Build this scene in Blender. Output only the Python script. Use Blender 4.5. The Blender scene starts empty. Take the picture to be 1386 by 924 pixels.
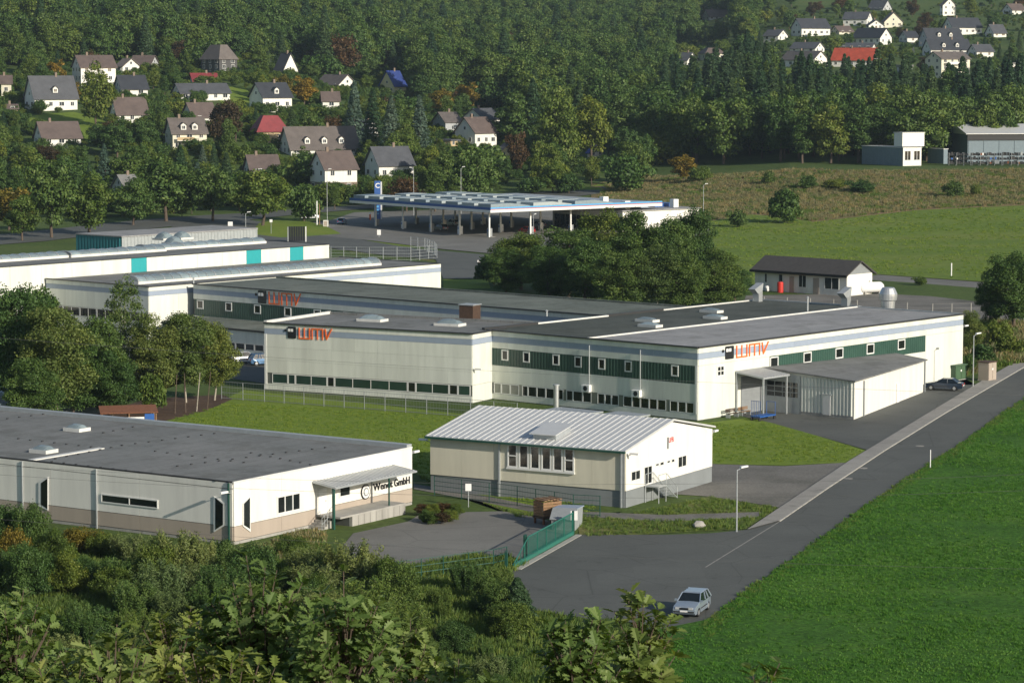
import bpy, bmesh, math, random
import numpy as np
from mathutils import Vector, Matrix

SC = bpy.context.scene
COL = SC.collection
# ------------------------------------------------------------------ camera
F_PX, PW, PH = 3759.0, 1386.0, 924.0
CAM_Z = 37.0
PITCH = math.atan((462 - 85) / F_PX)
cam_d = bpy.data.cameras.new("camera"); cam = bpy.data.objects.new("camera", cam_d); COL.objects.link(cam)
cam_d.sensor_width = 36.0; cam_d.lens = F_PX / PW * 36.0
cam_d.clip_start = 0.5; cam_d.clip_end = 9000
cam.location = (0, 0, CAM_Z); cam.rotation_euler = (math.pi / 2 - PITCH, 0, 0)
SC.camera = cam
# ------------------------------------------------------------------ sky, sun, exposure
SUN_AZ, SUN_EL = math.radians(-45.5), math.radians(21)      # direction the light travels (from forward, left negative)
w = bpy.data.worlds.new("World"); SC.world = w; w.use_nodes = True
nt = w.node_tree; bg = nt.nodes["Background"]
sky = nt.nodes.new("ShaderNodeTexSky"); sky.sky_type = 'NISHITA'; sky.sun_disc = False
sky.sun_elevation = SUN_EL
sky.sun_rotation = math.atan2(-math.sin(SUN_AZ), -math.cos(SUN_AZ))
sky.air_density = 1.0; sky.dust_density = 1.0
nt.links.new(sky.outputs[0], bg.inputs[0]); bg.inputs[1].default_value = 0.10
sl = bpy.data.lights.new("sun", 'SUN'); sun = bpy.data.objects.new("sun", sl); COL.objects.link(sun)
sl.energy = 5.0; sl.angle = math.radians(0.5); sl.color = (1.0, 0.91, 0.78)
Ld = Vector((math.sin(SUN_AZ) * math.cos(SUN_EL), math.cos(SUN_AZ) * math.cos(SUN_EL), -math.sin(SUN_EL)))
sun.rotation_euler = Ld.to_track_quat('-Z', 'Y').to_euler()
SC.view_settings.view_transform = 'Standard'; SC.view_settings.look = 'None'
SC.view_settings.exposure = 0.08; SC.view_settings.gamma = 1.0
SC.render.engine = 'CYCLES'
SC.cycles.max_bounces = 5; SC.cycles.diffuse_bounces = 3; SC.cycles.transmission_bounces = 4
SC.cycles.use_fast_gi = False

R = random.Random(7)
NR = np.random.default_rng(7)
# ------------------------------------------------------------------ picture <-> place
cp, sp = math.cos(PITCH), math.sin(PITCH)
def ray(px, py):
    a = px - 693.0; b = 462.0 - py
    return Vector((a, F_PX * cp + b * sp, -F_PX * sp + b * cp))
def P(px, py, z=0.0):
    r = ray(px, py); t = (z - CAM_Z) / r.z
    return Vector((r.x * t, r.y * t, z))
def PD(px, py, D):
    r = ray(px, py); t = D / r.y
    return Vector((r.x * t, D, CAM_Z + r.z * t))
def PXSCALE(D): return F_PX / D
def proj(v):
    x, y, z = v[0], v[1], v[2] - CAM_Z
    f = y * cp - z * sp; u = y * sp + z * cp
    return 693 + F_PX * x / f, 462 - F_PX * u / f
# terrain: rows of distance, with the picture height at which that ground shows for five columns
def _z(D, py):
    r = ray(693, py); return CAM_Z + D * r.z / r.y
_cols = [-0.20, -0.105, -0.02, 0.05, 0.10, 0.20]
_rows = [(600, None), (660, None),
 (700, [275, 277, 279, 279, 262, 262]),
 (750, [240, 248, 258, 258, 232, 230]),
 (800, [205, 215, 232, 238, 222, 220]),
 (850, [168, 180, 206, 222, 208, 206]),
 (900, [138, 148, 186, 206, 190, 190]),
 (1000,[100, 108, 158, 180, 160, 158]),
 (1100,[76, 84, 135, 150, 122, 120]),
 (1300,[40, 46, 96, 108, 78, 76]),
 (1600,[0, 2, 48, 56, 20, 14]),
 (2000,[-60, -60, -14, -12, -50, -56]),
 (2600,[-110, -110, -70, -70, -100, -100]),
 (3600,[-120, -120, -90, -90, -110, -110])]
_TD, _TZ = [], []
for d, v in _rows:
    _TD.append(d); _TZ.append([0.0] * 6 if v is None and d <= 600 else ([1.2, 1.0, .8, .8, 2.0, 2.0] if v is None else [_z(d, q) for q in v]))
_near = [(-400, 30), (0, 29), (12, 27.5), (25, 24.0), (45, 18.5), (70, 12.0), (95, 6.5), (115, 3.2), (135, 1.0), (152, 0), (600, 0)]
TDn = np.array([a for a, b in _near], float); TZn = np.array([b for a, b in _near], float)
TD = np.array(_TD, float); TZ = np.array(_TZ, float); TU = np.array(_cols)
def T(x, y):
    if y <= 600: return float(np.interp(y, TDn, TZn))
    u = min(max(x / y, TU[0]), TU[-1] - 1e-9)
    j = min(int(np.searchsorted(TU, u, side='right')) - 1, len(TU) - 2); j = max(j, 0)
    fu = (u - TU[j]) / (TU[j + 1] - TU[j])
    yy = min(y, TD[-1] - 1e-6); i = int(np.searchsorted(TD, yy, side='right')) - 1
    fy = (yy - TD[i]) / (TD[i + 1] - TD[i])
    a = TZ[i, j] * (1 - fu) + TZ[i, j + 1] * fu; b = TZ[i + 1, j] * (1 - fu) + TZ[i + 1, j + 1] * fu
    return a * (1 - fy) + b * fy
def G(px, py):
    """the point of the terrain that shows at a pixel"""
    r = ray(px, py); r = r / r.y
    y = 12.0; prev = y
    while y < 3500:
        if CAM_Z + r.z * y <= T(r.x * y, y): break
        prev = y; y += 5.0
    lo, hi = prev, y
    for _ in range(18):
        m = (lo + hi) / 2
        if CAM_Z + r.z * m <= T(r.x * m, m): hi = m
        else: lo = m
    return Vector((r.x * hi, hi, T(r.x * hi, hi)))
# ------------------------------------------------------------------ materials
def nodes(name):
    m = bpy.data.materials.new(name); m.use_nodes = True
    t = m.node_tree; b = t.nodes["Principled BSDF"]; return m, t, b
def lnk(t, a, b): t.links.new(a, b)
def noise(t, vec, scale, detail=4, rough=.6):
    n = t.nodes.new("ShaderNodeTexNoise"); n.inputs["Scale"].default_value = scale
    n.inputs["Detail"].default_value = detail; n.inputs["Roughness"].default_value = rough
    if vec is not None: lnk(t, vec, n.inputs["Vector"])
    return n
def ramp(t, fac, stops):
    r = t.nodes.new("ShaderNodeValToRGB"); el = r.color_ramp.elements
    while len(el) < len(stops): el.new(0.5)
    for e, (p, c) in zip(el, stops):
        e.position = p; e.color = (*c, 1) if len(c) == 3 else c
    lnk(t, fac, r.inputs[0]); return r
def mixc(t, fac, a, b, mode='MIX'):
    m = t.nodes.new("ShaderNodeMix"); m.data_type = 'RGBA'; m.blend_type = mode
    for s, v in ((0, fac), (6, a), (7, b)):
        if isinstance(v, (int, float)): m.inputs[s].default_value = v
        elif isinstance(v, tuple): m.inputs[s].default_value = (*v, 1)
        else: lnk(t, v, m.inputs[s])
    return m.outputs[2]
def coord(t, kind='Object'):
    c = t.nodes.new("ShaderNodeTexCoord"); return c.outputs[kind]
def geopos(t):
    g = t.nodes.new("ShaderNodeNewGeometry"); return g.outputs["Position"]
def scaled(t, vec, s):
    m = t.nodes.new("ShaderNodeMapping"); m.inputs["Scale"].default_value = s; lnk(t, vec, m.inputs[0]); return m.outputs[0]
def bump(t, b, h, strength=.3, dist=.05):
    n = t.nodes.new("ShaderNodeBump"); n.inputs["Strength"].default_value = strength; n.inputs["Distance"].default_value = dist
    lnk(t, h, n.inputs["Height"]); lnk(t, n.outputs[0], b.inputs["Normal"])
_mc = {}
def plain(name, c, rough=.6, metal=0.0, var=.12, scale=1.5, streak=False, bumpy=0.0, rnd=.05):
    """solid colour with soft mottling, a little per-piece difference and optional rain streaks"""
    if name in _mc: return _mc[name]
    m, t, b = nodes(name); pos = geopos(t)
    if streak: pos = scaled(t, pos, (1, 1, .12))
    n = noise(t, pos, scale, 5, .65)
    lo = tuple(max(0, x * (1 - var)) for x in c); hi = tuple(min(1, x * (1 + var * .6)) for x in c)
    r = ramp(t, n.outputs[0], [(.3, lo), (.7, hi)])
    oi = t.nodes.new("ShaderNodeObjectInfo")
    rr = ramp(t, oi.outputs["Random"], [(0, (1 - rnd,) * 3), (1, (1, 1, 1))])
    lnk(t, mixc(t, 1.0, r.outputs[0], rr.outputs[0], 'MULTIPLY'), b.inputs["Base Color"])
    b.inputs["Roughness"].default_value = rough; b.inputs["Metallic"].default_value = metal
    if bumpy: bump(t, b, noise(t, geopos(t), 14, 5).outputs[0], bumpy, .03)
    _mc[name] = m; return m
def glassy(name, c, rough=.08, var=.5):
    if name in _mc: return _mc[name]
    m, t, b = nodes(name)
    oi = t.nodes.new("ShaderNodeObjectInfo")
    rr = ramp(t, oi.outputs["Random"], [(0, tuple(x * (1 - var) for x in c)), (.7, c), (1, tuple(min(1, x * (1 + var * 2)) for x in c))])
    n = noise(t, geopos(t), .8, 2)
    lnk(t, mixc(t, n.outputs[0], rr.outputs[0], tuple(x * .5 for x in c)), b.inputs["Base Color"])
    b.inputs["Roughness"].default_value = rough; b.inputs["Specular IOR Level"].default_value = .7
    bump(t, b, noise(t, geopos(t), 1.3, 1).outputs[0], .04, .1)
    _mc[name] = m; return m
def foliage(name, dark, mid, light, trans=.25):
    if name in _mc: return _mc[name]
    m, t, b = nodes(name)
    at = t.nodes.new("ShaderNodeAttribute"); at.attribute_name = "v"
    oi = t.nodes.new("ShaderNodeObjectInfo")
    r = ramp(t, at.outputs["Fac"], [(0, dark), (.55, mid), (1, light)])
    tint = ramp(t, oi.outputs["Random"], [(0, (.62, .76, .80)), (.3, (.80, .92, .85)), (.55, (1, 1.02, 1)), (.8, (1.18, 1.10, .85)), (1, (.72, .86, .92))])
    n = noise(t, coord(t), .35, 2)
    tn = ramp(t, n.outputs[0], [(.3, (.75, .82, .8)), (.7, (1.2, 1.12, .95))])
    c = mixc(t, 1.0, r.outputs[0], tint.outputs[0], 'MULTIPLY')
    c = mixc(t, 1.0, c, tn.outputs[0], 'MULTIPLY')
    lnk(t, c, b.inputs["Base Color"]); b.inputs["Roughness"].default_value = .55; b.inputs["Specular IOR Level"].default_value = .25
    tr = t.nodes.new("ShaderNodeBsdfTranslucent"); lnk(t, mixc(t, 1.0, c, (1.3, 1.35, .5), 'MULTIPLY'), tr.inputs[0])
    mx = t.nodes.new("ShaderNodeMixShader"); mx.inputs[0].default_value = trans
    lnk(t, b.outputs[0], mx.inputs[1]); lnk(t, tr.outputs[0], mx.inputs[2])
    out = t.nodes["Material Output"]; lnk(t, mx.outputs[0], out.inputs[0])
    _mc[name] = m; return m
def ground(name, stops, scale=.08, fine=3.0, bumpy=.6, dist=.15, rough=.95, fine_amt=.35, aniso=(1, 1, 1)):
    if name in _mc: return _mc[name]
    m, t, b = nodes(name); pos = scaled(t, geopos(t), aniso)
    a = noise(t, pos, scale, 6, .62); f = noise(t, pos, fine, 6, .7)
    r = ramp(t, a.outputs[0], stops)
    ff = ramp(t, f.outputs[0], [(.3, (1 - fine_amt,) * 3), (.72, (1 + fine_amt,) * 3)])
    lnk(t, mixc(t, 1.0, r.outputs[0], ff.outputs[0], 'MULTIPLY'), b.inputs["Base Color"])
    b.inputs["Roughness"].default_value = rough; b.inputs["Specular IOR Level"].default_value = .15
    bump(t, b, f.outputs[0], bumpy, dist)
    _mc[name] = m; return m
# ------------------------------------------------------------------ object helpers
def tag(o, label=None, cat=None, group=None, kind=None):
    if label: o["label"] = label
    if cat: o["category"] = cat
    if group: o["group"] = group
    if kind: o["kind"] = kind
    return o
def root(name, loc, az=0.0, label=None, cat=None, group=None):
    o = bpy.data.objects.new(name, None); o.empty_display_size = .5; COL.objects.link(o)
    o.location = loc; o.rotation_euler = (0, 0, az)
    return tag(o, label, cat, group)
def link(name, me, parent=None, loc=None, rot=None, scale=None):
    o = bpy.data.objects.new(name, me); COL.objects.link(o)
    if parent is not None: o.parent = parent
    if loc is not None: o.location = loc
    if rot is not None: o.rotation_euler = rot
    if scale is not None: o.scale = scale
    return o
def clone(o, parent=None):
    c = o.copy(); COL.objects.link(c); c.parent = parent
    for ch in list(o.children): clone(ch, c)
    return c
class MB:
    def __init__(s): s.v = []; s.f = []
    def box(s, x0, x1, y0, y1, z0, z1):
        if x0 > x1: x0, x1 = x1, x0
        if y0 > y1: y0, y1 = y1, y0
        if z0 > z1: z0, z1 = z1, z0
        n = len(s.v)
        s.v += [(x0, y0, z0), (x1, y0, z0), (x1, y1, z0), (x0, y1, z0), (x0, y0, z1), (x1, y0, z1), (x1, y1, z1), (x0, y1, z1)]
        s.f += [tuple(n + i for i in q) for q in ((0, 3, 2, 1), (4, 5, 6, 7), (0, 1, 5, 4), (1, 2, 6, 5), (2, 3, 7, 6), (3, 0, 4, 7))]
        return s
    def hexa(s, pts):
        n = len(s.v); s.v += [tuple(p) for p in pts]
        s.f += [tuple(n + i for i in q) for q in ((0, 3, 2, 1), (4, 5, 6, 7), (0, 1, 5, 4), (1, 2, 6, 5), (2, 3, 7, 6), (3, 0, 4, 7))]
        return s
    def prism(s, poly, axis, a, b):
        """poly: 2D points of the other two axes in order, extruded along axis from a to b"""
        n = len(s.v); k = len(poly)
        for w_ in (a, b):
            for p, q in poly:
                s.v.append({'x': (w_, p, q), 'y': (p, w_, q), 'z': (p, q, w_)}[axis])
        s.f.append(tuple(n + i for i in range(k))); s.f.append(tuple(n + k + i for i in reversed(range(k))))
        for i in range(k): j = (i + 1) % k; s.f.append((n + i, n + k + i, n + k + j, n + j))
        return s
    def tube(s, p, q, r0, r1=None, n=8, cap=True):
        r1 = r0 if r1 is None else r1
        p, q = Vector(p), Vector(q); d = (q - p)
        if d.length < 1e-6: return s
        d.normalize(); a = d.orthogonal().normalized(); b = d.cross(a); k = len(s.v)
        for c, r in ((p, r0), (q, r1)):
            for i in range(n):
                t = 2 * math.pi * i / n; s.v.append(tuple(c + (a * math.cos(t) + b * math.sin(t)) * r))
        for i in range(n): j = (i + 1) % n; s.f.append((k + i, k + j, k + n + j, k + n + i))
        if cap: s.f.append(tuple(k + i for i in reversed(range(n)))); s.f.append(tuple(k + n + i for i in range(n)))
        return s
    def lathe(s, prof, c=(0, 0, 0), n=16, axis='z'):
        k = len(s.v)
        for r, h in prof:
            for i in range(n):
                t = 2 * math.pi * i / n; a, b = r * math.cos(t), r * math.sin(t)
                s.v.append({'z': (c[0] + a, c[1] + b, c[2] + h), 'y': (c[0] + a, c[1] + h, c[2] + b), 'x': (c[0] + h, c[1] + a, c[2] + b)}[axis])
        for j in range(len(prof) - 1):
            for i in range(n):
                i2 = (i + 1) % n; s.f.append((k + j * n + i, k + j * n + i2, k + (j + 1) * n + i2, k + (j + 1) * n + i))
        s.f.append(tuple(k + i for i in reversed(range(n)))); s.f.append(tuple(k + (len(prof) - 1) * n + i for i in range(n)))
        return s
    def quad(s, *pts):
        n = len(s.v); s.v += [tuple(p) for p in pts]; s.f.append(tuple(range(n, n + len(pts)))); return s
    def mesh(s, name, mat, smooth=False, fix=True):
        me = bpy.data.meshes.new(name); me.from_pydata(s.v, [], s.f)
        if fix:
            bm = bmesh.new(); bm.from_mesh(me); bmesh.ops.recalc_face_normals(bm, faces=bm.faces); bm.to_mesh(me); bm.free()
        if mat: me.materials.append(mat)
        if smooth:
            for p in me.polygons: p.use_smooth = True
        return me
    def obj(s, name, mat, parent=None, loc=None, smooth=False, **k):
        return link(name, s.mesh(name, mat, smooth), parent, loc, **k)
_box = {}
def part(parent, name, mat, x0, x1, y0, y1, z0, z1, bevel=0.0):
    """a box-shaped part in the thing's own frame; alike boxes share one mesh"""
    if x0 > x1: x0, x1 = x1, x0
    if y0 > y1: y0, y1 = y1, y0
    dx, dy, dz = x1 - x0, y1 - y0, z1 - z0
    key = (name, mat.name, round(dx, 3), round(dy, 3), round(dz, 3), bevel)
    if key not in _box:
        b = MB().box(-dx / 2, dx / 2, -dy / 2, dy / 2, 0, dz); me = b.mesh(name, mat)
        if bevel:
            bm = bmesh.new(); bm.from_mesh(me)
            bmesh.ops.bevel(bm, geom=bm.edges[:], offset=bevel, segments=1, affect='EDGES'); bm.to_mesh(me); bm.free()
        _box[key] = me
    return link(name, _box[key], parent, ((x0 + x1) / 2, (y0 + y1) / 2, z0))
class Frame:
    """a thing's own frame: local x runs along azimuth az (clockwise from forward), local y 90 degrees to its left"""
    def __init__(s, o, az): s.o = Vector(o); s.az = math.radians(az); s.ex = Vector((math.sin(s.az), math.cos(s.az), 0)); s.ey = Vector((-s.ex.y, s.ex.x, 0))
    @property
    def rz(s): return math.pi / 2 - s.az
    def loc(s, px, py, z):
        p = P(px, py, z + s.o.z) - s.o; return p.dot(s.ex), p.dot(s.ey)
    def onx(s, px, py, x=0.0):     # pixel on the wall plane local x = const -> (y, z)
        r = ray(px, py); c = Vector((0, 0, CAM_Z)) - s.o; t = (x - c.dot(s.ex)) / r.dot(s.ex); q = c + r * t
        return q.dot(s.ey), q.z
    def ony(s, px, py, y=0.0):
        r = ray(px, py); c = Vector((0, 0, CAM_Z)) - s.o; t = (y - c.dot(s.ey)) / r.dot(s.ey); q = c + r * t
        return q.dot(s.ex), q.z
    def w(s, x, y, z=0): return s.o + s.ex * x + s.ey * y + Vector((0, 0, z))
def wallbox(p, wall, plane, name, mat, s0, s1, z0, z1, o0, o1, bevel=0):
    """wall 'X': the wall facing local -x; wall 'Y': the wall facing local -y; o0..o1 metres proud of the plane"""
    if wall == 'X': return part(p, name, mat, plane - o1, plane - o0, s0, s1, z0, z1, bevel)
    return part(p, name, mat, s0, s1, plane - o1, plane - o0, z0, z1, bevel)
_win = {}
def window(p, wall, plane, s0, s1, z0, z1, nx=1, nz=1, fm=None, pm=None, t=.07, proud=.05, name='window'):
    """frame with mullions as a part, each pane under it"""
    if s0 > s1: s0, s1 = s1, s0
    fm = fm or M['white_frame']; pm = pm or M['dark_glass']
    W, H = s1 - s0, z1 - z0
    key = (name, wall, round(W, 2), round(H, 2), nx, nz, fm.name, t, proud)
    if key not in _win:
        b = MB()
        def add(a0, a1, c0, c1, d=0.0):
            if wall == 'X': b.box(-proud - d, .02, a0, a1, c0, c1)
            else: b.box(a0, a1, -proud - d, .02, c0, c1)
        add(-W / 2, W / 2, 0, t); add(-W / 2, W / 2, H - t, H)
        add(-W / 2, -W / 2 + t, t, H - t); add(W / 2 - t, W / 2, t, H - t)
        for i in range(1, nx): c = -W / 2 + W * i / nx; add(c - t * .4, c + t * .4, t, H - t)
        _win[key] = b.mesh(name, fm)
    c = (s0 + s1) / 2
    loc = (plane, c, z0) if wall == 'X' else (c, plane, z0)
    fr = link(name, _win[key], p, loc)
    pw, ph = (W - t) / nx, (H - t) / nz
    k2 = ('pane', wall, round(pw, 2), round(ph, 2), pm.name)
    if k2 not in _win:
        b = MB(); g = .02
        if wall == 'X': b.box(-.025, .0, -pw / 2 + g, pw / 2 - g, g, ph - g)
        else: b.box(-pw / 2 + g, pw / 2 - g, -.025, .0, g, ph - g)
        _win[k2] = b.mesh('pane', pm)
    for i in range(nx):
        for j in range(nz):
            a = -W / 2 + t / 2 + pw * (i + .5); zz = t / 2 + ph * j
            link('pane', _win[k2], fr, (0, a, zz) if wall == 'X' else (a, 0, zz))
    if nz > 1:
        b = MB()
        for j in range(1, nz):
            zz = t / 2 + ph * j
            if wall == 'X': b.box(-proud, .01, -W / 2 + t, W / 2 - t, zz - t * .35, zz + t * .35)
            else: b.box(-W / 2 + t, W / 2 - t, -proud, .01, zz - t * .35, zz + t * .35)
        b.obj('crossbar', fm, fr)
    return fr
def panels(p, wall, plane, name, mat, s0, s1, z0, z1, width, rows=1, depth=.06, gap=.03, off=0.0):
    if s0 > s1: s0, s1 = s1, s0
    n = max(1, round((s1 - s0) / width)); wd = (s1 - s0) / n; h = (z1 - z0) / rows
    for i in range(n):
        for j in range(rows):
            wallbox(p, wall, plane, name, mat, s0 + wd * i + gap / 2, s0 + wd * (i + 1) - gap / 2, z0 + h * j + gap / 2, z0 + h * (j + 1) - gap / 2, off, off + depth)
M = {}
M['white_panel'] = plain('white_panel', (.70, .72, .65), .55, var=.15, scale=.7, streak=True, rnd=.08)
M['white_wall'] = plain('white_wall', (.76, .75, .69), .7, var=.12, scale=.8, streak=True)
M['cream_wall'] = plain('cream_wall', (.66, .63, .50), .75, var=.1, scale=.8, streak=True)
M['stripe_blue'] = plain('stripe_blue', (.30, .36, .45), .55, var=.06)
M['dark_core'] = plain('dark_core', (.10, .11, .10), .9)
M['coping'] = plain('coping', (.035, .035, .035), .5)
M['white_frame'] = plain('white_frame', (.72, .73, .70), .5, var=.05)
M['dark_glass'] = glassy('dark_glass', (.015, .02, .02))
M['green_glass'] = glassy('green_glass', (.03, .07, .055), .12)
M['curtain_glass'] = glassy('curtain_glass', (.25, .27, .23), .25, .25)
M['house_glass'] = glassy('house_glass', (.05, .06, .07))
M['roof_grey'] = ground('roof_grey', [(.3, (.175, .185, .18)), (.6, (.215, .22, .215)), (.8, (.19, .20, .195))], .12, 2.5, .25, .02, .85, .12)
M['roof_green'] = ground('roof_green', [(.3, (.13, .15, .13)), (.6, (.17, .19, .165)), (.8, (.21, .22, .19))], .12, 2.5, .3, .02, .85, .2)
M['roof_dark'] = ground('roof_dark', [(.3, (.075, .085, .075)), (.6, (.10, .11, .097)), (.8, (.125, .13, .115))], .12, 2.5, .3, .02, .85, .2)
M['roof_light'] = ground('roof_light', [(.3, (.28, .285, .285)), (.6, (.34, .34, .34)), (.8, (.30, .305, .30))], .12, 2.5, .2, .02, .8, .1)
M['white_flash'] = plain('white_flash', (.68, .68, .64), .5)
M['metal'] = plain('metal', (.50, .52, .53), .38, .6, var=.08)
M['galv'] = plain('galv', (.42, .45, .46), .5, .35, var=.12)
M['lightmetal'] = plain('lightmetal', (.62, .63, .62), .45, .2, var=.06)
M['concrete'] = plain('concrete', (.36, .35, .32), .9, var=.2, scale=1.2, streak=True)
M['plinth_grey'] = plain('plinth_grey', (.20, .22, .225), .8, var=.08, scale=.7)
M['teal'] = plain('teal', (.02, .32, .34), .5, var=.05)
M['teal_dark'] = plain('teal_dark', (.01, .16, .19), .5, var=.08)
M['green_band'] = plain('green_band', (.035, .085, .065), .35, var=.15, scale=.5)
M['green_metal'] = plain('green_metal', (.02, .15, .11), .45, var=.1)
M['dark_green'] = plain('dark_green', (.012, .07, .05), .5, var=.1)
M['box_green'] = plain('box_green', (.06, .12, .06), .6, var=.12)
M['orange'] = plain('orange', (.85, .15, .02), .5, var=.04)
M['black'] = plain('black', (.012, .013, .015), .5)
M['white'] = plain('white', (.80, .80, .78), .5, var=.03)
M['taupe'] = plain('taupe', (.40, .34, .28), .8, var=.08, scale=.7, streak=True)
M['skylight'] = glassy('skylight', (.27, .34, .36), .25, .2)
M['wood'] = plain('wood', (.24, .14, .07), .8, var=.3, scale=6)
M['dark_wood'] = plain('dark_wood', (.07, .04, .025), .8, var=.3, scale=4)
M['rust'] = plain('rust', (.20, .08, .04), .9, var=.3, scale=4)
M['red'] = plain('red', (.55, .03, .02), .5)
M['blue'] = plain('blue', (.02, .10, .35), .45)
M['brick'] = plain('brick', (.22, .17, .13), .9, var=.25, scale=3)
M['rubber'] = plain('rubber', (.02, .02, .02), .8)
M['grey_plastic'] = plain('grey_plastic', (.25, .27, .28), .5)
M['wire'] = plain('wire', (.10, .10, .10), .5, .3)
M['bark'] = plain('bark', (.10, .075, .055), .95, var=.3, scale=5)
M['pale_bark'] = plain('pale_bark', (.36, .33, .27), .9, var=.35, scale=4)
#@@TERRAIN
def build_terrain():
    ys = sorted(set(list(range(-60, 160, 8)) + [12, 25, 45, 70, 95, 115, 135, 152] + list(range(160, 600, 44)) + [int(d) for d in TD] + list(range(600, 1400, 25)) + list(range(1400, 3600, 100))))
    us = sorted(set([round(x, 4) for x in list(TU)] + [round(-.5 + .025 * i, 4) for i in range(41)]))
    V = []; Fc = []
    for y in ys:
        for u in us:
            x = u * y if y >= 600 else u * 600 * (0.9 + .1 * max(y, 0) / 600)
            V.append((x, y, T(x, y)))
    n = len(us)
    for i in range(len(ys) - 1):
        for j in range(n - 1): Fc.append((i * n + j, i * n + j + 1, (i + 1) * n + j + 1, (i + 1) * n + j))
    me = bpy.data.meshes.new('terrain'); me.from_pydata(V, [], Fc)
    me.materials.append(ground('valley_grass', [(.3, (.05, .085, .02)), (.55, (.075, .115, .028)), (.8, (.11, .13, .04))], .03, 1.2, .6, .2))
    tag(link('terrain', me), kind='structure')
build_terrain()
LIFT = [0.0]
def sheets(mat, w_=1.6, l_=11.0, amt=.10):
    t = mat.node_tree; b = t.nodes['Principled BSDF']; src = b.inputs['Base Color'].links[0].from_socket
    br = t.nodes.new('ShaderNodeTexBrick'); br.offset = .37; br.inputs['Scale'].default_value = 1.0; br.inputs['Brick Width'].default_value = l_; br.inputs['Row Height'].default_value = w_
    br.inputs['Mortar Size'].default_value = .03; br.inputs['Color1'].default_value = (1 - amt, 1 - amt, 1 - amt, 1); br.inputs['Color2'].default_value = (1, 1, 1, 1); br.inputs['Mortar'].default_value = (.62, .62, .62, 1)
    lnk(t, coord(t), br.inputs['Vector'])
    st_ = noise(t, geopos(t), .35, 5, .7); sr = ramp(t, st_.outputs[0], [(.38, (.80, .80, .78)), (.5, (1, 1, 1)), (.7, (1.05, 1.05, 1.05))])
    c = mixc(t, 1.0, src, br.outputs[0], 'MULTIPLY'); lnk(t, mixc(t, 1.0, c, sr.outputs[0], 'MULTIPLY'), b.inputs['Base Color'])
for k_ in ('roof_grey', 'roof_green', 'roof_dark', 'roof_light'): sheets(M[k_])
def patch(name, pts, mat, lift=None, world=False, step=12.0, kind='structure', thick=0.0):
    """a sheet laid on the ground; outline given as picture points of that ground"""
    if lift is None: LIFT[0] += .0016; lift = LIFT[0]
    pw = [Vector(p) for p in pts] if world else [G(*p) for p in pts]
    bm = bmesh.new(); vs = [bm.verts.new((p.x, p.y, 0)) for p in pw]
    f = bm.faces.new(vs); bmesh.ops.triangulate(bm, faces=[f])
    ymax = max(p.y for p in pw)
    if ymax > 598 or min(p.y for p in pw) < 152:
        y0 = min(p.y for p in pw); x0 = min(p.x for p in pw); x1 = max(p.x for p in pw)
        cuts = [('y', q) for q in np.arange(y0, ymax, step)] + [('y', q) for q in TD if y0 < q < ymax] + [('y', q) for q in TDn if y0 < q < ymax] + [('x', q) for q in np.arange(x0, x1, step)]
        for a, q in cuts:
            co = (0, q, 0) if a == 'y' else (q, 0, 0); no = (0, 1, 0) if a == 'y' else (1, 0, 0)
            bmesh.ops.bisect_plane(bm, geom=bm.verts[:] + bm.edges[:] + bm.faces[:], dist=1e-4, plane_co=co, plane_no=no)
        lift += .10
    for v in bm.verts: v.co.z = T(v.co.x, v.co.y) + lift
    bmesh.ops.recalc_face_normals(bm, faces=bm.faces)
    for f in bm.faces:
        if f.normal.z < 0: f.normal_flip()
    me = bpy.data.meshes.new(name); bm.to_mesh(me); bm.free(); me.materials.append(mat)
    o = link(name, me); tag(o, kind=kind); return o
def asphalt(name, c, scale=.15, v=.12):
    if name in _mc: return _mc[name]
    m, t, b = nodes(name); pos = geopos(t)
    a = noise(t, pos, scale, 6, .6); f = noise(t, pos, 9, 5, .75); k = t.nodes.new("ShaderNodeTexVoronoi"); k.feature = 'DISTANCE_TO_EDGE'
    k.inputs["Scale"].default_value = .12; wv = noise(t, pos, .5, 3)
    lnk(t, mixc(t, .12, pos, wv.outputs[1], 'ADD'), k.inputs["Vector"])
    r = ramp(t, a.outputs[0], [(.3, tuple(x * (1 - v) for x in c)), (.5, c), (.75, tuple(x * (1 + v) for x in c))])
    ff = ramp(t, f.outputs[0], [(.3, (.82,) * 3), (.7, (1.15,) * 3)])
    ck = ramp(t, k.outputs[0], [(0, (.55,) * 3), (.006, (.95,) * 3), (.02, (1, 1, 1))])
    c1 = mixc(t, 1.0, r.outputs[0], ff.outputs[0], 'MULTIPLY')
    vo = t.nodes.new('ShaderNodeTexVoronoi'); vo.inputs['Scale'].default_value = .09; vo.distance = 'CHEBYCHEV'; lnk(t, pos, vo.inputs['Vector'])
    rp = ramp(t, vo.outputs['Color'], [(0, (.88,) * 3), (.3, (.97,) * 3), (.7, (1.0,) * 3), (1, (1.10,) * 3)]); c1 = mixc(t, 1.0, c1, rp.outputs[0], 'MULTIPLY')
    so = noise(t, pos, .28, 4, .8); sr = ramp(t, so.outputs[0], [(.30, (.70,) * 3), (.42, (1,) * 3)]); c1 = mixc(t, 1.0, c1, sr.outputs[0], 'MULTIPLY')
    lnk(t, mixc(t, .7, c1, ck.outputs[0], 'MULTIPLY'), b.inputs["Base Color"])
    b.inputs["Roughness"].default_value = .85; b.inputs["Specular IOR Level"].default_value = .3
    bump(t, b, f.outputs[0], .3, .02); _mc[name] = m; return m
M['asphalt'] = asphalt('asphalt', (.100, .106, .098))
M['asphalt_old'] = asphalt('asphalt_old', (.175, .172, .155), .1, .2)
M['pavement'] = asphalt('pavement', (.29, .28, .255), .4, .1)
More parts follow.
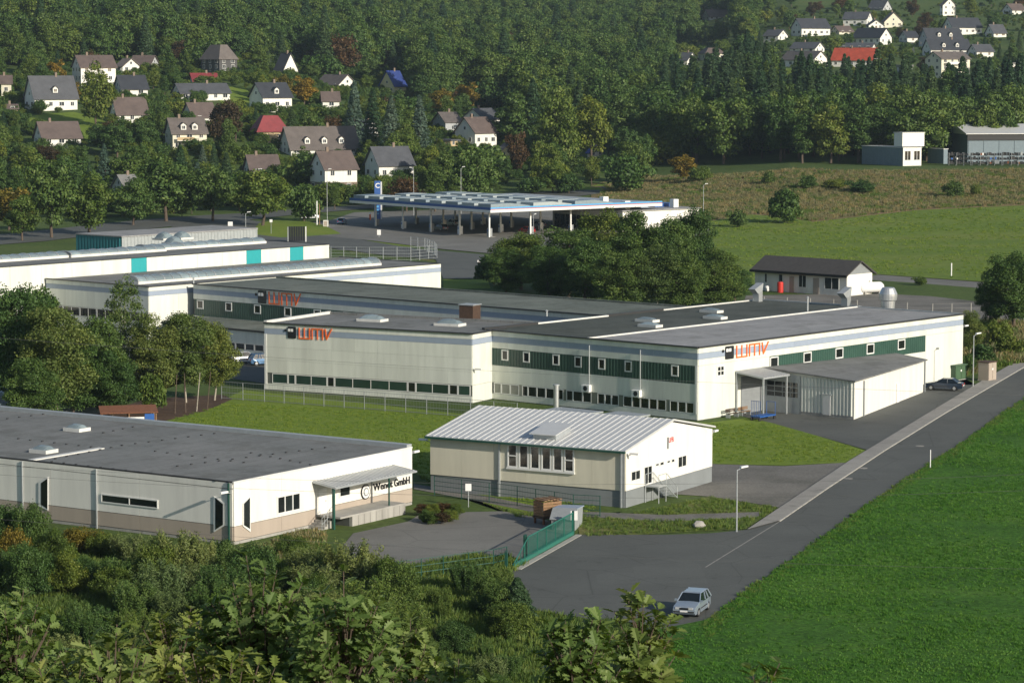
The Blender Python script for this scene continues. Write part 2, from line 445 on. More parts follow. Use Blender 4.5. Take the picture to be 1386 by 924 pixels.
M['gravel'] = ground('gravel', [(.3, (.10, .10, .085)), (.5, (.17, .165, .15)), (.75, (.22, .21, .19))], .12, 4, .5, .05, fine_amt=.3)
M['lawn'] = ground('lawn', [(.3, (.125, .19, .022)), (.55, (.155, .22, .03)), (.8, (.21, .235, .04))], .05, 2.0, .6, .12, fine_amt=.25)
M['meadow'] = ground('meadow', [(.3, (.105, .17, .025)), (.5, (.135, .195, .032)), (.75, (.19, .215, .05))], .045, .9, .8, .3, fine_amt=.3, aniso=(.5, 1, 1))
M['clover'] = ground('clover', [(.3, (.035, .095, .010)), (.5, (.055, .15, .016)), (.75, (.10, .20, .028))], .10, 3.5, 1.0, .3, fine_amt=.6)
M['rough_grass'] = ground('rough_grass', [(.3, (.08, .125, .025)), (.5, (.12, .155, .035)), (.65, (.16, .155, .055)), (.8, (.10, .15, .03))], .15, 2.0, .9, .25, fine_amt=.4)
M['dry_field'] = ground('dry_field', [(.3, (.11, .12, .035)), (.48, (.19, .15, .07)), (.62, (.25, .18, .095)), (.8, (.15, .16, .055))], .035, .5, .9, .5, fine_amt=.4, aniso=(.5, 1, 1))
M['soil'] = ground('soil', [(.3, (.06, .04, .03)), (.7, (.12, .08, .055))], .3, 3, .8, .1)
def build_ground():
    # meadow right of centre, dry field, fields on the left slope
    patch('hill_meadow', [(900, 395), (950, 300), (1020, 290), (1100, 300), (1240, 284), (1420, 276), (1420, 386), (1330, 382), (1190, 372), (1080, 385)], M['meadow'])
    patch('dry_grassland', [(800, 250), (870, 236), (980, 237), (1120, 231), (1230, 231), (1420, 229), (1420, 277), (1240, 285), (1100, 301), (1020, 291), (950, 301), (880, 292), (800, 270)], M['dry_field'])
    patch('slope_lawn', [(25, 160), (60, 155), (100, 152), (150, 165), (160, 185), (148, 200), (100, 190), (60, 176)], M['lawn'])
    patch('slope_lawn', [(300, 118), (330, 118), (345, 130), (345, 156), (310, 150), (295, 135)], M['lawn'])
    patch('slope_lawn', [(1040, 95), (1070, 92), (1075, 100), (1050, 104)], M['lawn'])
    patch('roadside_lawn', [(540, 284), (600, 277), (700, 272), (820, 262), (900, 246), (900, 240), (840, 243), (760, 262), (600, 268), (520, 276)], M['lawn'])
    # roads
    patch('main_road', [(-60, 336), (60, 327), (150, 316), (240, 306), (330, 299), (410, 290), (520, 281), (640, 274), (760, 269), (860, 256), (905, 244), (900, 241), (855, 250), (755, 262), (640, 267), (520, 274), (400, 284), (330, 289), (240, 294), (140, 303), (60, 312), (-60, 322)], M['asphalt'])
    patch('village_street', [(720, 216), (742, 216), (752, 196), (745, 176), (728, 176), (730, 196)], M['asphalt'])
    patch('village_street', [(1220, 72), (1238, 72), (1236, 58), (1240, 48), (1232, 46), (1222, 56)], M['asphalt'])
    patch('field_lane', [(1180, 371), (1240, 375), (1340, 383), (1420, 389), (1420, 398), (1340, 391), (1240, 383), (1180, 379)], M['asphalt_old'])
    patch('service_road', [(235, 306), (330, 297), (400, 308), (470, 322), (560, 337), (655, 345), (668, 360), (655, 378), (600, 378), (590, 352), (520, 346), (430, 334), (330, 345), (200, 345), (190, 330)], M['asphalt'])
    patch('station_yard', [(395, 306), (450, 298), (480, 288), (545, 286), (640, 283), (760, 278), (860, 272), (960, 290), (960, 320), (800, 345), (668, 344), (600, 338), (500, 326), (420, 318)], M['asphalt_old'])
    patch('traffic_island', [(340, 317), (350, 303), (380, 297), (400, 296), (440, 306), (462, 317), (420, 320), (380, 322)], M['lawn'])
    patch('traffic_island', [(492, 327), (505, 323), (540, 323), (590, 330), (612, 334), (598, 337), (540, 333), (500, 331)], M['lawn'])
    patch('verge_lawn', [(476, 345), (520, 344), (560, 350), (592, 356), (606, 350), (600, 341), (570, 340), (520, 338), (470, 336)], M['rough_grass'])
    patch('verge_lawn', [(600, 378), (660, 378), (664, 390), (600, 392)], M['lawn'])
    patch('yard_gravel', [(1000, 425), (1010, 400), (1180, 397), (1260, 401), (1340, 410), (1420, 420), (1420, 436), (1330, 432), (1290, 428), (1150, 415)], M['gravel'])
    patch('roadside_scrub', [(1298, 440), (1340, 435), (1420, 440), (1420, 492), (1350, 500), (1298, 512)], M['rough_grass'])
    # industrial ground
    patch('court_asphalt', [(120, 560), (170, 512), (280, 508), (366, 520), (500, 500), (480, 440), (120, 440), (40, 470), (-60, 500), (-60, 560)], M['asphalt'])
    patch('factory_lawn', [(205, 566), (300, 542), (330, 528), (640, 562), (960, 572), (1010, 566), (1045, 571), (1172, 610), (1150, 626), (1060, 630), (965, 628), (900, 640), (700, 700), (560, 640), (300, 600), (200, 580)], M['lawn'])
    patch('back_garden', [(60, 600), (130, 560), (200, 540), (300, 534), (315, 540), (280, 556), (215, 572), (150, 600)], M['soil'])
    patch('annex_yard', [(990, 560), (1047, 573), (1174, 609), (1322, 521), (1250, 521), (1243, 480), (1000, 500)], M['asphalt'])
    patch('shed_yard', [(958, 628), (1060, 631), (1150, 626), (1190, 612), (1075, 690), (1012, 680), (960, 672), (900, 668), (930, 640)], M['gravel'])
    patch('rough_verge', [(560, 640), (700, 700), (850, 695), (960, 672), (1012, 681), (1058, 688), (1030, 702), (1010, 716), (900, 722), (785, 728), (780, 700), (690, 690), (600, 665)], M['rough_grass'])
    patch('dirt_track', [(560, 655), (640, 668), (720, 684), (800, 693), (900, 697), (1030, 693), (1026, 700), (900, 706), (800, 700), (720, 693), (640, 677), (560, 662)], M['gravel'])
    patch('loading_yard', [(440, 768), (478, 722), (552, 706), (572, 694), (600, 694), (680, 692), (725, 700), (779, 716), (714, 762), (690, 752), (640, 752), (560, 764), (500, 775)], M['asphalt_old'])
    patch('entrance_apron', [(779, 724), (900, 724), (960, 722), (1012, 717), (1080, 672), (1130, 700), (1060, 765), (960, 838), (900, 846), (800, 838), (700, 822), (655, 805), (672, 785), (716, 760)], M['asphalt'])
    patch('street', [(1054.6, 706.6), (1121.6, 660.5), (1196.5, 611), (1279, 560), (1386, 498), (1460, 460), (1500, 470), (1386, 541), (1354, 562), (1299, 603), (1244, 637), (1157, 696), (1078, 753), (1011, 800), (960, 842), (900, 890), (850, 850), (960, 767)], M['asphalt'])
    sw = [(1011, 718), (1058.5, 686), (1149, 625), (1214, 585.6), (1322.7, 520), (1386, 484), (1460, 445), (1470, 456), (1386, 497), (1279, 559.5), (1196.5, 610.5), (1121.6, 660), (1054.6, 706.2)]
    patch('pavement', sw, M['pavement'], lift=.13)
    # raised kerb face along the pavement, in single kerb stones
    pts = [P(*q) for q in [(1054.6, 706.4), (1121.6, 660.3), (1196.5, 610.8), (1279, 559.8), (1386, 497.5), (1460, 458)]]
    kb = root('kerb', pts[0]); tag(kb, kind='structure')
    for a, b in zip(pts, pts[1:]):
        d = b - a; n = int(d.length / 2.0); u = d.normalized(); ang = math.atan2(u.y, u.x)
        for i in range(n):
            c = a + u * (i + .5) * d.length / n
            o = part(kb, 'kerb_stone', M['concrete'], -.97, .97, -.07, .07, 0, .135); o.location = c - pts[0]; o.rotation_euler = (0, 0, ang)
    # joint line where the old street edge crosses the apron
    a, b = P(955, 768), P(1054, 707)
    d = (b - a).normalized(); nrm = Vector((-d.y, d.x, 0)) * .06
    b_ = MB().quad(*[(q.x, q.y, LIFT[0] + .01) for q in (a - nrm, b - nrm, b + nrm, a + nrm)])
    tag(b_.obj('road_joint', M['pavement']), kind='structure')
    patch('field', [(960, 840), (1011, 802), (1078, 755), (1157, 698), (1244, 639), (1299, 605), (1354, 564), (1386, 543), (1440, 508), (1700, 700), (1700, 1010), (800, 1010), (850, 862)], M['clover'])
build_ground()
#@@BUILDINGS
ZR = 7.6
def coping(p, pts, mat, w_=.25, h=.14, z=ZR, name='coping'):
    """edge trim along local polyline"""
    for (x0, y0), (x1, y1) in zip(pts, pts[1:]):
        if abs(x0 - x1) < abs(y0 - y1): part(p, name, mat, x0 - w_ / 2, x0 + w_ / 2, y0, y1, z, z + h)
        else: part(p, name, mat, x0, x1, y0 - w_ / 2, y0 + w_ / 2, z, z + h)
def stripe_wall(p, wall, plane, s0, s1, zb, ztop=ZR, width=3.0, rows=1, skip=None):
    """upper zone: panels, blue stripe, panels"""
    panels(p, wall, plane, 'wall_panel', M['white_panel'], s0, s1, ztop - .56, ztop, width * 2, 1, .06, .015)
    panels(p, wall, plane, 'stripe_panel', M['stripe_blue'], s0, s1, ztop - 1.2, ztop - .565, width * 2, 1, .055, .015)
    panels(p, wall, plane, 'wall_panel', M['white_panel'], s0, s1, zb, ztop - 1.205, width, rows, .06, .015)
def ribbed(p, wall, plane, name, mat, s0, s1, z0, z1, pitch=.5, depth=.06):
    """trapezoid sheet: a mesh with real ribs"""
    if s0 > s1: s0, s1 = s1, s0
    n = max(1, int((s1 - s0) / pitch)); b = MB(); st = (s1 - s0) / n
    for i in range(n):
        a = s0 + st * i; pts = [(a, 0), (a + st * .5, 0), (a + st * .6, depth), (a + st * .9, depth), (a + st, 0)]
        for (u0, d0), (u1, d1) in zip(pts, pts[1:]):
            if wall == 'X': b.quad((plane - .02 - d0, u0, z0), (plane - .02 - d1, u1, z0), (plane - .02 - d1, u1, z1), (plane - .02 - d0, u0, z1))
            else: b.quad((u0, plane - .02 - d0, z0), (u1, plane - .02 - d1, z0), (u1, plane - .02 - d1, z1), (u0, plane - .02 - d0, z1))
    return b.obj(name, mat, p)
def dome(p, x, y, z, lx=1.6, ly=2.4, h=.55):
    """domed rooflight > kerb, dome"""
    k = part(p, 'rooflight', M['white_flash'], x - lx / 2, x + lx / 2, y - ly / 2, y + ly / 2, z, z + .3)
    prof = [(-lx / 2 + .08, 0), (-lx / 4, h * .75), (0, h), (lx / 4, h * .75), (lx / 2 - .08, 0)]
    b = MB(); n = 6
    for i in range(n):
        y0 = -ly / 2 + .08 + (ly - .16) * i / n; y1 = -ly / 2 + .08 + (ly - .16) * (i + 1) / n
        f0 = math.sin(math.pi * (i) / n) ** .5 if i else 0; f1 = math.sin(math.pi * (i + 1) / n) ** .5 if i + 1 < n else 0
        for (xa, ha), (xb, hb) in zip(prof, prof[1:]):
            b.quad((xa, y0, .3 + ha * f0), (xb, y0, .3 + hb * f0), (xb, y1, .3 + hb * f1), (xa, y1, .3 + ha * f1))
    b.obj('dome', M['skylight'], k, smooth=True)
def logo(fr, wall, plane, s, z, sgn, scale, label, zs=1.0):
    """camera emblem and three orange letters on a facade; sgn = +1 when reading runs along +s"""
    base = fr.w(plane, s, z) if wall == 'X' else fr.w(s, plane, z)
    t = root('wall_sign', base, fr.rz, label, 'sign')
    def bar(b, a0, c0, a1, c1, th, d0=.08, d1=.14):
        dx, dz = a1 - a0, c1 - c0; L = math.hypot(dx, dz); nx, nz = -dz / L * th / 2, dx / L * th / 2
        q = [(a0 + nx, c0 + nz), (a1 + nx, c1 + nz), (a1 - nx, c1 - nz), (a0 - nx, c0 - nz)]
        q = [(sgn * a * scale, c * scale * zs) for a, c in q]
        if wall == 'X': b.prism(q, 'x', -d0, -d1)
        else: b.prism(q, 'y', -d0, -d1)
    b = MB(); q = []
    for cx, cz, a in ((1.17, 1.35, 0), (.13, 1.35, 1), (.13, .13, 2), (1.17, .13, 3)):
        for k in range(4):
            an = math.pi / 2 * a + math.pi / 6 * k; q.append((sgn * (cx + .12 * math.cos(an)) * scale, (cz + .12 * math.sin(an)) * scale * zs))
    b.prism(q, 'x' if wall == 'X' else 'y', -.08, -.14)
    b.obj('emblem', M['black'], t)
    for a in (.1, .52):
        b = MB(); bar(b, a, 1.03, a + .33, 1.03, .36, .14, .17); b.obj('emblem_square', M['white'], t)
    b = MB(); c = []
    for k in range(12): an = k * math.pi / 6; c.append((sgn * (-.32 + .15 * math.cos(an)) * scale, (.98 + .17 * math.sin(an)) * scale * zs))
    b.prism(c, 'x' if wall == 'X' else 'y', -.08, -.14); b.obj('lens_dot', M['black'], t)
    o = 1.68; TH = .15; H = 1.42
    b = MB()
    for a in (0, .78, 1.56): bar(b, o + a + .08, TH / 2, o + a + .08, H, TH)
    bar(b, o, TH / 2 - .01, o + 1.72, TH / 2 - .01, TH, .08, .145); b.obj('letter', M['orange'], t)
    b = MB(); o2 = o + 1.98
    for a in (0, .78, 1.56): bar(b, o2 + a + .08, 0, o2 + a + .08, H - TH / 2, TH)
    bar(b, o2, H - TH / 2, o2 + 1.72, H - TH / 2, TH, .08, .145); b.obj('letter', M['orange'], t)
    b = MB(); o3 = o2 + 1.98
    bar(b, o3 + .06, H, o3 + .28, TH / 2, TH * 1.05); bar(b, o3 + .24, TH / 2, o3 + 1.05, H + .02, TH * 1.05, .08, .145); b.obj('letter', M['orange'], t)
    return t
def green_band(p, wall, plane, s0, s1, z0, z1, wins, ww=.95, mat=None):
    """dark ribbed cladding band with small white-framed windows set in it"""
    ribbed(p, wall, plane, 'cladding_band', mat or M['green_band'], s0, s1, z0, z1, .42, .05)
    for c in wins: window(p, wall, plane - .06, c - ww / 2, c + ww / 2, z1 - 1.25, z1 - .08, 1, 1, t=.13, proud=.06)
# ---------------- main factory: right block, dark roof block and the rear wing
FM = Frame(P(944, 569.6), 41.1)
mx1 = FM.loc(1295, 425, ZR)[0]; my1 = FM.loc(805, 457.3, ZR)[1]; my2 = FM.loc(818.8, 428.6, ZR)[1]
mxb = FM.loc(1158, 414.7, ZR)[0]; myw = FM.loc(666.5, 446.4, ZR)[1]
mxr = FM.loc(262, 385, ZR)[0]; myr = FM.loc(262, 385, ZR)[1]; mxr2 = FM.loc(560, 389.3, ZR)[0]
print('main', mx1, my1, my2, mxb, myw, 'rear', mxr, myr, mxr2)
fac = root('factory_building', FM.o, FM.rz, 'large white factory with blue stripe, dark green window bands and flat roofs of several greys', 'factory')
E = .35
part(fac, 'core', M['dark_core'], .01, mx1 - .05, .01, my1 - .01, 0, ZR - .12)
part(fac, 'core', M['dark_core'], .01, mxb - .05, my1, my2 - .01, 0, ZR - .12)
part(fac, 'core', M['dark_core'], .01, mxr + 1, my2, myw, 0, ZR - .12)
part(fac, 'core', M['dark_core'], mxr + .01, mxr2 - .05, my2 + .01, myr - .01, 0, ZR - .12)
part(fac, 'roof', M['roof_light'], -.05, mx1 + .05, -.05, my1, ZR - .12, ZR)
part(fac, 'roof', M['roof_dark'], -.05, mxb + .05, my1, my2, ZR - .12, ZR + .003)
part(fac, 'roof', M['roof_grey'], -.05, mxr, my2, myw, ZR - .12, ZR - .003)
part(fac, 'roof', M['roof_green'], mxr - .05, mxr2 + .05, my2, myr, ZR - .12, ZR - .001)
coping(fac, [(-.1, -.1), (-.1, myw)], M['coping']); coping(fac, [(-.1, -.1), (mx1 + .05, -.1)], M['coping'])
coping(fac, [(mxr - .1, my2 + .2), (mxr - .1, myr)], M['coping'])
coping(fac, [(mx1, .05), (mx1, my1)], M['galv']); coping(fac, [(mxb, my1), (mxb, my2)], M['galv'])
coping(fac, [(mxr2, my2), (mxr2, myr)], M['roof_green'], .4, .2)
coping(fac, [(.1, my1), (mxb, my1)], M['white_flash'], .24, .14, name='parapet')
coping(fac, [(mxr * .42, my2), (mxr, my2)], M['white_flash'], .24, .16, name='parapet')
coping(fac, [(.1, my2), (mxr * .42, my2)], M['coping'], .4, .25, name='parapet')
coping(fac, [(mxr, my2), (mxb * .62, my2)], M['coping'], .4, .25, name='parapet')
coping(fac, [(mxb * .62, my2), (mxb, my2)], M['white_flash'], .24, .14, name='parapet')
# front wall (faces left towards the viewer)
stripe_wall(fac, 'X', 0, 0, myw, 5.73, width=3.2)
wv = lambda px, py=500: FM.onx(px, py)[0]
green_band(fac, 'X', 0, .3, myw - .25, 3.85, 5.71, [wv(x, y) for x, y in ((684, 479), (713, 482), (753, 487), (783, 489), (815, 492), (851, 495), (914, 500))])
panels(fac, 'X', 0, 'wall_panel', M['white_panel'], 0, myw, 1.92, 3.83, 3.2, 1, .06, .012)
panels(fac, 'X', 0, 'wall_panel', M['white_panel'], 0, myw, .08, .70, 6, 1, .06, .015)
part(fac, 'corner_post', M['white_frame'], -.1, -.01, .02, .3, .7, 5.73)
bay = [(669, 679, 2), (679, 691, 2), (691, 703, 2), (703, 707, 9), (707, 715, 1), (715, 727, 1), (727, 739, 1), (739, 751, 1), (751, 763, 1), (763, 767, 9), (767, 776, 1), (776, 789, 1), (789, 801, 1),
       (801, 809, 9), (809, 819, 1), (819, 828, 1), (828, 838, 1), (838, 844, 9), (844, 856, 1), (856, 867, 1), (867, 879, 1), (879, 890, 1), (890, 902, 1), (902, 907, 9), (907, 918, 1), (918, 929, 1), (929, 940, 1)]
for a, b, k in bay:
    ya, yb = wv(a, 528 + (a - 669) * .1), wv(b, 528 + (b - 669) * .1)
    if k == 9: wallbox(fac, 'X', 0, 'pier', M['curtain_glass'], ya, yb, .72, 1.9, 0, .06)
    else: window(fac, 'X', -.02, ya, yb, .72, 1.9, 1, 1, pm=M['curtain_glass' if k == 2 else 'dark_glass'], t=.09, proud=.05)
# right facade
stripe_wall(fac, 'Y', 0, 0, mx1, 5.75, width=4.0)
bs0, bs1 = FM.ony(1041, 490)[0], FM.ony(1252, 465)[0]
green_band(fac, 'Y', 0, bs0, bs1, 3.9, 5.74, [FM.ony(x, 480)[0] for x in (1047, 1092, 1135, 1177, 1219)], 1.5)
panels(fac, 'Y', 0, 'wall_panel', M['white_panel'], 0, bs0, .08, 5.74, 3.6, 1, .06, .012)
panels(fac, 'Y', 0, 'wall_panel', M['white_panel'], bs1, mx1, .08, 5.74, 3.6, 1, .06, .012)
panels(fac, 'Y', 0, 'wall_panel', M['white_panel'], bs0, bs1, .08, 3.88, 3.6, 1, .06, .012)
s0, z0 = FM.ony(969.5, 509); s1, z1 = FM.ony(979.5, 492)
window(fac, 'Y', -.06, s0, s1, 4.35, 5.5, 2, 2, t=.14, proud=.06)
# small things on the roof
for px, py in ((876, 433), (880, 440), (963, 420.5), (968, 429)):
    x, y = FM.loc(px, py, ZR + .2); dome(fac, x, y, ZR, 1.3, 2.6, .25)
x, y = FM.loc(934, 411, ZR + .3)
# rear wing wall
stripe_wall(fac, 'X', mxr, my2 + .3, myr, 5.7, width=3.2)
green_band(fac, 'X', mxr, my2 + .3, myr - .3, 3.5, 5.68, [FM.onx(x, y, mxr)[0] for x, y in ((271.5, 411), (310, 416), (349, 419), (390, 423), (430, 427), (470, 431))], 1.25, M['green_band'])
panels(fac, 'X', mxr, 'wall_panel', M['white_panel'], my2 + .3, myr, .1, 3.48, 3.2, 1, .06, .012)
# low lean-to along the rear wing
lx0 = mxr - 6.5; ly0 = my2 + 16; ly1 = myr - 1
b = MB().prism([(lx0 - .2, 3.1), (mxr - .07, 3.45), (mxr - .07, 3.25), (lx0 - .2, 2.9)], 'y', ly0, ly1); b.obj('lean_to_roof', M['roof_green'], fac)
part(fac, 'coping', M['coping'], lx0 - .3, lx0 - .2, ly0, ly1, 2.95, 3.15)
panels(fac, 'X', lx0, 'wall_panel', M['white_panel'], ly0, ly1, 1.35, 2.9, 3.2, 1, .06, .012)
panels(fac, 'X', lx0, 'wall_panel', M['white_panel'], ly0, ly1, .05, .45, 6, 1, .06, .012)
part(fac, 'core', M['dark_core'], lx0 + .02, mxr - .08, ly0 + .1, ly1 - .1, 0, 2.88)
k = int((ly1 - ly0) / 1.7)
for i in range(k): window(fac, 'X', lx0 - .02, ly0 + (ly1 - ly0) * i / k + .04, ly0 + (ly1 - ly0) * (i + 1) / k - .04, .47, 1.33, 1, 1, pm=M['house_glass'], t=.07)
logo(FM, 'X', mxr, FM.onx(345, 412, mxr)[0] - .7, 5.82, -1, 1.18, 'orange wmv lettering with black emblem on the rear wing above its dark window band', .97)
logo(FM, 'Y', 0, FM.ony(980.5, 484)[0], 6.05, 1, 1.15, 'orange wmv lettering with black emblem on the sunlit right-hand factory wall', .81)
# ---------------- front wing
FW = Frame(P(639, 546), 28.6)
wy = FW.loc(366.5, 436, ZR)[1]; wx = FW.loc(446, 424.5, ZR)[0]
print('wing', wy, wx)
wing = root('factory_wing', FW.o, FW.rz, 'pale front wing of the factory, windowless above one long low window band', 'factory')
WXD = wx
part(wing, 'core', M['dark_core'], .01, WXD, .01, wy - .01, 0, ZR - .12)
part(wing, 'roof', M['roof_grey'], -.05, WXD, -.05, wy + .05, ZR - .12, ZR - .004)
coping(wing, [(-.1, -.1), (-.1, wy + .05)], M['coping']); coping(wing, [(-.1, -.1), (7.6, -.1)], M['coping'])
coping(wing, [(0, wy - .1), (WXD, wy - .1)], M['white_flash'], .4, .3, name='parapet')
coping(wing, [(WXD, -.1), (WXD, wy)], M['roof_grey'], .4, .25)
stripe_wall(wing, 'X', 0, 0, wy, 2.0, width=3.0, rows=3)
stripe_wall(wing, 'Y', 0, 0, 8, 2.0, width=4.0, rows=1)
panels(wing, 'Y', 0, 'wall_panel', M['white_panel'], 0, 8, .08, 1.98, 4, 1, .06, .012)
panels(wing, 'X', 0, 'wall_panel', M['white_panel'], 0, wy, .08, .78, 2.9, 1, .06, .02)
ys_ = [FW.onx(x, y)[0] for x, y in ((637, 530), (620, 529), (608, 528), (563, 524), (552, 523), (453, 515), (443, 514), (400, 510), (390, 510), (368.5, 508))]
for i, (a, b) in enumerate(zip(ys_, ys_[1:])):
    n = max(1, round(abs(b - a) / 2.2)); window(wing, 'X', -.01, a + .02, b - .02, .82, 1.96, n, 1, pm=M['dark_glass' if i in (1, 3, 5) else 'green_glass'], t=.08, proud=.05)
part(wing, 'corner_post', M['white_frame'], -.1, 0, wy - .3, wy, .1, 6.4)
for px, py in ((504, 431), (609, 437)):
    x, y = FW.loc(px, py, ZR + .3); dome(wing, x, y, ZR, 1.8, 3.2, .5)
logo(FW, 'X', 0, FW.onx(390, 453)[0], 6.05, -1, .88, 'orange wmv lettering with black emblem on the pale front wing near its left end', 1.02)
x, y = FW.loc(636, 433, ZR)
ch = root('roof_stack', FW.w(x, y, ZR), FW.rz, 'brown boxy stack standing on the front wing roof', 'roof stack')
part(ch, 'casing', M['dark_wood'], -.9, .9, -.9, .9, 0, 1.75); part(ch, 'cap', M['galv'], -1.0, 1.0, -1.0, 1.0, 1.75, 1.85)
# ---------------- hall with the long arched rooflight
F3 = Frame(P(201, 388.5, ZR) * 1.0, 41.1); F3.o.z = 0
hx = F3.loc(599, 357, ZR)[0]; hy = F3.loc(57, 378, ZR)[1]
print('hall', hx, hy)
hall = root('production_hall', F3.o, F3.rz, 'long white hall with blue stripe and one glazed arched rooflight behind the rear wing', 'factory hall')
part(hall, 'core', M['dark_core'], .01, hx - .02, .01, hy - .01, 0, ZR - .12)
part(hall, 'roof', M['roof_grey'], -.05, hx + .05, -.05, hy, ZR - .12, ZR + .004)
coping(hall, [(-.1, -.1), (-.1, hy)], M['coping']); coping(hall, [(-.1, -.1), (hx + .05, -.1)], M['coping'], .2, .1); coping(hall, [(hx, 0), (hx, hy)], M['coping'], .2, .1)
stripe_wall(hall, 'X', 0, 0, hy, 4.2, width=4.0); stripe_wall(hall, 'Y', 0, 0, hx, .1, width=5.0)
panels(hall, 'X', 0, 'wall_panel', M['white_panel'], 0, hy, .1, 2.9, 4.0)
k = int(hy / 3)
for i in range(k): window(hall, 'X', -.02, hy * i / k + .05, hy * (i + 1) / k - .05, 2.93, 4.17, 2, 1)
def arched_light(p, x0, x1, y0, y1, z, h, label=None, cells=12):
    """barrel rooflight > kerb, end arches, glazing bars, panes"""
    k = part(p, 'rooflight', M['white_flash'], x0 - .15, x1 + .15, y0 - .15, y1 + .15, z, z + .35)
    cx, cy = (x0 + x1) / 2, (y0 + y1) / 2; n = 8; L = x1 - x0; W = y1 - y0
    prof = [(-W / 2 * math.cos(math.pi * i / n), .35 + h * math.sin(math.pi * i / n)) for i in range(n + 1)]
    me = None
    for c in range(cells):
        a0 = -L / 2 + L * c / cells + .06; a1 = -L / 2 + L * (c + 1) / cells - .06
        if me is None:
            b = MB()
            for (ya, za), (yb, zb) in zip(prof, prof[1:]): b.quad((-(a1 - a0) / 2, ya, za), ((a1 - a0) / 2, ya, za), ((a1 - a0) / 2, yb, zb), (-(a1 - a0) / 2, yb, zb))
            me = b.mesh('pane', M['skylight'], True)
        link('pane', me, k, ((a0 + a1) / 2, 0, 0))
    bm_ = [None, None]
    for c in range(cells + 1):
        w_ = 0 if c % 3 else 1
        if bm_[w_] is None:
            b = MB()
            for (ya, za), (yb, zb) in zip(prof, prof[1:]): b.tube((0, ya * 1.02, za + .02), (0, yb * 1.02, zb + .02), (.05, .11)[w_], n=5, cap=False)
            bm_[w_] = b.mesh('glazing_bar', M['galv'])
        link('glazing_bar', bm_[w_], k, (-L / 2 + L * c / cells, 0, 0))
    em = MB().quad(*[(0, ya, za) for ya, za in prof]).mesh('end_plate', M['galv'])
    for s in (-1, 1): link('end_plate', em, k, (s * L / 2, 0, 0))
x0, y0 = F3.loc(190, 380, ZR + .5); x1, y1 = F3.loc(492, 353, ZR + .5)
yy = (y0 + y1) / 2; arched_light(hall, x0, x1, yy - 1.5, yy + 1.5, ZR, .7, cells=30)
# ---------------- teal-panelled hall
ZT = 9.6
F4 = Frame(F3.w(0, hy + .3), 41.1)
tx1 = F4.ony(445, 331)[0]; zt = F4.ony(445, 331)[1]; print('teal', tx1, zt)
ZT = zt
tx0 = F4.ony(-120, 372)[0]; ty = F4.loc(340, 325, ZT)[1]
th = root('production_hall', F4.o, F4.rz, 'long white hall with turquoise wall panels and rows of rooflights at far left', 'factory hall')
part(th, 'core', M['dark_core'], tx0, tx1 - .02, .01, ty, 0, ZT - .12)
part(th, 'roof', M['roof_grey'], tx0, tx1 + .05, -.05, ty, ZT - .12, ZT)
coping(th, [(tx0, -.1), (tx1, -.1)], M['coping'], .2, .08, ZT); coping(th, [(tx1, 0), (tx1, ty)], M['coping'], .2, .08, ZT)
tp = [F4.ony(x, 345)[0] for x in (177, 198, 333, 353, 392, 410)]
edges = [tx0, tp[0], tp[1], tp[2], tp[3], tp[4], tp[5], tx1]
for i, (a, b) in enumerate(zip(edges, edges[1:])):
    panels(th, 'Y', 0, 'wall_panel', M['teal' if i % 2 else 'white_panel'], a, b, ZT - 2.95, ZT, 5.3 if not i % 2 else 20, 1, .08, .03)
panels(th, 'Y', 0, 'wall_panel', M['white_panel'], tx0, 0, 3.2, ZT - 2.96, 5.3, 1, .08, .03)
k = 14
for i in range(k): window(th, 'Y', 0, tx0 + (0 - tx0) * i / k + .1, tx0 - tx0 * (i + 1) / k - .1, 1.6, 3.15, 2, 1)
for a, b, wv_ in (((-40, 353), (78, 344), 2.6), ((100, 345), (203, 335), 2.6), ((212, 337), (330, 324), 2.6)):
    xa, ya = F4.loc(a[0], a[1], ZT + .4); xb, yb = F4.loc(b[0], b[1], ZT + .4); ym = (ya + yb) / 2
    arched_light(th, xa, xb, ym - 1.4, ym + 1.4, ZT, .5, cells=10)
for px, py in ((222, 322), (246, 321), (235, 328)):
    x, y = F4.loc(px, py, ZT + .3); dome(th, x, y, ZT, 2.6, 2.6, 1.0)
# teal block behind
F5 = Frame(P(165, 337, 4.0), 41.1); F5.o.z = 0
tb = root('warehouse', F5.o, F5.rz, 'low warehouse with turquoise end wall and pale roof behind the turquoise-panelled hall', 'warehouse')
y5 = F5.loc(102, 333, 4)[1]; x5 = F5.loc(250, 319, 4)[0]; zz = F5.onx(165, 322)[1]; print('tealblock', y5, x5, zz)
zz = 6.2
part(tb, 'core', M['dark_core'], 0.02, x5, .02, y5, 0, zz - .1)
ribbed(tb, 'X', 0, 'wall_sheet', M['teal_dark'], 0, y5, 0, zz, .8, .1); ribbed(tb, 'Y', 0, 'wall_sheet', M['galv'], 0, x5, 0, zz, .8, .1)
part(tb, 'roof', M['roof_light'], -.2, x5, -.2, y5, zz - .1, zz + .1)
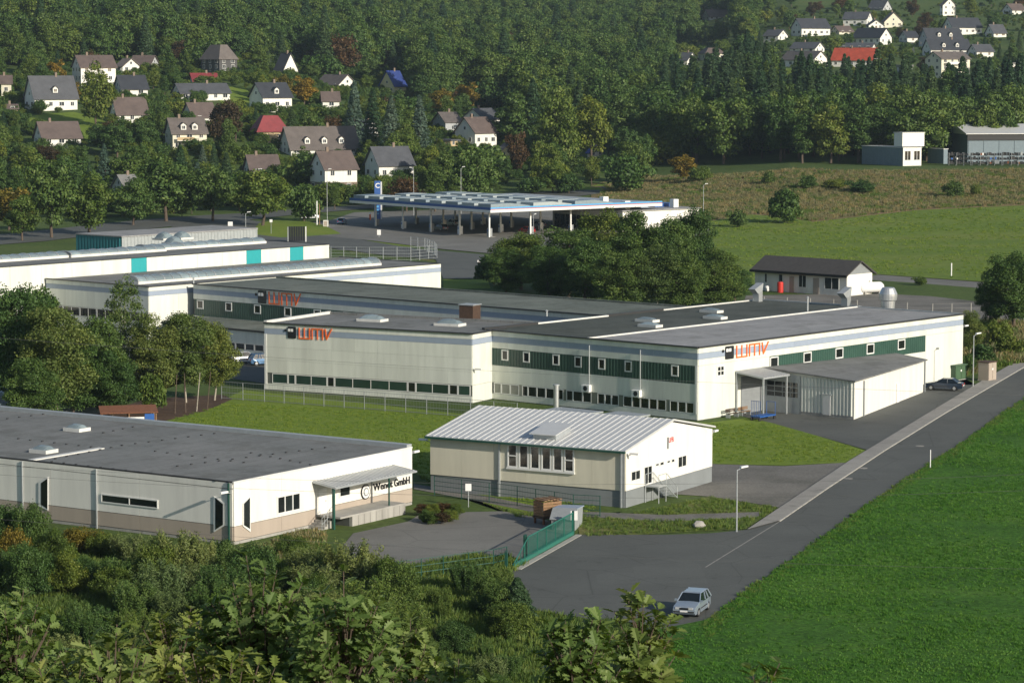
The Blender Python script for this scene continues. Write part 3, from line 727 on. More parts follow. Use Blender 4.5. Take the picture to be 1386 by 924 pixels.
#@@WENDT
FV = Frame(P(316, 737), 33.6)
ZW = FV.ony(316, 652)[1]; vx = FV.loc(565, 605.5, ZW)[0]; vy = FV.onx(-260, 600)[0]; print('wendt', ZW, vx, vy)
wd = root('office_workshop', FV.o, FV.rz, 'low cream workshop with grey flat roof and black company lettering beside its canopy', 'workshop')
part(wd, 'core', M['dark_core'], .02, vx - .02, .02, vy, 0, ZW - .2)
part(wd, 'roof', M['roof_grey'], -.06, vx, -.06, vy, ZW - .2, ZW - .06)
coping(wd, [(-.06, -.06), (vx, -.06)], M['white_flash'], .14, .1, ZW - .06)
b = MB(); b.tube((-.02, 0, ZW), (-.02, vy, ZW), .07, n=6); b.obj('roof_edge_tube', M['coping'], wd)
coping(wd, [(vx - .3, .0), (vx - .3, vy)], M['galv'], .7, .35, ZW - .08, name='parapet')
# walls: panels with taupe plinth
panels(wd, 'X', 0, 'wall_panel', M['white_wall'], 0, vy, 1.42, ZW - .55, 9.2, 1, .08, .03)
panels(wd, 'X', 0, 'wall_panel', M['white_wall'], 0, vy, ZW - .53, ZW - .07, 9.2, 1, .09, .03)
panels(wd, 'X', 0, 'plinth_panel', M['taupe'], 0, vy, .25, 1.4, 9.2, 1, .08, .03)
panels(wd, 'X', 0, 'plinth', M['concrete'], 0, vy, 0, .22, 9.2, 1, .05, .01)
panels(wd, 'Y', 0, 'wall_panel', M['white_wall'], 0, vx, 1.42, ZW - .07, 6.2, 1, .08, .02)
panels(wd, 'Y', 0, 'plinth_panel', M['taupe'], 0, vx, .25, 1.4, 6.2, 1, .08, .02)
panels(wd, 'Y', 0, 'plinth', M['concrete'], 0, vx, 0, .22, 6.2, 1, .05, .01)
part(wd, 'downpipe', M['dark_green'], -.22, -.1, .25, .37, 0, ZW - .1)
yA = lambda px, py: FV.onx(px, py)
for px in (132, 32):
    part(wd, 'downpipe', M['galv'], -.2, -.1, yA(px, 660)[0] - .05, yA(px, 660)[0] + .05, 0, ZW - .1)
def trapeze_window(p, wall, pts_frame, pts_pane, plane):
    b = MB(); ax = 'x' if wall == 'X' else 'y'
    b.prism(pts_frame, ax, plane - .09, plane - .16); o = b.obj('window', M['white_frame'], p)
    b = MB(); b.prism(pts_pane, ax, plane - .161, plane - .18); b.obj('pane', M['dark_glass'], o)
def pix_on(fn, pts): return [fn(*q) for q in pts]
fx = lambda px, py: FV.onx(px, py); fy = lambda px, py: FV.ony(px, py)
trapeze_window(wd, 'X', pix_on(fx, [(291, 671), (305, 680), (305, 711), (291, 719.5)]), pix_on(fx, [(293.4, 673), (303.5, 681.5), (303.5, 709.5), (293.4, 716)]), 0)
trapeze_window(wd, 'X', pix_on(fx, [(54, 652.5), (66.5, 645), (66.5, 690), (54, 684)]), pix_on(fx, [(57.5, 653), (66, 647), (66, 688), (57.5, 682)]), 0)
trapeze_window(wd, 'Y', pix_on(fy, [(327, 681), (337.2, 671.5), (337.2, 719.5), (327, 711.5)]), pix_on(fy, [(328, 681), (336, 673), (336, 715), (328, 710)]), 0)
(a, za), (b_, zb) = fx(138, 664.5), fx(215, 682); h0 = fx(176, 668)[1] - .05; h1 = fx(176, 678)[1]
window(wd, 'X', -.08, a, b_, 2.15, 2.85, 2, 1, t=.09, proud=.07)
(a, za), (b_, zb) = fy(373.5, 700), fy(405, 668)
window(wd, 'Y', -.08, a, b_, 1.62, 3.1, 3, 1, t=.13, proud=.07)
(a, za), (b_, zb) = fy(457.5, 680), fy(473, 680)
window(wd, 'Y', -.08, a, b_, 1.9, 3.5, 1, 1, t=.13, proud=.07)
# entrance recess, door, canopy, dock
xd0, xd1 = fy(426, 700)[0], fy(449, 695)[0]
part(wd, 'door_surround', M['white_wall'], xd0, xd1, -.14, -.08, .95, ZW - 1.1)
dr = part(wd, 'door', M['white'], xd0 + .35, xd0 + 1.35, -.19, -.14, .95, 3.0)
part(dr, 'handle', M['galv'], .3, .42, -.06, -.03, .95, 1.05)
cx0 = fy(421, 656)[0]; cx1 = fy(532, 630)[0]; cdep = 2.3; zc = fy(421, 651)[1] - .25
canr = MB().prism([(-.08, zc + .25), (-cdep, zc - .05), (-cdep, zc - .17), (-.08, zc + .13)], 'x', cx0, cx1).obj('canopy', M['galv'], wd)
n = 26
for i in range(n): 
    a = cx0 + (cx1 - cx0) * (i + .5) / n
    q = MB().prism([(-.1, zc + .30), (-cdep, zc), (-cdep, zc - .04), (-.1, zc + .26)], 'x', -.06, .06); o = q.obj('canopy_rib', M['lightmetal'], canr) if i == 0 else link('canopy_rib', o.data, canr)
    o.location = (a, 0, 0)
part(wd, 'gutter', M['galv'], cx0, cx1, -cdep - .16, -cdep - .01, zc - .2, zc - .06)
for px, py in ((453.5, 733), (528, 702)):
    xx = FV.ony(px, 690, -cdep)[0]
    part(wd, 'canopy_post', M['dark_green'], xx - (.09 if px < 500 else .05), xx + (.09 if px < 500 else .05), -cdep + .05, -cdep + (.23 if px < 500 else .15), 0.0 if px < 500 else .95, zc - .17)
dx0 = xd0 + .1; dx1 = FV.ony(549, 700, -2.5)[0]
part(wd, 'dock_platform', M['concrete'], dx0, dx1, -2.5, -.1, .8, .95)
for i in range(9): 
    a = dx0 + 1.6 + (dx1 - dx0 - 1.6) * i / 9; e = dx0 + 1.6 + (dx1 - dx0 - 1.6) * (i + 1) / 9
    part(wd, 'dock_panel', M['concrete'], a + .02, e - .02, -2.48, -2.3, 0, .8)
part(wd, 'dock_core', M['dark_core'], dx0 + 1.5, dx1 - .1, -2.28, -.1, 0, .79)
part(wd, 'dock_panel', M['concrete'], dx1 - .15, dx1 - .01, -2.48, -.1, 0, .8)
for i in range(4): part(wd, 'step', M['concrete'], dx0 - .3 * (i + 1), dx0 - .3 * i, -1.6, -.1, 0, .78 - .19 * (i + 1))
b = MB()
for i in range(5): xx = dx0 + .1 - i * .35; zb_ = max(0, .78 - .19 * i * 1.1); b.tube((xx, -1.65, zb_), (xx, -1.65, zb_ + 1.0), .025, n=5)
for h in (.5, 1.0): b.tube((dx0 + .1, -1.65, .78 + h), (dx0 - 1.3, -1.65, h - .05), .025, n=5)
b.obj('handrail', M['galv'], wd)
part(wd, 'downpipe', M['galv'], fy(501.5, 680)[0] - .03, fy(501.5, 680)[0] + .03, -.2, -.1, .95, zc)
# roof: two rooflights, white flashing strip, ballast blocks along the seams
for px, py in ((59, 607), (104, 578)):
    x, y = FV.loc(px, py, ZW + .25); dome(wd, x, y, ZW - .06, 1.5, 1.9, .35)
x0, y0 = FV.loc(48, 621, ZW); x1, y1 = FV.loc(150, 607, ZW)
part(wd, 'flashing_strip', M['white_flash'], .1, x1, y0 - .3, y0 + .3, ZW - .06, ZW + .02)
me = MB().box(-.09, .09, -.06, .06, 0, .09).mesh('ballast_block', M['coping']); kk = 0
def blocks(p0, p1, step=1.35):
    a = Vector((*FV.loc(*p0, ZW), 0)); c = Vector((*FV.loc(*p1, ZW), 0)); n = int((c - a).length / step)
    for i in range(n + 1): q = a.lerp(c, i / n); link('ballast_block', me, wd, (q.x, q.y, ZW - .06))
blocks((165, 602), (290, 586)); blocks((240, 650 - 20), (440, 605)); blocks((75, 620), (165, 602)); blocks((25, 593), (140, 606)); blocks((10, 566), (90, 556)); blocks((210, 610), (330, 625)); blocks((70, 624), (310, 652)); blocks((140, 585), (180, 577)); blocks((340, 612), (420, 628))
# lettering and round emblem
def text_mesh(s, size, depth, name, mat, align='LEFT', fat=.02):
    cu = bpy.data.curves.new(name, 'FONT'); cu.body = s; cu.size = size; cu.extrude = depth / 2; cu.offset = fat; cu.align_x = align; cu.resolution_u = 3
    o = bpy.data.objects.new(name, cu); COL.objects.link(o)
    dg = bpy.context.evaluated_depsgraph_get(); me = bpy.data.meshes.new_from_object(o.evaluated_get(dg)); bpy.data.objects.remove(o)
    me.name = name; me.materials.clear(); me.materials.append(mat); return me
sx0, sz0 = fy(503.5, 663); sx1, sz1 = fy(553, 645)
ws = root('wall_sign', FV.w(sx0, -.12, fy(503.5, 664)[1] + .0), FV.rz, 'black Wendt GmbH lettering with round emblem on the cream workshop wall', 'sign')
tw = sx1 - sx0
def fit(me, w_):
    xs = [v.co.x for v in me.vertices]; return w_ / (max(xs) - min(xs)), min(xs)
m1 = text_mesh('Wendt', 1.05, .06, 'lettering', M['black'], fat=.018); s1, o1 = fit(m1, tw * .53)
link('lettering', m1, ws, (-o1 * s1, 0, 0), (math.pi / 2, 0, 0), (s1, .80, 1))
m2 = text_mesh('GmbH', 1.05, .06, 'lettering', M['black'], fat=.018); s2, o2 = fit(m2, tw * .43)
link('lettering', m2, ws, (tw * .57 - o2 * s2, 0, 0), (math.pi / 2, 0, 0), (s2, .80, 1))
ex, ez = fy(493, 665); ex -= sx0; ez -= ws.location.z
b = MB().lathe([(.62, 0), (.62, .05)], (ex, -.05, ez), 28, 'y'); b.obj('emblem_disc', M['black'], ws)
b = MB().lathe([(.53, 0), (.53, .05)], (ex, -.07, ez), 28, 'y'); b.obj('emblem_ring', M['white'], ws)
b = MB().lathe([(.36, 0), (.36, .05)], (ex, -.09, ez), 28, 'y'); b.obj('emblem_disc', M['grey_plastic'], ws)
b = MB().lathe([(.24, 0), (.24, .05)], (ex, -.11, ez), 28, 'y'); b.obj('emblem_ring', M['white'], ws)
# ---------------- ribbed-roof shed
FS = Frame(P(847, 687), 29.8)
ze = FS.onx(847, 609)[1]; sy = FS.onx(583, 640)[0]; zpl = FS.onx(847, 664.5)[1]
sxr = FS.ony(963.8, 600)[0]; xr, zr = FS.ony(910, 567); print('shed', ze, sy, zpl, sxr, xr, zr)
zr2 = FS.ony(964.5, 577)[1]
shed = root('workshop_shed', FS.o, FS.rz, 'cream workshop on a grey plinth with light ribbed metal gable roof', 'workshop')
part(shed, 'core', M['dark_core'], .05, sxr - .05, .05, sy - .05, 0, ze - .3)
part(shed, 'plinth', M['plinth_grey'], 0, sxr, 0, sy, 0, zpl)
# side wall panels, gable wall
panels(shed, 'X', 0, 'wall_panel', M['cream_wall'], 0, sy, zpl + .02, ze - .05, 3.4, 1, .08, .015)
zrg = zr - .25
g = MB().prism([(-.02, zpl + .02), (sxr, zpl + .02), (sxr, zr2 - .2), (xr, zrg), (-.02, ze - .1)], 'y', -.02, .14); g.obj('gable_wall', M['white_wall'], shed)
g = MB().prism([(-.02, zpl), (sxr, zpl), (sxr, zr2 - .2), (xr, zrg), (-.02, ze - .1)], 'y', sy - .12, sy + .02); g.obj('gable_wall', M['white_wall'], shed)
# roof: front slope and rear slope, with raised ribs
def slope(p, xa, za, xb, zb, y0, y1, mat):
    o = MB().prism([(xa, za), (xb, zb), (xb, zb - .12), (xa, za - .12)], 'y', y0, y1).obj('roof', mat, p)
    n = int((y1 - y0) / .62); me_ = MB().prism([(xa, za + .045), (xb, zb + .045), (xb, zb - .01), (xa, za - .01)], 'y', -.07, .07).mesh('roof_rib', mat)
    for i in range(n + 1): link('roof_rib', me_, o, (0, y0 + .1 + (y1 - y0 - .2) * i / n, 0))
    return o
slope(shed, -.45, ze - .02, xr, zr, -.2, sy + .25, M['lightmetal']); slope(shed, xr + .01, zr - .01, sxr + .35, zr2, -.2, sy + .25, M['lightmetal'])
part(shed, 'gutter', M['dark_green'], -.62, -.46, -.2, sy + .25, ze - .22, ze - .06)
for yy in (.3, FS.onx(678, 620)[0]):
    part(shed, 'downpipe', M['galv'], -.22, -.09, yy, yy + .14, 0, ze - .2)
part(shed, 'corner_trim', M['grey_plastic'], -.13, -.09, .08, .5, 0, ze - .1)
ya0, ya1 = FS.onx(687, 640)[0], FS.onx(779, 640)[0]; zw0 = FS.onx(730, 635)[1]; zw1 = FS.onx(730, 603)[1]; print('shedwin', ya0, ya1, zw0, zw1)
zw0 = max(zpl + .5, 2.6) if zw0 < zpl else zw0
tot = ya0 - ya1
for i in range(6):
    a = ya1 + tot * i / 6; e = ya1 + tot * (i + 1) / 6
    window(shed, 'X', -.08, a + .06, e - .06, zw0, zw1, 1, 2 if i in (0, 5) else 1, t=.13, proud=.08)
part(shed, 'window_sill', M['white_frame'], -.25, -.08, ya1, ya0, zw0 - .14, zw0 - .01)
for a, e, t_, bt in ((853.5, 866, 636, 650), (871, 882, 630, 655), (886.5, 891.5, 626, 631), (892.5, 898, 624, 630), (902, 906.5, 622, 627), (908, 912.5, 620, 626), (917, 928.5, 616, 632)):
    (x0, _), (x1, _) = FS.ony(a, (t_ + bt) / 2), FS.ony(e, (t_ + bt) / 2); zt_ = FS.ony((a + e) / 2, t_)[1]; zb_ = FS.ony((a + e) / 2, bt)[1]
    window(shed, 'Y', -.02, x0, x1, zb_, zt_, 2 if (e - a) > 8 else 1, 1, t=.09, proud=.05)
# outside metal stair to the door
x0 = FS.ony(872, 655)[0]; zt_ = FS.ony(876, 656)[1]; zt_ = max(zt_, 1.0)
st = root('metal_stair', FS.w(x0, -.1, 0), FS.rz, 'short galvanised stair with handrails leading up to the shed door', 'stair')
part(st, 'landing', M['galv'], 0, 1.4, -1.3, 0, zt_ - .08, zt_)
n = 7
for i in range(n): part(st, 'tread', M['galv'], 1.4 + .3 * i, 1.68 + .3 * i, -1.25, -.05, zt_ * (1 - (i + 1) / (n + 1)) - .04, zt_ * (1 - (i + 1) / (n + 1)))
for yy in (-1.28, -.03):
    b = MB(); b.tube((0, yy, zt_ + 1), (1.4, yy, zt_ + 1), .03, n=5); b.tube((1.4, yy, zt_ + 1), (3.5, yy, 1.0), .03, n=5); b.tube((1.4, yy, zt_ - .1), (3.5, yy, .02), .05, n=5)
    for q in (0, 1.4, 3.5): zz = zt_ if q < 2 else 0; b.tube((q, yy, zz), (q, yy, zz + 1), .03, n=5)
    for q in (0, 1.35): b.tube((q, yy, 0), (q, yy, zt_), .04, n=5)
    b.tube((1.4, yy, zt_ + .5), (3.5, yy, .5), .02, n=5); b.obj('handrail', M['galv'], st)
# roof vent box on the shed
q = MB(); x, y = FS.loc(747, 564, (zr + ze) / 2 + 1.2)
vt = root('roof_ventilator', FS.w(x, y, ze + (zr - ze) * (x + .45) / (xr + .45)), FS.rz, 'galvanised box ventilator near the ridge of the ribbed roof', 'ventilator')
sl_ = (zr - ze) / (xr + .45)
MB().prism([(-1.3, -1.3 * sl_), (1.3, 1.3 * sl_), (1.3, 1.3 * sl_ + .5), (-1.3, -1.3 * sl_ + .5)], 'y', -1.1, 1.1).obj('casing', M['galv'], vt)
MB().prism([(-1.7, -1.3 * sl_ + .4), (1.6, 1.3 * sl_ + .55), (1.6, 1.3 * sl_ + .63), (-1.7, -1.3 * sl_ + .48)], 'y', -1.3, 1.3).obj('cover', M['lightmetal'], vt)
# small sign on the gable
sgx, sgz = FS.ony(902.5, 607)
sg = root('wall_sign', FS.w(sgx, -.06, sgz), FS.rz, 'small sign with red letters and grey edge on the shed gable', 'sign')
part(sg, 'edge', M['grey_plastic'], 0, .13, -.08, 0, 0, 1.0); part(sg, 'board', M['white'], .14, 1.15, -.04, 0, .42, 1.0)
m3 = text_mesh('UFB', .62, .02, 'lettering', M['red'], fat=.01); s3, o3 = fit(m3, .92); link('lettering', m3, sg, (.18 - o3 * s3, -.055, .5), (math.pi / 2, 0, 0), (s3, 1, 1))
#@@ANNEX
ax, ay = FM.loc(1156, 568, 0); bx_, by_ = FM.loc(1250, 531, 0)
za = FM.onx(1156, 515.5, ax)[1]; zb2 = 3.7; print('annex', ax, ay, bx_, by_, za)
an = root('annex', FM.w(ax, ay), FM.rz, 'low white annex with ribbed metal end wall and grey sloping roof against the factory', 'annex')
L_ = lambda x, y, z=0: (x - ax, y - ay, z)
def poly3(name, mat, pts, par, th=None):
    b = MB(); b.quad(*pts); return b.obj(name, mat, par)
zwall = za + .55
b = MB().hexa([L_(ax + .03, ay + .03, 0), L_(bx_ - .03, by_ + .05, 0), L_(bx_ - .03, -.1, 0), L_(ax + .03, -.1, 0), L_(ax + .03, ay + .03, za - .1), L_(bx_ - .03, by_ + .05, zb2 - .1), L_(bx_ - .03, -.1, zb2 + .3), L_(ax + .03, -.1, zwall - .1)]); b.obj('wall', M['white_wall'], an)
o_ = .35
b = MB().hexa([L_(ax - o_, ay - o_, za - .06), L_(bx_ + .2, by_ - o_, zb2 - .06), L_(bx_ + .2, -.1, zb2 + .38), L_(ax - o_, -.1, zwall - .02), L_(ax - o_, ay - o_, za + .06), L_(bx_ + .2, by_ - o_, zb2 + .06), L_(bx_ + .2, -.1, zb2 + .5), L_(ax - o_, -.1, zwall + .1)]); b.obj('roof', M['roof_grey'], an)
fy0 = FM.onx(1085, 540, ax)[0]
ribbed(an, 'X', 0, 'ribbed_wall', M['white_panel'], 0.02, fy0 - ay, .35, za - .08, .42, .12)
part(an, 'plinth', M['concrete'], -.1, 0, 0, fy0 - ay, 0, .34)
d0, d1 = FM.onx(1125, 553, ax)[0] - ay, FM.onx(1115, 553, ax)[0] - ay
dd = part(an, 'door', M['lightmetal'], -.22, -.14, d0, d1, .25, 2.35); part(an, 'door_lintel', M['galv'], -.26, -.13, d0 - .15, d1 + .15, 2.36, 2.46)
for px in (1165.5, 1243.5):
    t = (px - 1158) / (1250 - 1158.); xx = (bx_ - ax) * (FM.loc(px, 566 - .42 * (px - 1158), 0)[0] - ax) / (bx_ - ax); yy = (by_ - ay) * xx / (bx_ - ax)
    part(an, 'downpipe', M['grey_plastic'], xx - .07, xx + .07, yy - .14, yy - .01, 0, za - .3)
ang = math.atan2(by_ - ay, bx_ - ax); xx = FM.loc(1217, 545, 0)[0] - ax; yy = (by_ - ay) * xx / (bx_ - ax)
o = part(an, 'door', M['white'], -.5, .5, -.06, .02, 0, 2.1); o.location = (xx, yy - .03, .05); o.rotation_euler = (0, 0, ang)
# sectional gate with glazed rows
g0, g1 = FM.onx(1083, 550, ax)[0] - ay, 0 - ay - .3
gd = part(an, 'sectional_gate', M['galv'], -.06, 0, g0, g1, 0, za)
for i in range(3):
    for j in range(4):
        a = g0 + .25 + (g1 - g0 - .5) * j / 4; e = g0 + .25 + (g1 - g0 - .5) * (j + 1) / 4
        part(gd, 'pane', M['dark_glass'], -.06, -.03, a - (g0 + g1) / 2 + .06, e - (g0 + g1) / 2 - .06, 1.75 + .55 * i, 2.2 + .55 * i)
# porch canopy in front of the roller door
can = root('porch_canopy', FM.w(0, 0), FM.rz, 'flat translucent porch canopy on slim posts before the grey roller door', 'canopy')
cA = FM.loc(994, 504.6, za + .2); cB = FM.loc(1047, 511.6, za); cC = FM.loc(1095, 504.6, za)
x0 = FM.ony(994, 505)[0]; x1 = FM.ony(1060, 497)[0]; yo = cB[1]
b = MB().prism([(-.08, za + .6), (yo, za + .15), (yo, za), (-.08, za + .45)], 'x', x0, ax - .4); b.obj('canopy_roof', M['galv'], can)
me = MB().prism([(-.1, za + .66), (yo, za + .21), (yo, za + .15), (-.1, za + .6)], 'x', -.05, .05).mesh('roof_rib', M['lightmetal'])
n = 16
for i in range(n): link('roof_rib', me, can, (x0 + (ax - .4 - x0) * (i + .5) / n, 0, 0))
for xx in (x0 + .15, ax - .8): part(can, 'post', M['galv'], xx - .08, xx + .08, yo + .05, yo + .21, 0, za + .02)
part(can, 'post', M['galv'], x0 + .05, x0 + .2, -.3, -.15, 0, za + .4)
r0, r1 = FM.ony(1002, 535)[0], FM.ony(1032, 535)[0]
rd = part(fac, 'roller_door', M['grey_plastic'], r0, r1, -.14, -.07, .05, 4.0)
for i in range(12): part(rd, 'slat', M['grey_plastic'], -(r1 - r0) / 2 + .05, (r1 - r0) / 2 - .05, -.06, -.035, .05 + i * .325, .33 + i * .325)
# blue trolley
x, y = FM.loc(1033, 568, 0)
tr = root('transport_trolley', FM.w(x, y), FM.rz, 'blue cage trolley standing under the porch canopy', 'trolley')
part(tr, 'deck', M['blue'], -1.4, 1.4, -.6, .6, .4, .52)
for a, b_ in ((-1.3, -.5), (-1.3, .5), (1.3, -.5), (1.3, .5)):
    MB().lathe([(.2, -.06), (.2, .06)], (a, b_, .2), 12, 'y').obj('wheel', M['rubber'], tr)
for i in range(6): MB().tube((-1.35, -.55 + .22 * i, .5), (-1.35, -.55 + .22 * i, 2.1), .025, n=5).obj('bar', M['blue'], tr)
MB().tube((-1.35, -.55, 2.1), (-1.35, .55, 2.1), .03, n=5).obj('rail', M['blue'], tr); MB().tube((1.35, -.55, .5), (1.35, -.55, 1.8), .03, n=5).obj('bar', M['blue'], tr); MB().tube((1.35, .55, .5), (1.35, .55, 1.8), .03, n=5).obj('bar', M['blue'], tr); MB().tube((1.35, -.55, 1.8), (1.35, .55, 1.8), .03, n=5).obj('rail', M['blue'], tr)
# benches by the corner
for k, (px, py, lab) in enumerate(((965, 562, 'dark slatted bench at the sunlit factory corner, the one nearer the corner'), (979, 559, 'weathered wooden bench at the sunlit factory corner, the one farther from it'))):
    x, y = FM.loc(px, py, 0); bn = root('bench', FM.w(x, -.9), FM.rz, lab, 'bench')
    for q in range(3): part(bn, 'seat_slat', M['dark_wood' if k == 0 else 'wood'], -.85, .85, -.3 + q * .15, -.18 + q * .15, .43, .47)
    for q in range(2): part(bn, 'back_slat', M['dark_wood' if k == 0 else 'wood'], -.85, .85, .2, .23, .6 + q * .18, .73 + q * .18)
    for sx in (-.7, .7): part(bn, 'leg', M['galv'], sx - .04, sx + .04, -.3, .25, 0, .42)
# air-conditioning units and pipes on the shaded wall
def wall_unit(px, py, pipe_px, lab):
    y, z = FM.onx(px, py, -.4); u = root('air_conditioner', FM.w(-.08, y, z - .4), FM.rz, lab, 'air conditioner')
    c = part(u, 'casing', M['white'], -.45, -.0, -.55, .55, 0, .75, .03)
    MB().lathe([(.28, 0), (.28, .02)], (-.235, 0, .37), 16, 'x').obj('fan_grille', M['black'], c)
    for s_ in (-.45, .45): part(u, 'bracket', M['galv'], -.5, 0, s_ - .03, s_ + .03, -.06, -.005)
    yp = FM.onx(pipe_px, py)[0] - y
    MB().tube((-.12, yp, .2), (-.12, yp, 5.0), .055, n=8).obj('pipe', M['galv'], u); MB().tube((-.12, yp, .2), (-.12, -.3, .2), .055, n=8).obj('pipe', M['galv'], u)
wall_unit(793, 525, 799, 'white wall unit with riser pipe on the shaded factory wall, the left one'); wall_unit(861, 532, 868, 'white wall unit with riser pipe on the shaded factory wall, the right one')
# chimney flue rising behind the shed roof
x, y = FM.loc(778, 569, 0); fl = root('flue', FM.w(x - 3.0, y), FM.rz, 'upright galvanised flue standing behind the ribbed shed roof', 'flue')
MB().lathe([(.28, 0), (.28, 3.9)], n=14).obj('pipe', M['metal'], fl, smooth=False); MB().lathe([(.34, 3.9), (.34, 4.05)], n=14).obj('cap', M['galv'], fl)
for px0, px1, py, lab in ((748, 800, 556, 'pale blue low shelter roof between shed and factory, left'), (826, 864, 561, 'white low shelter roof between shed and factory, right')):
    x, y = FM.loc((px0 + px1) / 2, py, 2.2); w_ = (px1 - px0) / 12.4 / .755 / 2
    s_ = root('shelter', FM.w(x, y), FM.rz, lab, 'shelter'); part(s_, 'roof', M['galv'], -1.6, 1.6, -w_, w_, 2.1, 2.25)
    for a in (-1.4, 1.4):
        for c in (-w_ + .2, w_ - .2): part(s_, 'post', M['galv'], a - .05, a + .05, c - .05, c + .05, 0, 2.1)
# roof stacks and cowl
def roofthing(px, py, z=ZR):
    x, y = FM.loc(px, py, z); return FM.w(x, y, z)
for px, py, lab in ((1025.5, 408, 'angled metal air duct on the dark factory roof, left of the pair'), (1145, 414, 'angled metal air duct on the factory roof edge, right of the pair')):
    d = root('air_duct', roofthing(px, py), FM.rz, lab, 'air duct')
    part(d, 'shaft', M['metal'], -.4, .4, -.45, .45, 0, 1.5)
    MB().hexa([(-.5, -.45, 1.0), (.4, -.45, 1.4), (.4, .45, 1.4), (-.5, .45, 1.0), (-1.3, -.5, 1.6), (.5, -.5, 2.3), (.5, .5, 2.3), (-1.3, .5, 1.6)]).obj('hood', M['galv'], d)
cw = root('ventilation_cowl', roofthing(1202, 417), 0, 'large bulging silver ventilation cowl at the far factory roof edge', 'ventilator')
MB().lathe([(.8, 0), (.85, .9), (1.05, 1.0), (1.1, 1.5), (1.1, 1.75), (.8, 2.4), (.7, 2.5)], n=20).obj('cowl', M['metal'], cw)
for px, py, h, lab in ((1093, 421, 1.6, 'thin vent pipe standing on the dark factory roof'), (740, 428, .6, 'short vent pipe on the white parapet'), (262, 384, .7, 'short vent pipe on the corner of the arched-rooflight hall')):
    v = root('vent_pipe', roofthing(px, py), 0, lab, 'vent pipe'); MB().lathe([(.1, 0), (.1, h)], n=8).obj('pipe', M['galv'], v); MB().lathe([(.2, h), (.02, h + .18)], n=8).obj('cap', M['galv'], v)
#@@WALL LAMPS
def wall_lamp(fr, x, y, z, dx, dy, lab):
    l = root('wall_lamp', fr.w(x, y, z), fr.rz, lab, 'wall lamp')
    MB().tube((0, 0, 0), (dx * .6, dy * .6, .2), .035, n=6).obj('arm', M['galv'], l)
    c = Vector((dx * .9, dy * .9, .2)); d = Vector((dx, dy, 0)).normalized(); n_ = Vector((-d.y, d.x, 0))
    b = MB(); b.hexa([tuple(c + d * a + n_ * q + Vector((0, 0, h))) for h in (-.06, .1) for a, q in ((-.4, -.14), (.4, -.1), (.4, .1), (-.4, .14))]); b.obj('head', M['white'], l)
wall_lamp(FV, vx, .1, ZW - .7, .9, 0, 'white wall lamp on the far corner of the cream office workshop')
wall_lamp(FS, .2, sy, ze - .7, 0, 1.0, 'white wall lamp at the left rear corner of the ribbed-roof shed')
wall_lamp(FS, sxr, .1, zr2 - .7, 1.0, 0, 'white wall lamp on the right corner of the ribbed-roof shed')
wall_lamp(FS, .1, -.1, ze - .5, 0, -.7, 'small lamp at the near corner of the ribbed-roof shed')
wall_lamp(FM, mx1, .1, 6.0, 1.0, 0, 'white wall lamp at the far right end of the sunlit factory wall')
wall_lamp(FW, .1, -.1, 3.6, .0, -.7, 'dark wall lamp on the inner corner of the front wing')
wall_lamp(FV, -.1, .1, ZW - .9, -1.0, .0, 'arched wall lamp on the near corner of the cream office workshop')
#@@CARS
def car_mesh(L=4.15, Wd=1.70, H=1.44, kind='hatch'):
    wb = L * .605; r = .30; xf, xrr = L / 2 - .82, L / 2 - .82 - wb    # front to +x
    hb = .88 if kind != 'van' else 1.0
    nose = .62 if kind != 'van' else .75
    prof = [(-L / 2 + .02, .30)]
    def arch(cx): return [(cx - r * 1.22 * math.cos(math.pi * i / 8), .24 + r * 1.22 * math.sin(math.pi * i / 8)) for i in range(9)]
    prof += [(xrr - r * 1.3, .24)] + arch(xrr)[0:] + arch(xf) + [(L / 2 - .1, .24), (L / 2, .36), (L / 2 - .02, nose), (L / 2 - .25, nose + .13), (L / 2 - 1.15, hb + .03), (-L / 2 + .22, hb + .04), (-L / 2 + .03, hb - .1), (-L / 2, .55)]
    bm = bmesh.new(); k = len(prof); ys = [-1, -.96, -.5, 0, .5, .96, 1]
    def wid(x, z, s_):
        t = abs(x) / (L / 2); a = 1 - .10 * t ** 4; a *= 1 - .06 * max(0, (z - .55) / .4)
        return s_ * Wd / 2 * a
    rows = []
    for s_ in ys:
        zz = -.0 if abs(s_) < 1 else 0
        row = []
        for x, z in prof:
            zc_ = z + (.035 * (1 - s_ * s_) if z > .5 else 0) - (.05 if abs(s_) == 1 and z > .8 else 0)
            row.append(bm.verts.new((x, wid(x, z, s_ if abs(s_) < 1 else s_ * 1.0), zc_)))
        rows.append(row)
    for a, b in zip(rows, rows[1:]):
        for i in range(k): j = (i + 1) % k; bm.faces.new((a[i], a[j], b[j], b[i]))
    for rr in (rows[0], rows[-1]): f = bm.faces.new(rr)
    bmesh.ops.triangulate(bm, faces=[f for f in bm.faces if len(f.verts) > 4]); bmesh.ops.recalc_face_normals(bm, faces=bm.faces)
    me = bpy.data.meshes.new('body'); bm.to_mesh(me); bm.free()
    for p in me.polygons: p.use_smooth = False
    return me, xf, xrr, r, hb
_cars = {}
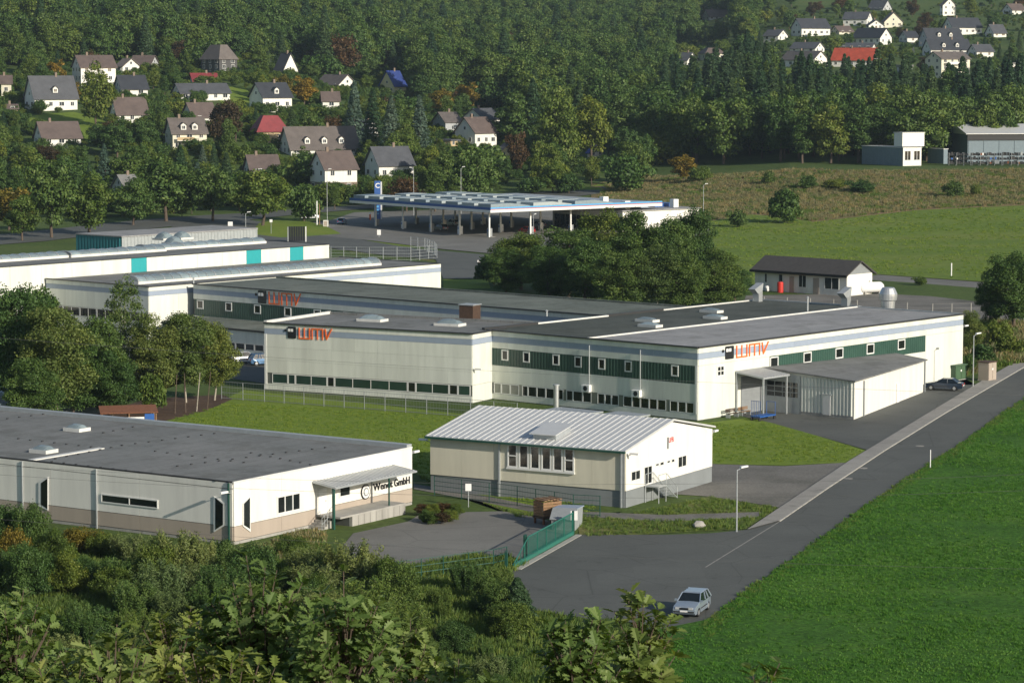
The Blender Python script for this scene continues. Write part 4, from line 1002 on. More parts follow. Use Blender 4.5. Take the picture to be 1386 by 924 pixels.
def car(loc, az, paint, label, kind='hatch', L=4.15, Wd=1.70, H=1.44, group=None, plate=True):
    key = (paint.name, kind, L)
    rz = math.pi / 2 - math.radians(az)
    if key in _cars:
        c = clone(_cars[key]); c.location = loc; c.rotation_euler = (0, 0, rz); tag(c, label, 'car', group); return c
    t = root('car', loc, rz, label, 'car', group); _cars[key] = t
    me, xf, xrr, r, hb = car_mesh(L, Wd, H, kind); me.materials.append(paint); bo = link('body', me, t); bv = bo.modifiers.new('bevel', 'BEVEL'); bv.width = .035; bv.segments = 2; bv.angle_limit = math.radians(28)
    # greenhouse: glass volume, roof and pillars
    if kind == 'hatch': b0, b1, t0, t1 = -L / 2 + .12, L / 2 - 1.12, -L / 2 + .55, L / 2 - 1.92
    elif kind == 'coupe': b0, b1, t0, t1 = -L / 2 + .45, L / 2 - 1.25, -L / 2 + 1.15, L / 2 - 2.05
    else: b0, b1, t0, t1 = -L / 2 + .05, L / 2 - 1.0, -L / 2 + .25, L / 2 - 1.75
    wb0, wt = Wd / 2 * .93, Wd / 2 * .74
    def ring(x0, x1, w_, z): return [(x0, -w_, z), (x1, -w_, z), (x1, w_, z), (x0, w_, z)]
    gl = MB().hexa(ring(b0, b1, wb0, hb - .04) + ring(t0, t1, wt, H - .05)); g = gl.obj('windows', M['car_glass'], t)
    me = MB().hexa(ring(t0 - .06, t1 + .05, wt + .03, H - .06) + ring(t0 + .08, t1 - .10, wt - .06, H)).mesh('roof', paint); link('roof', me, t)
    def pil(xa, ya, za, xb, yb, zb_, th): MB().tube((xa, ya, za), (xb, yb, zb_), th, n=5).obj('pillar', paint, t)
    for s_ in (-1, 1):
        pil(b1, s_ * wb0, hb - .02, t1, s_ * wt, H - .04, .04); pil(b0, s_ * wb0, hb - .02, t0, s_ * wt, H - .04, .07 if kind == 'hatch' else .05)
        xm, xt_ = (b0 + b1) / 2 - .05, (t0 + t1) / 2; pil(xm, s_ * (wb0 + .005), hb, xt_, s_ * (wt + .005), H - .04, .035)
        if kind != 'coupe': pil(b0 + .75, s_ * (wb0 + .005), hb, t0 + .5, s_ * (wt + .005), H - .04, .05)
        MB().hexa([(b1 - .25, s_ * (wb0 + .02), hb + .02), (b1 - .1, s_ * (wb0 + .02), hb + .02), (b1 - .1, s_ * (wb0 + .2), hb + .02), (b1 - .25, s_ * (wb0 + .2), hb + .02), (b1 - .25, s_ * (wb0 + .02), hb + .15), (b1 - .1, s_ * (wb0 + .02), hb + .15), (b1 - .1, s_ * (wb0 + .2), hb + .15), (b1 - .25, s_ * (wb0 + .2), hb + .15)]).obj('mirror', paint, t)
        part(t, 'headlight', M['lamp_glass'], L / 2 - .14, L / 2 + .005, s_ * (Wd / 2 - .42) - .17, s_ * (Wd / 2 - .42) + .17, .58, .72)
        part(t, 'tail_light', M['tail_red'], -L / 2 - .01, -L / 2 + .1, s_ * (Wd / 2 - .3) - .13, s_ * (Wd / 2 - .3) + .13, .62, .82)
        part(t, 'side_strip', M['rubber'], xrr + .45, xf - .45, s_ * (Wd / 2 - .0) - .01, s_ * (Wd / 2) + .012, .48, .54)
    part(t, 'grille', M['black'], L / 2 - .06, L / 2 + .01, -.32, .32, .58, .70); part(t, 'bumper', M['rubber'], L / 2 - .05, L / 2 + .03, -Wd / 2 * .84, Wd / 2 * .84, .40, .47)
    part(t, 'number_plate', M['white'], L / 2 + .02, L / 2 + .04, -.26, .26, .42, .53); part(t, 'number_plate', M['white'], -L / 2 - .04, -L / 2 - .0, -.26, .26, .55, .66)
    wme = None
    for xx in (xf, xrr):
        for s_ in (-1, 1):
            if wme is None:
                wme = MB().lathe([(r * .6, -.095), (r * .97, -.09), (r, -.05), (r, .05), (r * .97, .09), (r * .6, .095)], n=18, axis='y').mesh('wheel', M['rubber'], False)
                rme = MB().lathe([(r * .12, -.105), (r * .58, -.098), (r * .62, -.08), (r * .62, .08), (r * .58, .098), (r * .12, .105)], n=14, axis='y').mesh('rim', M['metal'])
            wo = link('wheel', wme, t, (xx, s_ * (Wd / 2 - .11), r)); link('rim', rme, wo)
    return t
def paintm(name, c):
    m, t, b = nodes(name); b.inputs['Base Color'].default_value = (*c, 1); b.inputs['Roughness'].default_value = .3; b.inputs['Metallic'].default_value = .35; b.inputs['Coat Weight'].default_value = .6; b.inputs['Coat Roughness'].default_value = .08
    n = noise(t, coord(t), 6, 3); r_ = ramp(t, n.outputs[0], [(.3, tuple(x * .92 for x in c)), (.7, c)]); lnk(t, r_.outputs[0], b.inputs['Base Color']); return m
M['car_glass'] = glassy('car_glass', (.012, .018, .022), .04); M['lamp_glass'] = glassy('lamp_glass', (.6, .62, .62), .1, .1); M['tail_red'] = plain('tail_red', (.35, .01, .01), .3)
silver = paintm('silver_paint', (.30, .36, .43)); navy = paintm('navy_paint', (.02, .035, .06)); whitep = paintm('white_paint', (.7, .72, .72)); bluep = paintm('blue_paint', (.05, .13, .25)); redp = paintm('red_paint', (.35, .02, .02)); greyp = paintm('grey_paint', (.15, .16, .17))
pf, pr = P(941.7, 837.6), P(957.4, 826.3)
dv = (pf - pr); azc = math.degrees(math.atan2(dv.x, dv.y)); print('golf az', azc, dv.length)
cen = P(936.5, 829.5, 0.0)
car(Vector((cen.x, cen.y, LIFT[0] + .01)), azc, silver, 'silver hatchback parked on the street verge in the foreground')
c = P(1278, 528); car(Vector((c.x, c.y, LIFT[0])), -70, navy, 'dark blue coupe parked on the yard beside the white annex', 'coupe', 4.4, 1.7, 1.36)
c = P(357, 494); car(Vector((c.x, c.y, LIFT[0])), 65, bluep, 'blue and silver hatchback in the shaded court left of the front wing', 'hatch', 3.8, 1.65, 1.45)
c = P(332, 491); car(Vector((c.x, c.y, LIFT[0])), 65, whitep, 'white hatchback half hidden by birches in the shaded court', 'hatch', 4.1)
c = G(419, 297); car(c + Vector((0, 0, .15)), 78, whitep, 'white estate car driving on the main road left of the station', 'van', 4.6, 1.8, 1.75)
#@@SITE THINGS
def lamp_post(px, py, top, lab, az=90, grp=None, kind='arm', zb=None):
    b0 = G(px, py); h = (py - top) / PXSCALE(b0.y); l = root('street_lamp', b0, math.radians(90 - az), lab, 'street lamp', grp)
    MB().tube((0, 0, 0), (0, 0, h * .97), .07, .045, n=8).obj('pole', M['galv'], l)
    hd = MB(); hd.tube((0, 0, h * .96), (.55, 0, h), .035, n=6); hd.obj('arm', M['galv'], l)
    MB().hexa([(.3, -.14, h - .05), (1.0, -.12, h + .02), (1.0, .12, h + .02), (.3, .14, h - .05), (.35, -.12, h + .1), (1.0, -.1, h + .14), (1.0, .1, h + .14), (.35, .12, h + .1)]).obj('head', M['white_frame'], l)
lamp_post(997, 720, 631, 'short street lamp on the grass verge beside the entrance apron', 60)
lamp_post(1317, 524, 451, 'street lamp beside the green cabinets at the factory corner', 60)
lamp_post(443, 308, 229, 'tall lamp post left of the blue price pylon by the main road', 90)
lamp_post(560, 292, 227, 'tall lamp post behind the left end of the station canopy', -90)
lamp_post(624, 290, 226, 'tall lamp post behind the middle of the station canopy', 90)
lamp_post(952, 300, 249, 'lamp post at the edge of the dry grassland right of the station', 90)
lamp_post(333, 349, 287, 'bare pole at the junction behind the turquoise-panelled hall', 90)
lamp_post(722, 330, 290, 'lamp post in front of the station canopy near the tree clump', 30)
def pole(px, py, top, lab, mat='galv', r=.05, plate=None, cat='post', az=0):
    b0 = G(px, py); h = (py - top) / PXSCALE(b0.y); l = root('post', b0, math.radians(az), lab, cat)
    MB().tube((0, 0, 0), (0, 0, h), r, n=7).obj('pole', M[mat], l)
    if plate:
        w_, hh, m_ = plate; part(l, 'plate', M[m_], -w_ / 2, w_ / 2, -r - .04, -r, h - hh, h)
    return l
pole(634, 686, 653.5, 'small white notice board on a post beside the green fence', 'galv', .04, (.5, .6, 'white'), 'sign')
pole(1259, 635, 608, 'short white marker post at the field edge', 'white', .05)
pole(1287.5, 374, 356, 'white marker post beside the field lane', 'white', .12)
pole(429, 305, 272, 'white flag pole beside the road junction', 'white', .14)
pole(432.5, 305, 276, 'reddish pole beside the white flag pole', 'wood', .1)
pole(312, 325, 300, 'triangular give-way sign at the road junction', 'galv', .05, (1.0, .9, 'white'), 'sign')
pole(501, 298, 287, 'orange and white road marker left of the blue pylon', 'orange', .2, (.4, .5, 'white'), 'marker')
pole(513, 322, 311, 'red and white info board at the edge of the station yard', 'galv', .06, (.8, 1.1, 'white'), 'sign')
pole(367, 317, 297, 'round sign on a post in the traffic island', 'galv', .05, (.6, .6, 'white'), 'sign')
pole(648.5, 357, 352, 'red and white barrier marker on the loop road', 'red', .15, (.6, .4, 'white'), 'marker')
# stone
def rock(px, py, s_, lab):
    b0 = G(px, py); bm = bmesh.new(); bmesh.ops.create_icosphere(bm, subdivisions=2, radius=s_)
    for v in bm.verts: v.co *= .8 + .3 * R.random(); v.co.z *= .8
    me = bpy.data.meshes.new('boulder'); bm.to_mesh(me); bm.free(); me.materials.append(M['concrete']); tag(link('boulder', me, None, b0 + Vector((0, 0, s_ * .4))), lab, 'boulder')
rock(946, 714, .55, 'grey boulder on the grass beside the entrance apron')
for px, py, lab in ((1148, 648, 'manhole cover in the street, lower one'), (1168, 652 - 18, 'manhole cover in the street, middle one'), (1245, 604, 'manhole cover in the street, upper one')):
    b0 = G(px, py); tag(MB().lathe([(.42, 0), (.42, .015)], n=20).obj('manhole_cover', M['pavement'], None, (b0.x, b0.y, LIFT[0] + .002)), lab, 'manhole cover')
def fence(pxs, h, lab, mat='galv', spacing=2.5, wires=4, post_r=.05, grp=None, picket=0, world=None):
    pts = world or [G(*q) for q in pxs]; o = pts[0]
    f = root('fence', o, 0, lab, 'fence', grp); wm = MB(); me = MB().tube((0, 0, 0), (0, 0, h), post_r, n=6).mesh('post', M[mat]); cnt = 0
    for a, b in zip(pts, pts[1:]):
        n = max(1, round((b - a).length / spacing))
        for i in range(n + (b is pts[-1])):
            q = a.lerp(b, i / n); q.z = T(q.x, q.y) if q.y > 600 else q.z; link('post', me, f, q - o)
    for k in range(wires):
        z = h * (.08 + .9 * k / max(1, wires - 1)); b_ = MB()
        for a, b in zip(pts, pts[1:]): b_.tube(a - o + Vector((0, 0, z)), b - o + Vector((0, 0, z)), .012 if not picket else .03, n=4)
        b_.obj('wire', M[mat], f)
    if picket:
        b_ = MB()
        for a, b in zip(pts, pts[1:]):
            n = int((b - a).length / picket); d = (b - a)
            for i in range(n): q = a - o + d * i / n; b_.tube(q, q + Vector((0, 0, h)), .007, n=3)
        tag(b_.obj('netting', M[mat], f), kind='stuff')
    return f
fence([(300, 540), (358, 544), (606, 563), (700, 571)], 2.0, 'thin post and wire fence between lawn and front wing', 'grey_plastic', 2.6, 4, .04, picket=.35)
fence([(588, 671), (700, 685), (776, 697), (812, 699)], 1.75, 'green wire fence in front of the grey plinth shed', 'dark_green', 2.6, 5, .04, picket=.3)
fence([(1034, 421), (1160, 426), (1262, 431), (1340, 430)], 2.2, 'concrete post fence round the gravel yard behind the factory', 'concrete', 3.4, 4, .07)
fence([(448, 352), (500, 353), (556, 353), (592, 350)], 2.6, 'pale green tall mesh fence beside the loop road', 'galv', 3.0, 5, .06, picket=.4)
fence([(592, 350), (588, 345), (575, 340), (556, 338)], 2.6, 'pale mesh fence curving back towards the station yard', 'galv', 3.0, 5, .06, picket=.4)
fence([(340, 345), (400, 348), (448, 352)], 2.2, 'low mesh fence behind the turquoise-panelled hall', 'galv', 3.0, 4, .05, picket=.5)
fence([(480, 796), (540, 789), (600, 781), (668, 772), (686, 768)], 1.6, 'dark green wire fence on the slope left of the sliding gate', 'dark_green', 2.5, 4, .04, picket=.3)
# sliding gate
g0_, g1_, g2_ = P(687.4, 770), P(714.8, 759.3), P(775, 725.4)
gz = math.atan2((g2_ - g1_).y, (g2_ - g1_).x); GL = (g2_ - g1_).length; GT = (g1_ - g0_).length; print('gate', GL, GT)
gt = root('sliding_gate', g1_, gz, 'green metal sliding gate with barred panels closing the loading yard', 'gate')
part(gt, 'bottom_beam', M['green_metal'], -GT, GL, -.09, .09, .12, .42); MB().tube((0, 0, 1.85), (GL, 0, 1.85), .05, n=8).obj('top_rail', M['green_metal'], gt)
n = 5
for i in range(n + 1): part(gt, 'upright', M['green_metal'], GL * i / n - .035, GL * i / n + .035, -.035, .035, .42, 1.82)
me = MB().box(-.012, .012, -.012, .012, 0, 1.4).mesh('bar', M['green_metal']); nb = int(GL / .16)
for i in range(nb): link('bar', me, gt, (GL * (i + .5) / nb, 0, .42))
for x_ in (-.12, .12, GL + .12): part(gt, 'guide_post', M['dark_green'], x_ - .08, x_ + .08, .15 if x_ < 1 else -.08, .32 if x_ < 1 else .08, 0, 2.0)
MB().tube((0, 0, 1.82), (-GT * .95, 0, .45), .04, n=6).obj('brace', M['green_metal'], gt)
for q in (.25, .5, .75): MB().tube((-GT * q, 0, .42), (-GT * q, 0, .45 + 1.37 * (1 - q)), .03, n=6).obj('upright', M['green_metal'], gt)
part(gt, 'counterweight_post', M['dark_green'], -GT - .9, -GT - .72, .2, .38, 0, 1.5)
tag(part(None, 'gate_sill', M['concrete'], 0, 1, 0, 1, 0, .05), kind='structure')
gs = bpy.data.objects['gate_sill']; me = MB().box(-GT, GL + .5, -.6, -.12, 0, LIFT[0] + .04).mesh('gate_sill', M['concrete']); gs.data = me; gs.location = g1_; gs.rotation_euler = (0, 0, gz)
# pallets and skip behind the gate
b0 = P(741, 708); pl = root('pallet_stack', b0, math.radians(35), 'stack of brown wooden crates on wheels behind the sliding gate', 'crate stack')
for k in range(2):
    for i in range(5): part(pl, 'crate_board', M['wood'], -.9, .9, -.7 if k else .66, -.66 if k else .7, .7 + i * .24, .9 + i * .24)
    for i in range(5): part(pl, 'crate_board', M['wood'], -.9 if k else .86, -.86 if k else .9, -.65, .65, .7 + i * .24, .9 + i * .24)
for i in range(6): part(pl, 'lid_board', M['wood'], -.85 + i * .3, -.62 + i * .3, -.8, .8, 1.95 + .04 * (i % 2), 2.02 + .04 * (i % 2))
part(pl, 'deck', M['dark_wood'], -.95, .95, -.75, .75, .5, .66)
for a, b_ in ((-.8, -.6), (-.8, .6), (.8, -.6), (.8, .6)): part(pl, 'leg', M['rust'], a - .07, a + .07, b_ - .07, b_ + .07, 0, .5)
b0 = P(768, 713); sk = root('skip_container', b0, gz + .1, 'grey metal skip with sloping lid behind the sliding gate', 'skip')
MB().prism([(-1.7, 0), (1.6, 0), (1.9, 1.4), (-1.0, 1.6), (-2.2, .9)], 'y', -.9, .9).obj('tub', M['galv'], sk)
MB().prism([(-2.3, .92), (-1.0, 1.66), (-1.0, 1.72), (-2.35, .98)], 'y', -1.0, 1.0).obj('lid', M['grey_plastic'], sk); MB().prism([(-1.0, 1.62), (1.95, 1.42), (1.95, 1.5), (-1.0, 1.7)], 'y', -1.0, 1.0).obj('lid', M['stripe_blue'], sk)
pole(777, 722, 690, 'small red and white warning board on the gate end post', 'dark_green', .05, (.55, .75, 'white'), 'sign')
# cabinets
def cabinet(px, py, w_, d_, h, mat, lab, top, az=41):
    c = root('utility_cabinet', P(px, py), math.radians(90 - az), lab, 'cabinet'); part(c, 'housing', M[mat], -w_ / 2, w_ / 2, -d_ / 2, d_ / 2, .12, h); part(c, 'base', M['concrete'], -w_ / 2 - .05, w_ / 2 + .05, -d_ / 2 - .05, d_ / 2 + .05, 0, .12)
    part(c, 'top', M[top], -w_ / 2 - .12, w_ / 2 + .12, -d_ / 2 - .12, d_ / 2 + .12, h, h + .1)
    for s_ in (-1, 1): part(c, 'door', M[mat], s_ * w_ / 4 - w_ / 4 + .04, s_ * w_ / 4 + w_ / 4 - .04, -d_ / 2 - .04, -d_ / 2 - .001, .25, h - .1)
    part(c, 'notice', M['white'], -.12, .12, -d_ / 2 - .05, -d_ / 2 - .041, h * .6, h * .6 + .22)
cabinet(1294, 514, 2.4, 1.3, 1.75, 'box_green', 'large green transformer cabinet on the grass behind the dark coupe', 'box_green')
cabinet(1336, 515, 1.7, 1.4, 2.2, 'taupe', 'beige utility cabinet beside the street with brown lid', 'dark_wood')
cabinet(1271, 507, 1.5, .9, 1.3, 'teal_dark', 'low blue-green cabinet against the factory end wall', 'teal_dark')
# ---------------- hut in the gravel yard
FH = Frame(P(1146, 401), 41.0); FH = Frame(FH.o, 43.0)
hy_ = FH.onx(1022, 385)[0]; hx_ = FH.ony(1180, 380)[0]; zh = FH.onx(1146, 372)[1]; print('hut', hy_, hx_, zh)
hut = root('storage_hut', FH.o, FH.rz, 'long low white hut with dark gable roof and grey doors in the gravel yard', 'hut')
part(hut, 'core', M['dark_core'], .05, hx_ - .05, .05, hy_ - .05, 0, zh - .1)
panels(hut, 'X', 0, 'wall_panel', M['white_wall'], 0, hy_, 0, zh, 4.8, 1, .06, .02); panels(hut, 'Y', 0, 'wall_panel', M['white_wall'], 0, hx_, 0, zh, 4, 1, .06, .02)
MB().prism([(0.04, zh), (hx_, zh), (hx_ / 2, zh + 1.9)], 'y', -.05, .1).obj('gable', M['grey_plastic'], hut)
rr = zh + 2.1; HUTROOF = plain('hut_roof', (.065, .06, .055), .8, var=.2)
for s0_, s1_ in (((-.7, zh - .1), (hx_ / 2, rr)), ((hx_ / 2 + .01, rr - .01), (hx_ + .7, zh - .1))):
    MB().prism([s0_, s1_, (s1_[0], s1_[1] - .18), (s0_[0], s0_[1] - .18)], 'y', -.5, hy_ + .6).obj('roof', HUTROOF, hut)
part(hut, 'eave_board', M['black'], -.78, -.71, -.5, hy_ + .6, zh - .42, zh - .02)
hw = lambda a: FH.onx(a, 388)[0]
for a, e, z0_, z1_ in ((1035, 1039, 1.3, 2.9), (1054, 1060, 1.3, 2.9), (1081, 1092, .9, 3.0), (1116, 1136, .9, 2.9)): window(hut, 'X', -.06, hw(e), hw(a), z0_, z1_, 2 if e - a > 8 else 1, 1, t=.12, pm=M['house_glass'])
for a, e in ((1069, 1075), (1101, 1109)): part(hut, 'door', M['taupe'], -.12, -.06, hw(e), hw(a), 0, 2.6)
tk = root('gas_tank', P(1178, 398), math.radians(90 - 60), 'white horizontal gas tank beside the hut end wall', 'tank')
MB().lathe([(.05, -3.0), (.7, -2.85), (1.0, -2.4), (1.05, -2.0), (1.05, 2.0), (1.0, 2.4), (.7, 2.85), (.05, 3.0)], (0, 0, 1.35), 20, 'x').obj('vessel', M['white'], tk, smooth=True); tk.scale = (.82, .82, .82)
for a in (-1.7, 1.7): part(tk, 'saddle', M['concrete'], a - .2, a + .2, -.8, .8, 0, .6)
MB().lathe([(.3, 0), (.3, .35)], (0, 0, 2.35), 12).obj('valve_cover', M['white_frame'], tk)
rb = root('drum', P(1056, 396), 0, 'upright red drum outside the hut', 'drum'); MB().lathe([(.45, 0), (.5, .1), (.5, 1.6), (.42, 1.75)], n=14).obj('barrel', M['red'], rb); MB().lathe([(.12, 1.75), (.12, 1.9)], n=8).obj('bung', M['black'], rb)
for px, py, m_, lab in ((1038, 394, 'white', 'white gas bottle near the left end of the hut'), (1122, 398, 'red', 'small red canister in front of the hut window'), (1114, 398, 'white', 'white bucket in front of the hut door')):
    c = root('canister', P(px, py), 0, lab, 'canister'); MB().lathe([(.3, 0), (.38, .1), (.38, .7), (.2, .9)], n=12).obj('shell', M[m_], c); MB().lathe([(.1, .9), (.1, 1.0)], n=8).obj('cap', M['black'], c)
#@@STATION
ZG = 6.6
o_ = P(664, 281, ZG); FG = Frame((o_.x, o_.y, 0), 53)
gy = FG.loc(503, 266.7, ZG)[1]; gx = FG.loc(880, 271, ZG)[0]; gx = min(gx, 70); print('station', gy, gx, o_)
T0 = T(o_.x, o_.y)
gs_ = root('station_canopy', FG.o, FG.rz, 'large flat petrol station canopy with blue and white fascia on white columns', 'canopy')
M['st_light'] = plain('station_rooflight', (.38, .43, .43), .4, .1); M['st_grey'] = plain('station_roof_sheet', (.24, .30, .33), .45, .2); M['st_blue'] = plain('st_blue', (.03, .10, .32), .4, var=.05); M['st_sky'] = plain('st_sky', (.10, .35, .62), .4, var=.05)
part(gs_, 'deck', M['galv'], .1, gx, .1, gy - .1, ZG - 1.0, ZG - .25)
part(gs_, 'fascia', M['st_blue'], -.1, .05, -.05, gy, ZG - .55, ZG); part(gs_, 'fascia', M['white_frame'], -.08, .05, -.05, gy, ZG - 1.1, ZG - .56)
part(gs_, 'fascia', M['st_sky'], 0, gx, -.1, .05, ZG - .35, ZG + .003); part(gs_, 'fascia', M['white_frame'], 0, gx, -.08, .05, ZG - 1.1, ZG - .5); part(gs_, 'fascia', M['red'], 0, gx, -.09, .05, ZG - .49, ZG - .36)
n = 9; xw = min(gx, 34)
for i in range(n):
    y0 = gy * (i + .12) / n; y1 = gy * (i + .88) / n
    for j in range(3):
        xa = xw * j / 3 + .6; xb = xw * (j + 1) / 3 - .3
        MB().prism([(xa, ZG - .2), (xb, ZG - .2), (xb, ZG + .12), ((xa + xb) / 2, ZG + .75), (xa, ZG + .65)], 'y', y0, y1).obj('rooflight', M['st_light' if (i + j) % 2 else 'st_grey'], gs_)
for i in range(5):
    for j, xx in enumerate((2.0, 13.0, 24.0)):
        yy = gy * (.06 + .2 * i); 
        part(gs_, 'column', M['white_frame'], xx - .16, xx + .16, yy - .16, yy + .16, 0, ZG - 1.0)
for i in range(5):
    for j, xx in enumerate((3.3, 14.3, 25.3)):
        yy = gy * (.06 + .2 * i) + 1.6
        fp = root('fuel_pump', FG.w(xx, yy), FG.rz, 'white and blue fuel pump under the station canopy', 'fuel pump', 'fuel pumps under the station canopy')
        part(fp, 'cabinet', M['white' if i % 2 else 'grey_plastic'], -.35, .35, -.5, .5, .15, 1.9); part(fp, 'island', M['concrete'], -.6, .6, -1.4, 1.4, 0, .15); part(fp, 'display', M['st_blue'], -.37, -.351, -.4, .4, 1.2, 1.7)
        part(fp, 'display', M['black'], .351, .37, -.4, .4, 1.2, 1.7)
for i, (xx, yy, p_, lab) in enumerate(((6, gy * .5, greyp, 'dark grey car refuelling under the middle of the canopy'), (17, gy * .18, redp, 'red car under the right part of the canopy'), (17, gy * .7, whitep, 'white car under the left part of the canopy'), (29, gy * .4, silver, 'silver car at the back of the station canopy'))):
    q = FG.w(xx, yy); car(Vector((q.x, q.y, T(q.x, q.y) + .12)), -37, p_, lab)
# shop
sh = root('station_shop', FG.w(36, 1.0), FG.rz, 'white station shop with glass front and curved blue-grey roofs behind the trees', 'shop')
part(sh, 'wall', M['white_wall'], 0, 22, -1, 24, 0, 4.6); 
for i in range(12): part(sh, 'shop_window', M['dark_glass'], -.08, 0, -.6 + i * 2.0, 1.2 + i * 2.0, .4, 3.2)
part(sh, 'roof', M['roof_light'], -.4, 22.4, -1.4, 24.4, 4.6, 4.8)
for i in range(1):
    pr_ = [(-1 + 12.2 * (k / 8), 5.0 + 1.5 * math.sin(math.pi * k / 8)) for k in range(9)]; pr_ = [(1.5 + 12 * k / 8, 4.75 + 1.7 * math.sin(math.pi * k / 8)) for k in range(9)]
    MB().prism(pr_, 'y', 6, 22).obj('vault_roof', M['stripe_blue'], sh)
part(sh, 'vault_roof_end', M['st_blue'], 15, 21.5, 6, 22, 4.75, 5.6)
for xx, yy in ((-3, 2), (4, 3), (18, 3)): part(sh, 'ventilator', M['white'], xx, xx + 1.4, yy, yy + 1.4, 4.7 if xx > 0 else ZG - .3, 6.6 if xx > 0 else ZG + 1.2)
# pylon
q = G(511, 297); D_ = q.y; s_ = PXSCALE(D_); H_ = 52 / s_
py_ = root('price_pylon', q, 0.12, 'tall blue price pylon with white letter at the station entrance', 'pylon')
W_ = 8.2 / s_; part(py_, 'panel', M['st_blue'], -W_ / 2, W_ / 2, -.3, .3, 0, H_); part(py_, 'side', M['lightmetal'], W_ / 2 + .002, W_ / 2 + .35, -.3, .3, 0, H_ - .2)
link('letter', text_mesh('C', 1.6, .04, 'letter', M['white'], 'CENTER', .03), py_, (0, -.33, H_ - 1.6), (math.pi / 2, 0, 0))
for i in range(4): part(py_, 'price_field', M['st_sky'], -.3, .3, -.32, -.301, 1.2 + i * .8, 1.6 + i * .8)
# information board and small objects at the junction
bb = root('notice_board', G(402, 328), 0, 'dark slatted notice board with white post on the traffic island', 'board')
for i in range(7): part(bb, 'slat', M['black'], -1.7 + i * .48, -1.28 + i * .48, -.05, .05, .3, 3.3)
part(bb, 'post', M['white'], 1.75, 1.95, -.08, .08, 0, 3.3); part(bb, 'post', M['galv'], -1.95, -1.75, -.08, .08, 0, 3.2)
kiosk = root('utility_box', G(441, 307), 0, 'beige utility box on the traffic island', 'utility box'); part(kiosk, 'housing', M['white_wall'], -.55, .55, -.4, .4, 0, 1.5); part(kiosk, 'door', M['taupe'], -.4, .4, -.43, -.401, .2, 1.3)
c_ = G(463, 304); car(c_ + Vector((0, 0, .1)), 10, bluep, 'small blue car turning at the junction by the pylon', 'hatch', 3.8, 1.65, 1.45)
#@@CONTAINERS
def box_unit(pts, z0, h, lab, mat, top, wins=0):
    """pts: near corner px, base py, left width px, right width px"""
    px, py, lw, rw = pts; b0 = G(px, py); s_ = PXSCALE(b0.y); az = math.radians(62); a = rw / s_ / math.sin(az); b_ = lw / s_ / math.cos(az)
    c = root('site_container', b0 + Vector((0, 0, z0)), math.pi / 2 - az, lab, 'container')
    part(c, 'body', M[mat], 0, a, 0, b_, 0 if z0 else -1, h); part(c, 'roof', M[top], -.15, a + .15, -.15, b_ + .15, h, h + .18)
    for i in range(wins): window(c, 'Y', -.025, a * (i + .15) / wins, a * (i + .85) / wins, h * .3, h * .85, 2, 1, pm=M['dark_glass'], t=.15)
    if wins: part(c, 'end_panel', M['white_wall'], .02, a - .02, -.02, -.001, .05, h - .05)
    n = max(2, int(b_ / 1.2))
    for i in range(n): part(c, 'wall_rib', M[mat], -.06, -.001, b_ * (i + .3) / n, b_ * (i + .6) / n, .1, h - .1)
    return b0
M['cont_blue'] = plain('cont_blue', (.16, .215, .25), .6, var=.1)
b0 = box_unit((1222, 225, 45, 27), 0, 25 / 4.9, 'blue-grey site office container with white windowed end', 'cont_blue', 'lightmetal', 2)
s_ = PXSCALE(b0.y); box_unit((1221, 225, 9, 32), 26.5 / s_, 18 / s_, 'white container stacked on the blue-grey site office', 'white', 'lightmetal', 0)
box_unit((1277, 222, 17, 6), 0, 20 / s_, 'dark blue container between site office and storage hall', 'cont_blue', 'lightmetal', 0)
b0 = G(1306, 222); s_ = PXSCALE(b0.y)
hl = root('storage_hall', b0 + Vector((2, 8, 0)), math.radians(8), 'wide storage hall with pale roof and blue-grey wall at the right edge', 'hall')
wl = 130 / s_; part(hl, 'wall', M['cont_blue'], 0, wl, 0, 22, -1, 40 / s_); part(hl, 'fascia', M['black'], -.2, wl, -.4, -.01, 31 / s_, 39.5 / s_)
MB().prism([(-1, 40 / s_), (11, 52 / s_), (23, 40 / s_), (23, 39 / s_), (-1, 39 / s_)], 'x', -.8, wl).obj('roof', M['lightmetal'], hl)
for i in range(6): part(hl, 'wall_panel', M['cont_blue'], wl * (i + .05) / 6, wl * (i + .95) / 6, -.12, -.005, 0, 30 / s_)
cols = ['black', 'galv', 'white', 'rust', 'grey_plastic', 'blue']
for i in range(10):
    px = 1288 + i * 10.5; b0 = G(px, 224); k = root('scrap_rack', b0, R.uniform(-.2, .2), 'open storage rack loaded with dark metal parts in front of the storage hall', 'rack', 'racks of metal parts before the storage hall')
    for a in (-.95, .95):
        for c in (-.6, .6): part(k, 'upright', M['grey_plastic'], a - .05, a + .05, c - .05, c + .05, 0, 3.6)
    for z in (.4, 1.6, 2.8):
        part(k, 'shelf', M['black'], -1, 1, -.65, .65, z, z + .08)
        for q in range(3): w_ = R.uniform(.2, .3); part(k, 'load', M[cols[R.randrange(6)] if R.random() < .22 else 'black'], -.95 + q * .65, -.95 + q * .65 + w_ * 2, -.5, .5, z + .09, z + R.uniform(.5, 1.0))
